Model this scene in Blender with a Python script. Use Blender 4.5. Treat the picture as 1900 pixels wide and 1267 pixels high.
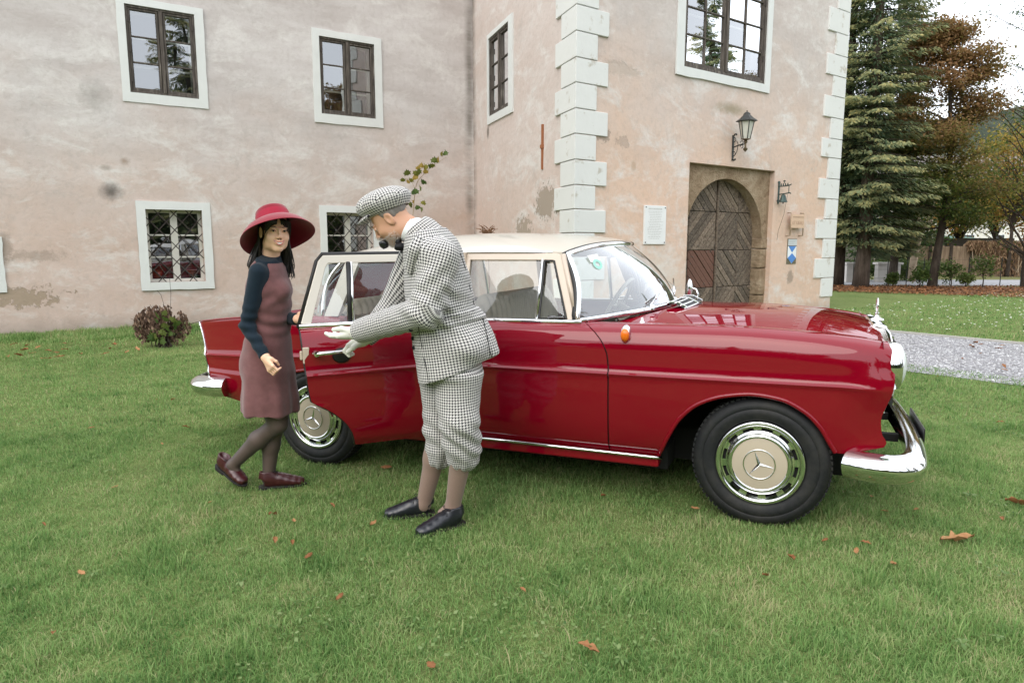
import bpy, bmesh, math, random
import numpy as np
from mathutils import Matrix, Vector
for o in list(bpy.data.objects): bpy.data.objects.remove(o)
SC = bpy.context.scene
COL = SC.collection
PI = math.pi; R = math.radians
rng = np.random.default_rng(7); random.seed(7)

# ---------------------------------------------------------------- camera
CAM_H = 1.375; PITCH = R(8.04); FPX = 1267.0
cd = bpy.data.cameras.new('camera'); cam = bpy.data.objects.new('camera', cd); COL.objects.link(cam)
cam.location = (0, 0, CAM_H); cam.rotation_euler = (PI/2 - PITCH, 0, 0)
cd.sensor_width = 36; cd.lens = 24.0; cd.clip_start = 0.05; cd.clip_end = 3000
SC.camera = cam
# ---------------------------------------------------------------- light and exposure
SUN_EL, SUN_AZ = R(42), R(-152)          # azimuth from +Y, clockwise: behind the camera, to the left
sd = bpy.data.lights.new('sun', 'SUN'); sun = bpy.data.objects.new('sun', sd); COL.objects.link(sun)
sd.energy = 1.0; sd.angle = R(48); sd.color = (1.0, .95, .87)
sun.rotation_euler = (PI/2 - SUN_EL, 0, -SUN_AZ + PI)
sun.location = (-8, -14, 20)
W = bpy.data.worlds.new('World'); SC.world = W; W.use_nodes = True
wn = W.node_tree; wn.nodes.clear()
sky = wn.nodes.new('ShaderNodeTexSky'); sky.sky_type = 'NISHITA'; sky.sun_disc = False
sky.sun_elevation = SUN_EL; sky.sun_rotation = SUN_AZ; sky.air_density = 1.0; sky.dust_density = 3.0; sky.ozone_density = 1.0
mx = wn.nodes.new('ShaderNodeMix'); mx.data_type = 'RGBA'; mx.inputs[0].default_value = .80
mx.inputs[7].default_value = (9.6, 9.9, 10.3, 1)
bg = wn.nodes.new('ShaderNodeBackground'); bg.inputs[1].default_value = .15
wo = wn.nodes.new('ShaderNodeOutputWorld')
wn.links.new(sky.outputs[0], mx.inputs[6]); wn.links.new(mx.outputs[2], bg.inputs[0]); wn.links.new(bg.outputs[0], wo.inputs[0])
SC.view_settings.view_transform = 'Standard'; SC.view_settings.look = 'None'
SC.view_settings.exposure = 0.63; SC.view_settings.gamma = 1.0
SC.render.engine = 'CYCLES'
SC.cycles.max_bounces = 6; SC.cycles.diffuse_bounces = 3; SC.cycles.transparent_max_bounces = 16; SC.cycles.glossy_bounces = 4

# ---------------------------------------------------------------- helpers
def px(x, y, D):
    """world point on the sight line of photo position (x,y) at distance D in front of the camera"""
    X = (x-950)/FPX; Y = (633.5-y)/FPX
    f = math.cos(PITCH)+math.sin(PITCH)*Y; u = -math.sin(PITCH)+math.cos(PITCH)*Y
    return np.array([X*D/f, D, CAM_H+u*D/f])
def gz(x, y=0):
    """height of the gently sloping lawn"""
    return np.clip(.0165*(np.asarray(x, float)-1.2), -.06, .0)
def pxg(x, y, z=0.0):
    p = px(x, y, 1.0); d = p-np.array([0, 0, CAM_H]); t = (z-CAM_H)/d[2]
    q = np.array([0, 0, CAM_H])+d*t
    return np.array([q[0], q[1], float(gz(q[0]))])

class MB:
    """collects simple shapes into one mesh"""
    def __init__(s): s.v = []; s.f = []; s.n = 0
    def add(s, v, f):
        v = np.asarray(v, float).reshape(-1, 3)
        s.v.append(v); s.f += [tuple(int(i)+s.n for i in q) for q in f]; s.n += len(v); return s
    def box(s, x0, x1, y0, y1, z0, z1):
        v = [(x, y, z) for z in (z0, z1) for y in (y0, y1) for x in (x0, x1)]
        return s.add(v, [(0,2,3,1),(4,5,7,6),(0,1,5,4),(2,6,7,3),(0,4,6,2),(1,3,7,5)])
    def prism(s, poly, y0, y1):
        """polygon of (x,z) extruded along y"""
        n = len(poly); v = [(p[0], y0, p[1]) for p in poly]+[(p[0], y1, p[1]) for p in poly]
        f = [tuple(range(n)), tuple(range(2*n-1, n-1, -1))]+[(i, i+n, (i+1) % n+n, (i+1) % n) for i in range(n)]
        return s.add(v, f)
    def prism_z(s, poly, z0, z1):
        n = len(poly); v = [(p[0], p[1], z0) for p in poly]+[(p[0], p[1], z1) for p in poly]
        f = [tuple(range(n-1, -1, -1)), tuple(range(n, 2*n))]+[(i, (i+1) % n, (i+1) % n+n, i+n) for i in range(n)]
        return s.add(v, f)
    def grid(s, P, cu=False, cv=False):
        P = np.asarray(P, float); a, b = P.shape[:2]; f = []
        for i in range(a if cu else a-1):
            for j in range(b if cv else b-1):
                i2, j2 = (i+1) % a, (j+1) % b
                f.append((i*b+j, i2*b+j, i2*b+j2, i*b+j2))
        return s.add(P.reshape(-1, 3), f)
    def tube(s, pts, r, seg=8, cap=True, flat=1.0, up=None):
        pts = np.asarray(pts, float); n = len(pts)
        r = np.full(n, r) if np.isscalar(r) else np.asarray(r, float)
        T = np.gradient(pts, axis=0); T /= np.linalg.norm(T, axis=1)[:, None]+1e-12
        u = np.array([0, 0, 1.]) if up is None else np.asarray(up, float)
        if abs(T[0] @ u) > .95: u = np.array([1., 0, 0])
        N = u-T[0]*(T[0] @ u); N /= np.linalg.norm(N)
        rows = []; a = np.linspace(0, 2*PI, seg, endpoint=False)
        for i in range(n):
            N = N-T[i]*(T[i] @ N); N /= np.linalg.norm(N); B = np.cross(T[i], N)
            rows.append(pts[i]+r[i]*(np.cos(a)[:, None]*N*flat+np.sin(a)[:, None]*B))
        k = s.n; s.grid(np.array(rows), cv=True)
        if cap:
            s.f.append(tuple(k+i for i in range(seg))[::-1]); s.f.append(tuple(k+(n-1)*seg+i for i in range(seg)))
        return s
    def lathe(s, prof, seg=32, axis='z', c=(0, 0, 0), sx=1, sy=1):
        """profile of (radius, height) turned about an axis"""
        a = np.linspace(0, 2*PI, seg, endpoint=False); P = []
        for r, h in prof:
            x, y = r*np.cos(a)*sx, r*np.sin(a)*sy; z = np.full(seg, h)
            P.append(np.stack({'z': (x, y, z), 'y': (x, z, y), 'x': (z, x, y)}[axis], 1)+np.array(c))
        return s.grid(np.array(P), cv=True)
    def xform(s, M):
        M = np.array(M); s.v = [(np.c_[v, np.ones(len(v))] @ M.T)[:, :3] for v in s.v]; return s
    def build(s, name, mat, parent=None, smooth=False, bevel=0, M=None, fixn=True, auto=None):
        me = bpy.data.meshes.new(name)
        V = np.concatenate(s.v) if s.v else np.zeros((0, 3))
        me.from_pydata(V.tolist(), [], s.f); 
        if fixn:
            b = bmesh.new(); b.from_mesh(me); bmesh.ops.recalc_face_normals(b, faces=b.faces); b.to_mesh(me); b.free()
        return finish(me, name, mat, parent, smooth, bevel, M, auto)

def finish(me, name, mat, parent=None, smooth=False, bevel=0, M=None, auto=None):
    o = bpy.data.objects.new(name, me); COL.objects.link(o)
    if mat is not None:
        for m in (mat if isinstance(mat, (list, tuple)) else [mat]): me.materials.append(m)
    if parent is not None: o.parent = parent
    if M is not None: o.matrix_basis = M
    if smooth:
        me.polygons.foreach_set('use_smooth', np.ones(len(me.polygons), bool))
        if auto: me.set_sharp_from_angle(angle=R(auto))
    if bevel:
        m = o.modifiers.new('bevel', 'BEVEL'); m.width = bevel; m.segments = 2; m.limit_method = 'ANGLE'; m.angle_limit = R(35)
    return o
def fast_mesh(name, V, F, mat, parent=None, smooth=False, attrs=None, M=None):
    """V (n,3), F (m,k) of one size, numpy speed"""
    V = np.asarray(V, np.float32); F = np.asarray(F, np.int32); m, k = F.shape
    me = bpy.data.meshes.new(name)
    me.vertices.add(len(V)); me.vertices.foreach_set('co', V.ravel())
    me.loops.add(m*k); me.loops.foreach_set('vertex_index', F.ravel())
    me.polygons.add(m); me.polygons.foreach_set('loop_start', np.arange(0, m*k, k, dtype=np.int32))
    for an, (dom, ty, data) in (attrs or {}).items():
        a = me.attributes.new(an, ty, dom)
        a.data.foreach_set('value' if ty == 'FLOAT' else ('color' if 'COLOR' in ty else 'vector'), np.asarray(data, np.float32).ravel())
    me.update(calc_edges=True); me.validate()
    return finish(me, name, mat, parent, smooth, 0, M)
def empty(name, loc=(0, 0, 0), rz=0, parent=None, M=None):
    o = bpy.data.objects.new(name, None); COL.objects.link(o); o.empty_display_size = .2
    o.location = loc; o.rotation_euler = (0, 0, rz)
    if M is not None: o.matrix_basis = M
    if parent is not None: o.parent = parent
    return o
def tag(o, label, cat=None, group=None, kind=None):
    if label: o['label'] = label
    if cat: o['category'] = cat
    if group: o['group'] = group
    if kind: o['kind'] = kind
    return o
def copy_tree(o, parent=None):
    c = o.copy(); COL.objects.link(c)
    if parent is not None: c.parent = parent
    for ch in list(o.children): copy_tree(ch, c)
    return c
def pchip(xs, ys):
    xs = np.asarray(xs, float); ys = np.asarray(ys, float)
    h = np.diff(xs); d = np.diff(ys)/h; m = np.zeros(len(xs))
    for i in range(1, len(xs)-1):
        if d[i-1]*d[i] > 0:
            w1, w2 = 2*h[i]+h[i-1], h[i]+2*h[i-1]; m[i] = (w1+w2)/(w1/d[i-1]+w2/d[i])
    m[0], m[-1] = d[0], d[-1]
    def f(x):
        x = np.clip(np.asarray(x, float), xs[0], xs[-1]); i = np.clip(np.searchsorted(xs, x)-1, 0, len(h)-1)
        t = (x-xs[i])/h[i]; t2, t3 = t*t, t*t*t
        return (2*t3-3*t2+1)*ys[i]+(t3-2*t2+t)*h[i]*m[i]+(-2*t3+3*t2)*ys[i+1]+(t3-t2)*h[i]*m[i+1]
    return f
def spline(pts, n=40, closed=False):
    """Catmull-Rom through points"""
    P = np.asarray(pts, float); k = len(P); out = []
    t = np.linspace(0, k if closed else k-1, n, endpoint=not closed)
    for u in t:
        i = int(min(u, (k-1 if closed else k-2))); w = u-i
        g = (lambda j: P[j % k]) if closed else (lambda j: P[min(max(j, 0), k-1)])
        a, b, c, d = g(i-1), g(i), g(i+1), g(i+2)
        out.append(.5*((2*b)+(c-a)*w+(2*a-5*b+4*c-d)*w*w+(3*b-a-3*c+d)*w**3))
    return np.array(out)
def sm(a, b, x):
    t = np.clip((np.asarray(x, float)-a)/(b-a), 0, 1); return t*t*(3-2*t)
def fbm(P, sc, seed=0, oct=3):
    """cheap smooth pseudo noise, about -1..1"""
    r = np.random.default_rng(seed); out = 0; P = np.asarray(P, float)
    for k in range(oct):
        for _ in range(3):
            d = r.normal(size=P.shape[-1]); d /= np.linalg.norm(d)
            out = out+np.sin(P @ d*sc*2**k*r.uniform(.7, 1.3)+r.uniform(0, 6.28))/(2**k*3)*1.3
    return out

def vnoise(P, sc, seed=0, oct=3):
    """smooth value noise in the plane, about -1..1"""
    r = np.random.default_rng(seed); out = 0; P = np.asarray(P, float)
    for k in range(oct):
        T = r.uniform(-1, 1, (64, 64)); q = P*sc*2**k+r.uniform(0, 50, 2); i = np.floor(q).astype(int); f = q-i; f = f*f*(3-2*f); i0, i1 = i % 64, (i+1) % 64
        a = T[i0[:, 0], i0[:, 1]]*(1-f[:, 0])+T[i1[:, 0], i0[:, 1]]*f[:, 0]; b = T[i0[:, 0], i1[:, 1]]*(1-f[:, 0])+T[i1[:, 0], i1[:, 1]]*f[:, 0]; out = out+(a*(1-f[:, 1])+b*f[:, 1])*.62**k
    return out
# ---------------------------------------------------------------- materials
class NT:
    def __init__(s, name):
        s.m = bpy.data.materials.new(name); s.m.use_nodes = True; s.t = s.m.node_tree
        s.b = s.t.nodes['Principled BSDF']; s.out = s.t.nodes['Material Output']
    def n(s, ty, **kw):
        q = s.t.nodes.new(ty)
        for k, v in kw.items(): setattr(q, k, v)
        return q
    def put(s, sock, v):
        if v is None: return
        if isinstance(v, bpy.types.NodeSocket): s.t.links.new(v, sock)
        elif isinstance(v, (tuple, list)) and len(v) == 3 and sock.type == 'RGBA': sock.default_value = (*v, 1)
        else: sock.default_value = v
    def coord(s, kind='Object'): return s.n('ShaderNodeTexCoord').outputs[kind]
    def attr(s, name, out='Fac'): return s.n('ShaderNodeAttribute', attribute_name=name).outputs[out]
    def mapping(s, vec, scale=(1, 1, 1), rot=(0, 0, 0), loc=(0, 0, 0)):
        q = s.n('ShaderNodeMapping'); s.put(q.inputs[0], vec); q.inputs[1].default_value = loc; q.inputs[2].default_value = rot; q.inputs[3].default_value = scale
        return q.outputs[0]
    def noise(s, scale, detail=4, rough=.55, vec=None, dist=0):
        q = s.n('ShaderNodeTexNoise'); s.put(q.inputs['Vector'], vec if vec is not None else s.coord())
        q.inputs['Scale'].default_value = scale; q.inputs['Detail'].default_value = detail; q.inputs['Roughness'].default_value = rough; q.inputs['Distortion'].default_value = dist
        return q.outputs['Fac']
    def voro(s, scale, vec=None, feat='F1', out='Distance', rand=1):
        q = s.n('ShaderNodeTexVoronoi', feature=feat); s.put(q.inputs['Vector'], vec if vec is not None else s.coord()); q.inputs['Scale'].default_value = scale
        q.inputs['Randomness'].default_value = rand
        return q.outputs[out]
    def ramp(s, fac, stops, interp='LINEAR'):
        q = s.n('ShaderNodeValToRGB'); s.put(q.inputs[0], fac); c = q.color_ramp; c.interpolation = interp
        while len(c.elements) < len(stops): c.elements.new(.5)
        for e, (p, v) in zip(c.elements, stops):
            e.position = p; e.color = (v, v, v, 1) if np.isscalar(v) else (*v, 1)
        return q.outputs[0]
    def math(s, op, a, b=None, c=None, clamp=False):
        q = s.n('ShaderNodeMath', operation=op, use_clamp=clamp); s.put(q.inputs[0], a)
        if b is not None: s.put(q.inputs[1], b)
        if c is not None: s.put(q.inputs[2], c)
        return q.outputs[0]
    def mix(s, fac, a, b, blend='MIX'):
        q = s.n('ShaderNodeMix', data_type='RGBA', blend_type=blend); s.put(q.inputs[0], fac); s.put(q.inputs[6], a); s.put(q.inputs[7], b); return q.outputs[2]
    def sep(s, vec):
        q = s.n('ShaderNodeSeparateXYZ'); s.put(q.inputs[0], vec); return q.outputs
    def comb(s, x, y, z):
        q = s.n('ShaderNodeCombineXYZ'); s.put(q.inputs[0], x); s.put(q.inputs[1], y); s.put(q.inputs[2], z); return q.outputs[0]
    def bump(s, h, strength=.3, dist=.01, nrm=None):
        q = s.n('ShaderNodeBump'); s.put(q.inputs['Height'], h); q.inputs['Strength'].default_value = strength; q.inputs['Distance'].default_value = dist
        if nrm is not None: s.put(q.inputs['Normal'], nrm)
        s.put(s.b.inputs['Normal'], q.outputs[0]); return q.outputs[0]
    def set(s, **kw):
        names = dict(color='Base Color', rough='Roughness', metal='Metallic', spec='Specular IOR Level', trans='Transmission Weight', coat='Coat Weight', coatr='Coat Roughness', ior='IOR', sss='Subsurface Weight', sheen='Sheen Weight', alpha='Alpha')
        for k, v in kw.items(): s.put(s.b.inputs[names[k]], v)
        return s
def plain(name, c, rough=.6, metal=0, var=.12, vs=6, spec=.5, bump=0, bs=60, **kw):
    """principled with slight tonal variation"""
    t = NT(name); c = np.array(c, float)
    t.set(color=t.mix(t.noise(vs, 5), tuple(c*(1-var)), tuple(np.minimum(c*(1+var), 1))), rough=rough, metal=metal, spec=spec, **kw)
    if bump: t.bump(t.noise(bs, 4), bump, .004)
    return t.m
def leaf_mat(name, ramp, rough=.55, trans=.35):
    """foliage: per-leaf tone from the attribute 'tone' plus light passing through"""
    t = NT(name); c = t.ramp(t.attr('tone'), ramp); t.set(color=c, rough=rough, spec=.25)
    tr = t.n('ShaderNodeBsdfTranslucent'); t.put(tr.inputs[0], c); ms = t.n('ShaderNodeMixShader'); ms.inputs[0].default_value = trans
    t.t.links.new(t.b.outputs[0], ms.inputs[1]); t.t.links.new(tr.outputs[0], ms.inputs[2]); t.t.links.new(ms.outputs[0], t.out.inputs[0])
    return t.m
def glass_mat(name, tint=(.9, .93, .92), ior=1.5, bump=0, dirt=0, refl=1.9):
    """thin window glass: clear, with mirror reflection by angle"""
    t = NT(name); tr = t.n('ShaderNodeBsdfTransparent'); tr.inputs[0].default_value = (*tint, 1)
    gl = t.n('ShaderNodeBsdfGlossy'); gl.inputs['Roughness'].default_value = .0; gl.inputs[0].default_value = (.95, .97, 1, 1)
    fr = t.n('ShaderNodeFresnel'); fr.inputs[0].default_value = ior
    if bump:
        q = t.n('ShaderNodeBump'); q.inputs['Strength'].default_value = bump; q.inputs['Distance'].default_value = .02; t.put(q.inputs['Height'], t.noise(2.2, 1)); t.t.links.new(q.outputs[0], gl.inputs['Normal'])
    f = fr.outputs[0]
    f = t.math('MULTIPLY', f, refl, clamp=True)
    ms = t.n('ShaderNodeMixShader'); t.put(ms.inputs[0], f); t.t.links.new(tr.outputs[0], ms.inputs[1]); t.t.links.new(gl.outputs[0], ms.inputs[2])
    res = ms.outputs[0]
    if dirt:
        df = t.n('ShaderNodeBsdfDiffuse'); df.inputs[0].default_value = (.6, .6, .58, 1); m2 = t.n('ShaderNodeMixShader')
        t.put(m2.inputs[0], t.math('MULTIPLY', t.noise(5, 4), dirt)); t.t.links.new(res, m2.inputs[1]); t.t.links.new(df.outputs[0], m2.inputs[2]); res = m2.outputs[0]
    t.t.links.new(res, t.out.inputs[0]); return t.m

# ---------------------------------------------------------------- implicit surfaces for bodies and cloth
def seg_t(p, a, b):
    a = np.asarray(a, np.float32); b = np.asarray(b, np.float32); ab = b-a
    return np.clip(((p-a) @ ab)/(ab @ ab+1e-12), 0, 1)
def cone(p, a, b, ra, rb):
    t = seg_t(p, a, b); a = np.asarray(a, np.float32); b = np.asarray(b, np.float32)
    return np.linalg.norm(p-(a+t[:, None]*(b-a)), axis=1)-(ra+t*(rb-ra))
def ell(p, c, r, Rm=None):
    q = p-np.asarray(c, np.float32)
    if Rm is not None: q = q @ np.asarray(Rm, np.float32)
    r = np.asarray(r, np.float32); k = np.linalg.norm(q/r, axis=1)
    k2 = np.linalg.norm(q/(r*r), axis=1)+1e-9
    return k*(k-1)/k2
def loft(p, secs, side):
    """elliptic tube through sections (centre, radius along side, radius along the third axis)"""
    side = np.asarray(side, np.float32); best = None
    last = len(secs)-2
    for si, ((c0, a0, b0), (c1, a1, b1)) in enumerate(zip(secs[:-1], secs[1:])):
        c0 = np.asarray(c0, np.float32); c1 = np.asarray(c1, np.float32); t = seg_t(p, c0, c1)
        d = c1-c0; d = d/np.linalg.norm(d); s = side-d*(side @ d); s /= np.linalg.norm(s); w = np.cross(d, s)
        q = p-(c0+t[:, None]*(c1-c0)); ra = a0+t*(a1-a0); rb = b0+t*(b1-b0)
        x = q @ s; y = q @ w; z = q @ d
        j = ((t <= 0) & (si > 0)) | ((t >= 1) & (si < last)); m = np.minimum(ra, rb); zj = np.where(j, z, 0)      # rounded at inner joints, flat at the two ends
        k = np.sqrt((x/ra)**2+(y/rb)**2+(zj/m)**2+1e-9); k2 = np.sqrt((x/ra**2)**2+(y/rb**2)**2+(zj/m**2)**2)+1e-6
        e = k*(k-1)/k2; e = np.where((np.abs(z) > 1e-4) & ~j, np.sqrt(np.maximum(e, 0)**2+z*z), e)
        best = e if best is None else smin(best, e, .012)
    return best
def smin(a, b, k):
    h = np.clip(.5+.5*(b-a)/k, 0, 1); return b+(a-b)*h-k*h*(1-h)
def smax(a, b, k): return -smin(-a, -b, k)
def surface_nets(fn, lo, hi, h):
    """smooth closed mesh of fn = 0 inside a box, cell size h"""
    lo = np.asarray(lo, np.float32); hi = np.asarray(hi, np.float32); n = np.ceil((hi-lo)/h).astype(int)+1
    ax = [lo[i]+h*np.arange(n[i], dtype=np.float32) for i in range(3)]
    st = 4; cax = [lo[i]+h*(st*np.arange(int(math.ceil(n[i]/st)), dtype=np.float32)+1.5) for i in range(3)]
    G = np.stack(np.meshgrid(*cax, indexing='ij'), -1); D = fn(G.reshape(-1, 3)).reshape(G.shape[:3])
    F = np.repeat(np.repeat(np.repeat(D, st, 0), st, 1), st, 2)[:n[0], :n[1], :n[2]].astype(np.float32).copy()
    near = np.abs(D) < h*st*1.15
    nr = np.repeat(np.repeat(np.repeat(near, st, 0), st, 1), st, 2)[:n[0], :n[1], :n[2]]
    ii = np.argwhere(nr)
    for k in range(0, len(ii), 400000):
        q = ii[k:k+400000]; F[tuple(q.T)] = fn((lo+h*q).astype(np.float32))
    S = F < 0; c = tuple(n-1)
    corners = [(i, j, k) for i in (0, 1) for j in (0, 1) for k in (0, 1)]
    cs = np.stack([S[i:i+c[0], j:j+c[1], k:k+c[2]] for i, j, k in corners], -1)
    act = cs.any(-1) & ~cs.all(-1); idx = -np.ones(c, np.int64); cells = np.argwhere(act); idx[act] = np.arange(len(cells))
    acc = np.zeros((len(cells), 3)); cnt = np.zeros(len(cells))
    val = np.stack([F[cells[:, 0]+i, cells[:, 1]+j, cells[:, 2]+k] for i, j, k in corners], -1)
    for a in range(8):
        for b in range(a+1, 8):
            d = np.array(corners[b])-np.array(corners[a])
            if np.abs(d).sum() != 1: continue
            fa, fb = val[:, a], val[:, b]; m = (fa < 0) != (fb < 0); t = fa/(fa-fb+1e-20)
            acc[m] += (np.array(corners[a])+t[:, None]*d)[m]; cnt[m] += 1
    V = lo+h*(cells+acc/cnt[:, None]); Fc = []
    for ax_ in range(3):
        s0 = [slice(1, -1)]*3; s0[ax_] = slice(0, -1); s1 = [slice(1, -1)]*3; s1[ax_] = slice(1, None)
        A, B = S[tuple(s0)], S[tuple(s1)]; e = np.argwhere(A != B)
        if not len(e): continue
        flip = A[tuple(e.T)]; e = e+np.array([0 if i == ax_ else 1 for i in range(3)])
        o1 = np.zeros(3, int); o2 = np.zeros(3, int); o1[(ax_+1) % 3] = 1; o2[(ax_+2) % 3] = 1
        q = np.stack([idx[tuple((e-o1-o2).T)], idx[tuple((e-o2).T)], idx[tuple(e.T)], idx[tuple((e-o1).T)]], 1)
        q[~flip] = q[~flip][:, ::-1]; Fc.append(q)
    return V, np.concatenate(Fc)
def relax(V, F, it=2, lam=.5):
    for _ in range(it):
        s = np.zeros_like(V); c = np.zeros(len(V))
        for k in range(F.shape[1]):
            a, b = F[:, k], F[:, (k+1) % F.shape[1]]
            np.add.at(s, a, V[b]); np.add.at(s, b, V[a]); np.add.at(c, a, 1); np.add.at(c, b, 1)
        V = V+lam*(s/np.maximum(c, 1)[:, None]-V)
    return V
def vnormals(V, F):
    n = np.cross(V[F[:, 2]]-V[F[:, 0]], V[F[:, 3]]-V[F[:, 1]]); o = np.zeros_like(V)
    for k in range(4): np.add.at(o, F[:, k], n)
    return o/(np.linalg.norm(o, axis=1)[:, None]+1e-12)
# ================================================================= building
def plaster(name, seed, lowz, peach, grey, spots=(), streak=None, patches=(), white=()):
    """old lime plaster: warm wash below, weathered pale grey above, stains, scars and bare render"""
    t = NT(name); co = t.coord(); v = t.mapping(co, loc=(seed*3.1, 0, seed*1.7)); xyz = t.sep(co)
    big = t.noise(.55, 4, .6, v, .4); mid = t.noise(2.1, 5, .62, v, .5); fine = t.noise(11, 4, .65, v)
    strk = t.noise(1.6, 5, .6, t.mapping(v, scale=(.35, 1, 1.3)))
    hz = t.math('ADD', xyz[2], t.math('MULTIPLY_ADD', big, 3.4, -1.7))
    hz = t.math('ADD', hz, t.math('MULTIPLY_ADD', mid, 1.1, -.55))
    warm = t.mix(t.ramp(mid, [(.32, 0), (.68, 1)]), peach[0], peach[1])
    cool = t.mix(t.ramp(strk, [(.33, 0), (.66, 1)]), grey[0], grey[1])
    c = t.mix(t.ramp(t.math('MULTIPLY', hz, .1), [(lowz*.1-.08, 0), (lowz*.1+.20, 1)]), warm, cool)
    c = t.mix(t.ramp(t.noise(1.7, 8, .74, t.mapping(v, loc=(5, 2, 9), scale=(.7, 1, 1.2)), .5), [(.50, 0), (.66, .8)]), c, (.665, .64, .62))      # pale limewash
    c = t.mix(t.ramp(t.noise(2.3, 8, .76, t.mapping(v, loc=(1, 8, 3)), .4), [(.55, 0), (.74, .45)]), c, (.36, .335, .315))      # soot
    c = t.mix(t.math('MULTIPLY', t.ramp(fine, [(.3, 1), (.52, 0)]), .22), c, (.32, .28, .25))
    c = t.mix(t.ramp(t.noise(34, 3, .6, v), [(.62, 0), (.8, .45)]), c, (.27, .22, .19))
    base = t.ramp(t.math('ADD', xyz[2], t.math('MULTIPLY', mid, .35)), [(.17, 1), (.42, 0)])
    c = t.mix(t.math('MULTIPLY', base, .6), c, (.29, .25, .215))
    bn = t.noise(7.5, 6, .72, v)
    def blob(cx, cz, rx, rz, amt, col, soft=.5, dist=.5):
        nonlocal c
        dx = t.math('DIVIDE', t.math('SUBTRACT', xyz[0], cx), rx); dz = t.math('DIVIDE', t.math('SUBTRACT', xyz[2], cz), rz)
        d = t.math('SQRT', t.math('ADD', t.math('MULTIPLY', dx, dx), t.math('MULTIPLY', dz, dz)))
        d = t.math('ADD', d, t.math('MULTIPLY_ADD', bn, dist*2.8, -dist*1.4))
        m = t.ramp(d, [(1-soft, amt), (1.0, 0)]); c = t.mix(m, c, col); return m
    for s in white: blob(*s)
    for s in spots: blob(*s)
    hgt = t.math('ADD', t.math('MULTIPLY', fine, .5), t.math('MULTIPLY', mid, .9))
    for s in patches:
        m = blob(*s); hgt = t.math('SUBTRACT', hgt, t.math('MULTIPLY', m, .8))
    if streak:
        sx, sw = streak
        d = t.math('ABSOLUTE', t.math('DIVIDE', t.math('SUBTRACT', xyz[0], t.math('ADD', sx-.06, t.math('MULTIPLY', t.noise(.9, 4, .6, v), .12))), sw))
        m = t.math('MULTIPLY', t.ramp(d, [(.15, 1), (1, 0)]), t.ramp(t.noise(.8, 5, .7, t.mapping(v, scale=(.2, 1, 1.4), loc=(2, 0, 1))), [(.38, .12), (.62, .95)]))
        c = t.mix(m, c, (.17, .15, .13))
    t.set(color=c, rough=.92, spec=.15); t.bump(hgt, .55, .022); return t.m
def frame(A, ang):
    """matrix of a wall: x along the wall, y into it, z up"""
    a = R(ang); d = (math.sin(a), math.cos(a))
    return Matrix(((d[0], -d[1], 0, A[0]), (d[1], d[0], 0, A[1]), (0, 0, 1, 0), (0, 0, 0, 1)))
NC = (.933, 10.30); LC = (-.828, 15.14)
ML = frame((-8.04, 10.63), 58); MF = frame(NC, 54.6)
MR = frame(LC, math.degrees(math.atan2(NC[0]-LC[0], NC[1]-LC[1])))
RW = math.hypot(NC[0]-LC[0], NC[1]-LC[1])
castle = tag(empty('castle', (0, 12, 0)), 'old castle with weathered beige and peach plaster walls, white quoins and white window surrounds', 'building')
castle.matrix_basis = Matrix.Identity(4)

m_left = plaster('plaster_left', 1, 2.2, ((.525, .405, .345), (.575, .465, .415)), ((.465, .42, .405), (.605, .57, .56)),
    spots=[(1.67, 2.25, .20, .18, .85, (.10, .09, .08), .8, .3), (1.62, 2.63, .12, .06, .5, (.2, .17, .14), .8, .3), (1.9, 2.75, .09, .08, .6, (.24, .16, .10), .8, .3), (1.55, 3.75, .30, .35, .45, (.2, .18, .16), .9, .5), (.55, 1.2, .5, .10, .45, (.25, .2, .16), .5, 1.), (.15, 1.35, .15, .3, .6, (.27, .22, .18), .5, .7), (6.7, 2.4, .1, .12, .5, (.3, .22, .17), .7, .4)],
    streak=(8.42, .14), patches=[(.25, .55, .55, .16, .75, (.30, .235, .165), .2, 1.9), (7.6, 1.75, .09, .12, .7, (.3, .25, .2), .3, .5)])
m_ret = plaster('plaster_return', 4, 1.9, ((.57, .44, .38), (.59, .475, .425)), ((.55, .46, .42), (.60, .53, .50)), streak=(.02, .24),
    spots=[(1.0, 3.62, .10, .16, .8, (.13, .11, .09), .7, .3)],
    patches=[(3.05, 1.55, .36, .30, .95, (.36, .30, .245), .10, 1.7), (2.45, 1.25, .30, .2, .8, (.38, .32, .265), .10, 1.7), (4.05, 2.05, .42, .27, .95, (.34, .285, .235), .08, 1.3)])
m_front = plaster('plaster_front', 9, 3.1, ((.61, .44, .34), (.63, .47, .375)), ((.48, .42, .395), (.565, .515, .49)),
    spots=[(3.55, 3.72, .55, .13, .7, (.25, .22, .14), .8, .4), (5.6, .75, .12, .16, .6, (.2, .17, .14), .4, .6), (1.2, 2.6, .08, .1, .5, (.4, .3, .22), .5, .5)],
    patches=[(.55, 3.0, .14, .12, .8, (.35, .28, .23), .15, 1.6), (.95, 2.95, .12, .1, .6, (.38, .30, .25), .2, 1.7), (.8, 4.0, .5, .12, .5, (.42, .36, .31), .4, .8)],
    white=[(1.85, .8, .75, .62, .6, (.62, .59, .54), .8, .6)])
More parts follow.
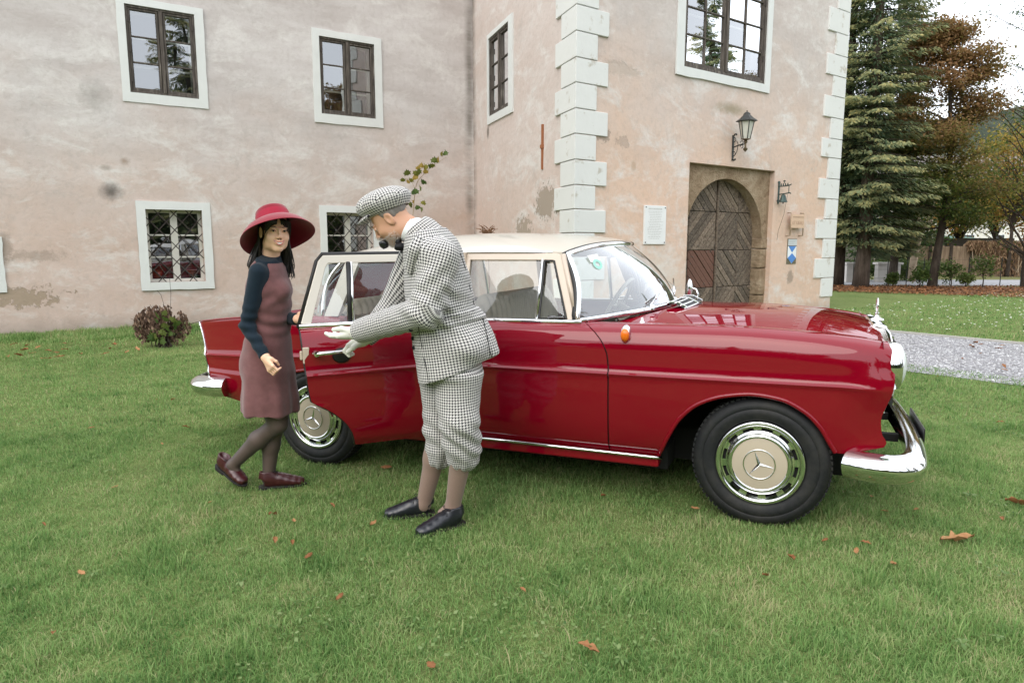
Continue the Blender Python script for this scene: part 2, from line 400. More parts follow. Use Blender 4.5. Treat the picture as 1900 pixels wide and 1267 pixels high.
def wall(name, M, k0, k1, z0, z1, holes, mat, depth=.5, seed=0):
    """plaster sheet with true openings and reveals"""
    xs = set(np.arange(k0, k1, .16)) | {k1}; zs = set(np.arange(z0, z1, .16)) | {z1}
    def merge(vals, fixed):
        vals = sorted(v for v in vals if all(abs(v-f) > .05 for f in fixed)); return sorted(set(vals) | set(fixed))
    xs = merge(xs, {k0, k1} | {h[i] for h in holes for i in (0, 1)}); zs = merge(zs, {z0, z1} | {h[i] for h in holes for i in (2, 3)})
    X, Z = np.meshgrid(xs, zs, indexing='ij'); P = np.stack([X, 0*X, Z], -1)
    P[..., 1] = .010*fbm(np.stack([X, Z], -1), 1.7, seed, 3)
    edge = (X <= k0+1e-6) | (X >= k1-1e-6)
    for h in holes: edge |= (X > h[0]-.05) & (X < h[1]+.05) & (Z > h[2]-.05) & (Z < h[3]+.05)
    P[..., 1][edge] = 0
    b = MB(); nx, nz = X.shape; f = []
    for i in range(nx-1):
        for j in range(nz-1):
            cx, cz = (xs[i]+xs[i+1])/2, (zs[j]+zs[j+1])/2
            if any(h[0] < cx < h[1] and h[2] < cz < h[3] for h in holes): continue
            f.append((i*nz+j, (i+1)*nz+j, (i+1)*nz+j+1, i*nz+j+1))
    b.add(P.reshape(-1, 3), f)
    for x0, x1, a, c in holes:
        for q in (((x0, a), (x0, c)), ((x0, c), (x1, c)), ((x1, c), (x1, a)), ((x1, a), (x0, a))):
            (p0, p1), (r0, r1) = q; b.add([(p0, 0, p1), (r0, 0, r1), (r0, depth, r1), (p0, depth, p1)], [(0, 1, 2, 3)])
    return b.build(name, mat, castle, smooth=True, M=M, fixn=False, auto=30)
# openings: k0, k1, z0, z1 of the dark window inside its white surround
HL = [(2.06, 3.10, 3.865, 5.245), (5.225, 6.305, 3.835, 5.23), (2.148, 3.03, .735, 1.975), (5.245, 6.194, .735, 2.0), (-.75, .02, .74, 1.37)]
wall('facade_wall', ML, -4.2, 8.505, -.3, 9, HL, m_left, seed=1)
r6 = (RW-4.035, RW-2.868, 3.895, 5.365)
wall('return_wall', MR, 0, RW, -.3, 9, [r6], m_ret, seed=2)
HF = [(2.265, 4.445, 4.245, 7.0), (2.51, 4.92, -.02, 2.75)]
wall('tower_wall', MF, 0, 7.1, -.3, 9, HF, m_front, depth=.33, seed=3)
b = MB(); b.box(7.0, 7.098, .02, 5, -.3, 9); b.build('tower_side_wall', m_front, castle, M=MF)
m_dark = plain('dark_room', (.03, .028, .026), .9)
m_trim = plain('white_surround', (.635, .65, .64), .8, var=.08, vs=5, bump=.25, bs=30)
m_wood = NT('weathered_frame_wood'); cw = m_wood.noise(26, 6, .6, m_wood.mapping(m_wood.coord(), scale=(1, 1, .12)))
m_wood.set(color=m_wood.ramp(cw, [(.3, (.035, .028, .024)), (.55, (.085, .070, .058)), (.75, (.22, .195, .17))]), rough=.8); m_wood.bump(cw, .4, .004); m_wood = m_wood.m
m_white_wood = plain('painted_white_wood', (.66, .64, .58), .6, var=.1)
m_cream_wood = plain('inner_cream_wood', (.56, .54, .48), .6, var=.1)
m_pane = glass_mat('old_window_glass', (.80, .84, .83), 1.6, .10, 0, 5.0)
m_iron = plain('rusty_iron', (.045, .035, .03), .75, var=.3, vs=20, bump=.3)
def ring(b, o, i, y0, y1):
    """rectangular frame between outer and inner rectangles (x0,x1,z0,z1)"""
    b.box(o[0], o[1], y0, y1, i[3], o[3]); b.box(o[0], o[1], y0, y1, o[2], i[2])
    b.box(o[0], i[0], y0, y1, i[2], i[3]); b.box(i[1], o[1], y0, y1, i[2], i[3]); return b
def shrink(r, a, b=None, c=None, d=None):
    b = a if b is None else b; c = a if c is None else c; d = a if d is None else d
    return (r[0]+a, r[1]-b, r[2]+c, r[3]-d)
def worn(r, out, seed):
    """hand-made white surround, its outer edge a little wavy"""
    rr = np.random.default_rng(seed); b = MB(); o = out
    def side(p0, p1, q0, q1):
        n = 9; P = np.zeros((n, 4, 3)); t = np.linspace(0, 1, n)
        for i, u in enumerate(t):
            a = np.array(p0)*(1-u)+np.array(p1)*u; c = np.array(q0)*(1-u)+np.array(q1)*u
            a = a+rr.normal(0, .0035, 2)*(0 < i < n-1)
            P[i] = [(a[0], .004, a[1]), (a[0], -.026, a[1]), (c[0], -.028, c[1]), (c[0], .03, c[1])]
        b.grid(P); 
    side((o[0], o[2]), (o[1], o[2]), (r[0], r[2]), (r[1], r[2])); side((o[1], o[2]), (o[1], o[3]), (r[1], r[2]), (r[1], r[3]))
    side((o[1], o[3]), (o[0], o[3]), (r[1], r[3]), (r[0], r[3])); side((o[0], o[3]), (o[0], o[2]), (r[0], r[3]), (r[0], r[2]))
    return b
def pane(parent, r, y, seed):
    rr = np.random.default_rng(seed); b = MB(); tx, tz = rr.normal(0, .004, 2); x0, x1, z0, z1 = r; cx, cz = (x0+x1)/2, (z0+z1)/2
    b.add([(x, y+tx*(x-cx)+tz*(z-cz), z) for x, z in ((x0, z0), (x1, z0), (x1, z1), (x0, z1))], [(0, 1, 2, 3)])
    return b.build('pane', m_pane, parent)
def window(M, r, out, cols, rows, seed, inner=True, broad=.05, y=.045, room=.9):
    w = worn(r, out, seed).build('window', m_trim, castle, M=M)
    fr = MB(); ring(fr, r, shrink(r, broad*.75), y-.05, y+.06); cx = (r[0]+r[1])/2; fr.box(cx-.027, cx+.027, y-.062, y+.055, r[2]+broad*.75, r[3]-broad*.75)
    fr.build('frame', m_wood, w, bevel=.004)
    n = 0
    for s in (0, 1):
        a = (r[0]+broad*.75, cx-.032) if s == 0 else (cx+.032, r[1]-broad*.75); sr = (a[0]+.003, a[1]-.003, r[2]+broad*.75+.003, r[3]-broad*.75-.003); gl = shrink(sr, .032, .032, .045, .032)
        sa = MB(); ring(sa, sr, gl, y-.035, y+.02); cs = np.linspace(gl[0], gl[1], cols+1); rs = np.linspace(gl[2], gl[3], rows+1)
        for q in cs[1:-1]: sa.box(q-.011, q+.011, y-.026, y+.012, gl[2], gl[3])
        for q in rs[1:-1]: sa.box(gl[0], gl[1], y-.024, y+.010, q-.011, q+.011)
        sa.build('sash', m_wood, w, bevel=.003)
        for hzv in (.14, .5, .86):
            zz = sr[2]+(sr[3]-sr[2])*hzv; xx = sr[0] if s == 0 else sr[1]; MB().box(xx-.013, xx+.013, y-.056, y-.030, zz-.05, zz+.05).build('hinge', m_iron, w)
        for i in range(cols):
            for j in range(rows):
                n += 1; pane(w, (cs[i]+.008, cs[i+1]-.008, rs[j]+.008, rs[j+1]-.008), y, seed*50+n)
    if inner:
        yy = y+.17; ib = MB(); ring(ib, r, shrink(r, .085), yy-.02, yy+.03); ib.box(cx-.05, cx+.05, yy-.03, yy+.025, r[2]+.085, r[3]-.085)
        for q in np.linspace(r[2], r[3], 4)[1:-1]: ib.box(r[0]+.085, cx-.05, yy-.012, yy+.012, q-.015, q+.015); ib.box(cx+.05, r[1]-.085, yy-.012, yy+.012, q-.015, q+.015)
        ib.build('inner_frame', m_cream_wood, w)
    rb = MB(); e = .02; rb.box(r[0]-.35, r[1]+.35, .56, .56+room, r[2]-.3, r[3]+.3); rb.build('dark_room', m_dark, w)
    return w
window(ML, HL[0], (1.942, 3.243, 3.713, 5.36), 1, 3, 11)
window(ML, HL[1], (5.092, 6.453, 3.668, 5.356), 1, 3, 12)
window(MR, r6, (RW-4.124, RW-2.658, 3.753, 5.45), 1, 3, 13)
window(MF, HF[0], (2.085, 4.588, 4.105, 7.2), 2, 6, 14, broad=.075)
def lattice_window(r, out, seed):
    """white casement set deep behind a diagonal iron grille"""
    w = worn(r, out, seed).build('window', m_trim, castle, M=ML); y = .20; cx = (r[0]+r[1])/2
    f = MB(); ring(f, r, shrink(r, .05), y-.03, y+.06); f.box(cx-.055, cx+.055, y-.035, y+.05, r[2]+.05, r[3]-.05); f.build('frame', m_white_wood, w, bevel=.004)
    rs = np.linspace(r[2]+.05, r[3]-.05, 4); n = 0
    for a in ((r[0]+.05, cx-.055), (cx+.055, r[1]-.05)):
        s = MB()
        for q in rs[1:-1]: MB().box(a[0], a[1], y-.012, y+.02, q-.013, q+.013).build('glazing_bar', m_white_wood, w)
        for j in range(3): n += 1; pane(w, (a[0]+.004, a[1]-.004, rs[j]+.014, rs[j+1]-.014), y+.005, seed*40+n)
    yb = .075; wd, ht = r[1]-r[0], r[3]-r[2]; stp = .255
    for sgn in (1, -1):
        k = -12
        while k < 13:
            pts = []
            for u in np.linspace(0, 1, 60):
                x = r[0]+wd*u; z = r[2]+k*stp*1.08+sgn*(x-cx)*1.12+ht/2
                if r[2] <= z <= r[3]: pts.append((x, yb+(.011 if sgn > 0 else -.011), z))
            if len(pts) > 2: MB().tube([pts[0], pts[-1]], .0085, 6).build('grille_bar', m_iron, w)
            k += 1
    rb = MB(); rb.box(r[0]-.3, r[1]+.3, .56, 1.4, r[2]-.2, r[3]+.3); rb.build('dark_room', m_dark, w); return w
w3 = lattice_window(HL[2], (2.007, 3.168, .60, 2.111), 15); w4 = lattice_window(HL[3], (5.11, 6.35, .60, 2.13), 16)
lattice_window(HL[4], (-.88, .148, .64, 1.50), 17)
# things seen in the dark rooms: flower pots and bottles on the sills of the lattice windows
m_terra = plain('terracotta', (.42, .17, .08), .8); m_bottle = plain('green_glazed_jar', (.02, .10, .09), .15)
# ---- quoins
m_quoin = NT('quoin_plaster'); qn = m_quoin.noise(4, 6, .65); m_quoin.set(color=m_quoin.mix(m_quoin.ramp(qn, [(.58, 0), (.66, .75)]), m_quoin.mix(m_quoin.noise(1.3, 5), (.60, .61, .60), (.685, .69, .675)), (.42, .38, .32)), rough=.85, spec=.2)
m_quoin.bump(m_quoin.noise(9, 6), .3, .012); m_quoin = m_quoin.m
m_quoin_side = m_quoin
MRn = frame(NC, math.degrees(math.atan2(NC[0]-LC[0], NC[1]-LC[1])))
dF = np.array([math.sin(R(54.6)), math.cos(R(54.6))]); oF = np.array([dF[1], -dF[0]])
dR = np.array([LC[0]-NC[0], LC[1]-NC[1]])/RW; oR = np.array([dR[1], -dR[0]]); oR = oR if oR[0] < 0 else -oR
def quoin(z0, z1, wf, ws, seed):
    rr = np.random.default_rng(seed); e = .032; g = .006; o = np.array(NC); j = lambda: rr.normal(0, .004)
    cs = np.linalg.solve(np.array([oF, oR]), np.array([e, e]))       # outer arris of the two raised faces
    pl = [o+dF*(wf+j())+oF*e, o+cs, o+dR*(ws+j())+oR*e, o+dR*ws-oR*.03, o-dR*0-(oF+oR)*.03, o+dF*wf-oF*.03]
    b = MB(); b.prism_z([tuple(p) for p in pl], z0+g, z1-g); return b.build('quoin', m_quoin, castle, bevel=.008)
zq = [4.758+.355*k for k in range(9, -1, -1)]+[4.403, 4.044, 3.697, 3.338, 2.982, 2.616, 2.253, 1.901, 1.554, 1.2, .84, .48, .1]
for i in range(len(zq)-1):
    wide = (i-9) % 2 == 0        # the block between 4.758 and 4.403 is wide in front
    quoin(zq[i+1], zq[i], .595 if wide else .376, .49 if wide else .71, 100+i)
zr = [5.952+.40*k for k in range(6, 0, -1)]+[5.952, 5.512, 5.101, 4.702, 4.313, 3.898, 3.494, 3.118, 2.707, 2.304, 1.899, 1.503, 1.103, .698, .299, -.1]
for i in range(len(zr)-1):
    wide = (i-6) % 2 == 0; rr = np.random.default_rng(300+i); e = .03
    b = MB(); b.box(7.103-(.70 if wide else .43)+rr.normal(0, .006), 7.10+.03, -e, .35 if not wide else .5, zr[i+1]+.006, zr[i]-.006)
    if i < len(zr)-2: b.build('quoin', m_quoin, castle, M=MF, bevel=.008)
# ---- arched doorway
m_stone = NT('sandstone'); s1 = m_stone.noise(3, 7, .65, None, .6); m_stone.set(color=m_stone.ramp(s1, [(.3, (.22, .15, .095)), (.5, (.34, .255, .17)), (.72, (.47, .38, .28))]), rough=.95, spec=.1)
m_stone.bump(m_stone.math('ADD', s1, m_stone.noise(14, 6, .7)), 1.0, .06); m_stone = m_stone.m
d0, d1, zs_, at_ = 2.57, 4.75, 1.50, 2.545; dc = (d0+d1)/2; rad = (d1-d0)/2
def arch_z(x): return zs_+(at_-zs_)*math.sqrt(max(0, 1-((x-dc)/rad)**2))
door = tag(empty('doorway', parent=castle, M=MF), None)
b = MB(); n = 40; X = np.linspace(d0, d1, n)
# stone spandrel above the springing, flush panel .10 inside the wall face, and its soffit
P = np.array([[(x, .10, arch_z(x)), (x, .10, 2.75)] for x in X]); b.grid(P)
b.grid(np.array([[(x, .10, arch_z(x)), (x, .20, arch_z(x)), (x, .33, arch_z(x))] for x in X]))
b.add([(2.51, .10, 0), (d0, .10, 0), (d0, .10, 2.75), (2.51, .10, 2.75)], [(0, 1, 2, 3)])
b.add([(d0, .10, 0), (d0, .33, 0), (d0, .33, zs_), (d0, .10, zs_)], [(0, 1, 2, 3)])
b.add([(d1, .10, zs_), (4.92, .10, zs_), (4.92, .10, 2.75), (d1, .10, 2.75)], [(0, 1, 2, 3)])
b.build('stone_arch', m_stone, door, smooth=True, auto=40)
zz = [-.05, .42, .93, 1.30, zs_]; rr = np.random.default_rng(5)
for a, c in zip(zz[:-1], zz[1:]):
    q = MB(); e0, e1 = rr.uniform(-.035, .02, 2); P = []
    q.box(d1+e0*.5, 4.955+.0*e1, .10+e1*.3, .36, a+.006, c-.006); q.build('jamb_stone', m_stone, door, bevel=.02)
m_plank = NT('grey_oak'); tc = m_plank.coord('Generated'); inf = m_plank.n('ShaderNodeObjectInfo').outputs['Random']
g = m_plank.noise(5, 7, .65, m_plank.mapping(m_plank.coord(), rot=(0, .78, 0), scale=(6, 3, 6)), .3)
cpl = m_plank.ramp(g, [(.3, (.075, .058, .045)), (.55, (.185, .150, .118)), (.8, (.33, .285, .235))])
m_plank.set(color=m_plank.mix(1.0, cpl, m_plank.ramp(inf, [(0, (.62, .62, .62)), (1, (1.2, 1.15, 1.1))]), 'MULTIPLY'), rough=.85, spec=.2); m_plank.bump(g, .5, .006); m_plank = m_plank.m
m_plank_red = plain('red_brown_oak', (.13, .060, .040), .8, var=.35, vs=20, bump=.5, bs=30)
m_stud = plain('iron_stud', (.16, .14, .125), .5, metal=.6)
def clip(poly, a, b, c):
    """keep the part of a polygon with a*x+b*z <= c"""
    out = []
    for i in range(len(poly)):
        p, q = poly[i], poly[(i+1) % len(poly)]; dp, dq = a*p[0]+b*p[1]-c, a*q[0]+b*q[1]-c
        if dp <= 0: out.append(p)
        if dp*dq < 0:
            t = dp/(dp-dq); out.append((p[0]+t*(q[0]-p[0]), p[1]+t*(q[1]-p[1])))
    return out
yd = .30; b = MB(); b.box(d0-.05, d1+.02, yd+.045, yd+.085, -.05, 2.6); b.build('door_backing', m_dark, door)
rows = [-.05, .60, 1.28, 1.97, 2.62]; rr = np.random.default_rng(3); studs = MB()
for leaf in (0, 1):
    x0, x1 = (d0+.01, dc-.022) if leaf == 0 else (dc+.022, d1-.004); xm = x0+(x1-x0)*(.30 if leaf == 0 else .56)
    for ci, (a0, a1) in enumerate(((x0, xm), (xm, x1))):
        for ri in range(4):
            z0, z1 = rows[ri], rows[ri+1]; cell = [(a0, z0), (a1, z0), (a1, z1), (a0, z1)]
            sg = 1 if (ci+ri+leaf) % 2 == 0 else -1; wd = .105; nx, nz = .7071*sg, .7071
            lo = min(nx*p[0]+nz*p[1] for p in cell); hi = max(nx*p[0]+nz*p[1] for p in cell); k = lo-rr.uniform(0, .05)
            while k < hi:
                po = clip(clip(cell, nx, nz, k+wd-.006), -nx, -nz, -(k+.006))
                po = clip(clip(po, 1, 0, a1-.004), -1, 0, -(a0+.004)) if len(po) > 2 else po
                po = clip(clip(po, 0, 1, z1-.004), 0, -1, -(z0+.004)) if len(po) > 2 else po
                for th in np.linspace(0, PI, 19)[1:-1]:       # keep inside the arch
                    if len(po) < 3: break
                    px_, pz_ = dc+rad*math.cos(th), zs_+(at_-zs_)*math.sin(th); na, nb = math.cos(th)/rad, math.sin(th)/(at_-zs_)
                    po = clip(po, na, nb, na*px_+nb*pz_)
                k += wd
                if len(po) < 3: continue
                ar = abs(sum(po[i][0]*po[(i+1) % len(po)][1]-po[(i+1) % len(po)][0]*po[i][1] for i in range(len(po))))/2
                if ar < .0008: continue
                dz = rr.uniform(-.006, .006); n_ = len(po); cxp = sum(p[0] for p in po)/n_; czp = sum(p[1] for p in po)/n_
                ins = [(p[0]+(cxp-p[0])*.0+np.sign(cxp-p[0])*.008, p[1]+np.sign(czp-p[1])*.008) for p in po]
                q = MB(); V = [(p[0], yd+.05, p[1]) for p in po]+[(p[0], yd+.012+dz, p[1]) for p in po]+[(p[0], yd+dz, p[1]) for p in ins]
                F = [tuple(range(2*n_, 3*n_))]+[(i, (i+1) % n_, (i+1) % n_+n_, i+n_) for i in range(n_)]+[(i+n_, (i+1) % n_+n_, (i+1) % n_+2*n_, i+2*n_) for i in range(n_)]
                q.add(V, F); red = leaf == 0 and ci == 1 and ri == 1
                q.build('plank', m_plank_red if red else m_plank, door)
                for _ in range(2):
                    p = po[rr.integers(len(po))]; sx, sz = cxp+(p[0]-cxp)*.72, czp+(p[1]-czp)*.72
                    studs.lathe([(.011, 0), (.009, -.006), (.0, -.009)], 6, 'y', (sx, yd+dz-.001, sz))
so = studs.build('stud', m_stud, door); so['kind'] = 'stuff'
b = MB(); b.tube([(dc, yd-.012, -.05), (dc, yd-.012, 2.53)], .024, 8); b.build('cover_strip', m_plank, door)
# ---- rusty iron tie bar on the return wall
b = MB(); kx = RW-1.24; b.box(kx-.022, kx+.022, -.03, .0, 2.60, 3.31); b.box(kx-.035, kx+.035, -.045, 0, 2.93, 2.99)
b.build('tie_bar', plain('orange_rust', (.30, .115, .05), .9, var=.3, vs=30), castle, M=MR)

# ---- things fixed to the tower wall
def wallp(M, k, z, d=0): return M @ Vector((k, -d, z))
m_black = plain('black_iron', (.022, .024, .022), .45, var=.25, vs=30)
m_verd = plain('verdigris_bronze', (.055, .085, .078), .5, metal=.5, var=.3, vs=20)
m_milk = NT('seeded_lantern_glass'); m_milk.set(color=m_milk.mix(m_milk.noise(18, 4), (.42, .42, .37), (.62, .62, .56)), rough=.25); m_milk = m_milk.m
def at_wall(k, z): return MF @ Matrix.Translation((k, 0, z))
lamp = tag(empty('wall_lantern', M=at_wall(3.63, 2.85) @ Matrix.Diagonal((.86, .78, .86, 1))), 'black iron wall lantern with scroll bracket above the arched wooden door', 'lantern')
b = MB(); b.box(-.025, .025, -.02, 0, 0, .50); b.tube([(0, -.02, .49), (0, -.05, .52), (0, -.085, .52), (0, -.095, .495)], .016, 8); b.tube([(0, -.02, .03), (0, -.05, .0), (0, -.08, .01), (0, -.085, .035)], .016, 8); b.build('wall_plate', m_black, lamp, smooth=True, auto=40)
b = MB(); b.tube([(0, -.01, .26), (0, -.16, .29), (0, -.34, .30)], .013, 8)
for s, o in ((1, .40), (-1, .14)):
    a = np.linspace(0, 3.6, 20); b.tube([(0, -.02-.08*math.sin(t)*(.9-t*.12), o+s*(.06*math.cos(t)*(1-t*.13))) for t in a], .008, 6)
b.tube([(0, -.10, .38), (0, -.14, .33), (0, -.14, .27), (0, -.12, .17), (0, -.07, .10)], .008, 6)
a = np.linspace(0, 5, 18); b.tube([(0, -.24+.035*math.cos(t), .335+.03*math.sin(t)) for t in a], .007, 6); b.tube([(0, -.24+.035*math.cos(t), .255+.03*math.sin(t)) for t in a], .007, 6)
b.build('bracket', m_black, lamp, smooth=True)
hx, hy = 0, -.34
b = MB(); b.lathe([(.0, .135), (.012, .15), (.045, .185), (.05, .205), (.02, .23), (.02, .31), (.045, .33), (.03, .36), (.05, .375), (.095, .385), (.095, .395)], 12, 'z', (hx, hy, 0)); b.build('lantern_foot', plain('aged_brass', (.16, .12, .075), .4, metal=.8), lamp, smooth=True, auto=40)
b = MB(); b.lathe([(.085, .395), (.155, .73)], 6, 'z', (hx, hy, 0)); b.build('glass_pane', m_milk, lamp)
b = MB()
for k in range(6):
    t = k*PI/3; b.tube([(hx+.087*math.cos(t), hy+.087*math.sin(t), .39), (hx+.158*math.cos(t), hy+.158*math.sin(t), .735)], .010, 6)
b.build('glazing_rib', m_black, lamp)
b = MB(); b.lathe([(.16, .725), (.225, .735), (.225, .745), (.14, .80), (.075, .86), (.07, .875), (.075, .88), (.05, .905), (.012, .92), (.012, .945), (0, .95)], 6, 'z', (hx, hy, 0)); b.build('lantern_roof', m_black, lamp)
bell = tag(empty('door_bell', M=at_wall(5.06, 2.15) @ Matrix.Diagonal((.9, .66, 1, 1))), 'small dark bronze bell in a wrought iron bracket right of the door', 'bell')
b = MB(); b.box(-.025, .025, -.02, 0, 0, .42); b.box(-.045, .045, -.018, 0, .04, .07); b.box(-.04, .04, -.018, 0, .38, .41)
b.tube([(0, -.01, .32), (0, -.2, .32), (0, -.34, .33), (0, -.40, .345)], .011, 7); b.tube([(0, -.01, .17), (0, -.2, .18), (0, -.36, .19), (0, -.40, .175)], .011, 7); b.tube([(0, -.33, .33), (0, -.33, .18)], .010, 6)
for yy in (-.08, -.15, -.22, -.29): b.tube([(0, yy, .325), (0, yy-.015, .35), (0, yy, .375), (0, yy+.015, .35), (0, yy, .325)], .009, 6)
b.tube([(0, -.18, .37), (0, -.18, .43)], .009, 6); b.box(-.01, .01, -.215, -.145, .405, .42); b.build('bracket', m_verd, bell, smooth=True, auto=40)
b = MB(); b.lathe([(.0, .17), (.03, .165), (.055, .15), (.068, .10), (.085, .06), (.105, .035), (.108, .025), (.095, .022), (.0, .05)], 20, 'z', (0, -.17, 0)); b.build('bell', m_verd, bell, smooth=True, auto=50)
b = MB(); b.tube([(0, -.17, .06), (.0, -.17, -.005)], [.006, .018], 8); b.build('clapper', m_black, bell)
b = MB(); b.tube([(0, -.30, .17), (.02, -.2, -.2), (.04, -.03, -.50), (.02, -.02, -.68)], .0035, 5); b.build('pull_chain', m_iron, bell)
# plaque
plq = tag(empty('stone_plaque', M=at_wall(1.435, 1.385)), 'white marble plaque with fine engraved lines screwed to the wall left of the door', 'plaque')
b = MB(); b.box(0, .505, -.035, -.003, 0, .62); b.build('slab', plain('white_marble', (.70, .71, .71), .4, var=.06), plq, bevel=.005)
m_engr = plain('engraved_grey', (.50, .50, .49), .7)
rr = np.random.default_rng(2); b = MB()
for i in range(17):
    z = .52-.027*i; x = .07+rr.uniform(0, .06); xe = .43-rr.uniform(0, .08)
    while x < xe:
        l = rr.uniform(.02, .06); b.box(x, min(x+l, xe), -.0362, -.0352, z, z+.009); x += l+.012
x = .09
while x < .40: l = rr.uniform(.018, .03); b.box(x, x+l, -.0362, -.0352, .555, .578); x += l+.009
o = b.build('engraved_line', m_engr, plq); o['kind'] = 'stuff'
for sx, sz in ((.03, .03), (.475, .03), (.03, .59), (.475, .59)):
    MB().lathe([(.010, 0), (.009, -.008), (0, -.010)], 10, 'y', (sx, -.035, sz)).build('screw', m_iron, plq)
# sign frame with worn lettering
m_peach_metal = plain('peach_painted_metal', (.58, .41, .29), .7, var=.1)
sg = tag(empty('name_sign', M=at_wall(5.39, 1.55)), 'faded peach painted sign frame with worn lettering below the bell', 'sign')
b = MB(); b.box(.0, .43, -.10, -.085, .15, .41); b.build('panel', m_peach_metal, sg, bevel=.003)
b = MB(); b.tube([(0, -.08, .0), (0, -.085, .44)], .012, 7); b.tube([(.43, -.08, .0), (.43, -.085, .44)], .012, 7); b.tube([(0, -.08, .44), (0, 0, .44)], .010, 6); b.tube([(.43, -.08, .44), (.43, 0, .44)], .010, 6); b.tube([(0, -.09, .01), (-.02, 0, .0)], .011, 6); b.tube([(.43, -.09, .01), (.41, 0, .0)], .011, 6)
b.build('rod', plain('dull_rod', (.36, .27, .19), .6), sg, smooth=True)
b = MB(); b.box(.04, .40, -.104, -.1005, .355, .365); b.build('rule_line', plain('sign_rule', (.30, .20, .14), .8), sg)
cu = bpy.data.curves.new('lettering', 'FONT'); cu.body = 'UT KINAU'; cu.size = .088; cu.align_x = 'CENTER'; cu.extrude = .001
to = bpy.data.objects.new('lettering_tmp', cu); COL.objects.link(to)
dg = bpy.context.evaluated_depsgraph_get(); me = bpy.data.meshes.new_from_object(to.evaluated_get(dg)); bpy.data.objects.remove(to)
wds = max(v.co.x for v in me.vertices)-min(v.co.x for v in me.vertices)
o = finish(me, 'lettering', plain('sign_letters', (.42, .28, .20), .8), sg); o.matrix_basis = Matrix.Translation((.215, -.1015, .215)) @ Matrix.Rotation(PI/2, 4, 'X') @ Matrix.Diagonal((.36/wds, 1.15, 1, 1))
# blue and white shield
sh = tag(empty('monument_shield', M=at_wall(5.44, 1.005)), 'blue and white enamel monument shield under the peach sign', 'sign')
m_sw = plain('white_enamel', (.72, .75, .78), .3, var=.05); m_sb = plain('blue_enamel', (.05, .20, .55), .3, var=.1); m_grey = plain('grey_enamel', (.50, .53, .54), .4)
b = MB(); b.box(0, .31, -.012, -.002, 0, .49); b.build('back_plate', plain('mossy_board', (.12, .11, .07), .9), sh)
def flat(name, poly, m, y): 
    q = MB(); q.prism(poly, y, y-.003); return q.build(name, m, sh)
flat('text_panel', [(.015, .36), (.305, .36), (.305, .48), (.015, .48)], m_grey, -.0125)
flat('shield_field', [(.01, .12), (.155, .005), (.30, .12), (.30, .345), (.01, .345)], m_sw, -.0125)
flat('blue_triangle', [(.03, .345), (.28, .345), (.155, .225)], m_sb, -.016)
flat('blue_diamond', [(.155, .21), (.295, .115), (.155, .012), (.015, .115)], m_sb, -.016)
b = MB()
for i in range(3): b.box(.05, .27-.03*i, -.0165, -.0158, .455-.03*i, .46-.03*i)
b.build('text_line', plain('sign_text_grey', (.25, .28, .3), .6), sh)
# pots in the lattice windows
for i, (k, z, c) in enumerate([(5.42, .80, m_bottle), (5.62, .80, m_terra), (5.95, .80, m_bottle), (6.08, .8, m_terra), (2.30, .80, m_terra), (2.86, .80, m_terra)]):
    p = MB(); p.lathe([(0, 0), (.055, 0), (.075, .11), (.082, .115), (.082, .13), (.065, .13), (.06, .11)], 14); 
    o = p.build('flower_pot', c, None, smooth=True, auto=40, M=ML @ Matrix.Translation((k, .40, z)))
    tag(o, ['dark green glazed jar at the left of the right lattice window', 'terracotta pot at the middle of the right lattice window', 'dark green jar right of the mullion in the right lattice window', 'terracotta pot at the right end of the right lattice window', 'terracotta pot behind the left half of the left lattice window', 'terracotta pot behind the right half of the left lattice window'][i], 'pot', 'pots on the inner window sills')
# ================================================================= car
t = NT('dark_red_paint'); t.set(color=(.200, .0015, .0110), rough=.5, spec=.0, coat=1.0, coatr=.008); t.b.inputs['Coat IOR'].default_value = 1.53
t.bump(t.noise(220, 2), .012, .002); m_red = t.m
t = NT('cream_paint'); t.set(color=t.mix(t.noise(2, 3), (.49, .455, .385), (.53, .495, .43)), rough=.35, coat=.8, coatr=.05); m_cream = t.m
m_beige = plain('beige_paint', (.52, .43, .345), .35, var=.05, coat=.6, coatr=.08)
t = NT('chrome'); t.set(color=(.74, .75, .76), metal=1.0, rough=t.ramp(t.noise(9, 4), [(.35, .035), (.75, .10)])); m_chrome = t.m
m_rubber = NT('tyre_rubber'); rn = m_rubber.noise(40, 4); m_rubber.set(color=m_rubber.mix(m_rubber.ramp(m_rubber.noise(5, 6, .7), [(.45, 0), (.75, .5)]), m_rubber.mix(rn, (.009, .010, .011), (.018, .019, .021)), (.055, .050, .042)), rough=.6, spec=.3); m_rubber.bump(rn, .1, .002); m_rubber = m_rubber.m
m_seal = plain('black_rubber_seal', (.012, .012, .013), .5)
m_under = plain('underbody_black', (.010, .010, .010), .9)
m_carglass = glass_mat('car_glass', (.90, .93, .91), 1.55, 0, .06, 1.9)
m_seat = plain('grey_beige_leather', (.62, .56, .46), .5, var=.12, vs=8, bump=.2, bs=80)
m_dash = plain('dark_trim', (.05, .045, .04), .5)
m_ivory = plain('ivory_plastic', (.66, .62, .52), .3)
m_hub = plain('beige_hub_paint', (.47, .40, .31), .35, var=.05, coat=.7, coatr=.06)
t = NT('amber_lens'); t.set(color=(.80, .17, .01), rough=.12, spec=.6); t.bump(t.n('ShaderNodeTexWave').outputs['Fac'], .2, .003); m_amber = t.m
m_redlens = plain('red_lens', (.30, .01, .01), .1)
m_clearlens = plain('headlamp_lens', (.62, .66, .66), .08, spec=.8)
YC = .87
PITCH_CAR = .0148
MC = Matrix.Translation((1.214, 3.220, 0)) @ Matrix.Rotation(R(-23.085), 4, 'Z') @ Matrix.Rotation(-PITCH_CAR, 4, 'Y')
car = tag(empty('car', M=MC), 'dark red vintage saloon car with cream roof and one open rear door', 'car')
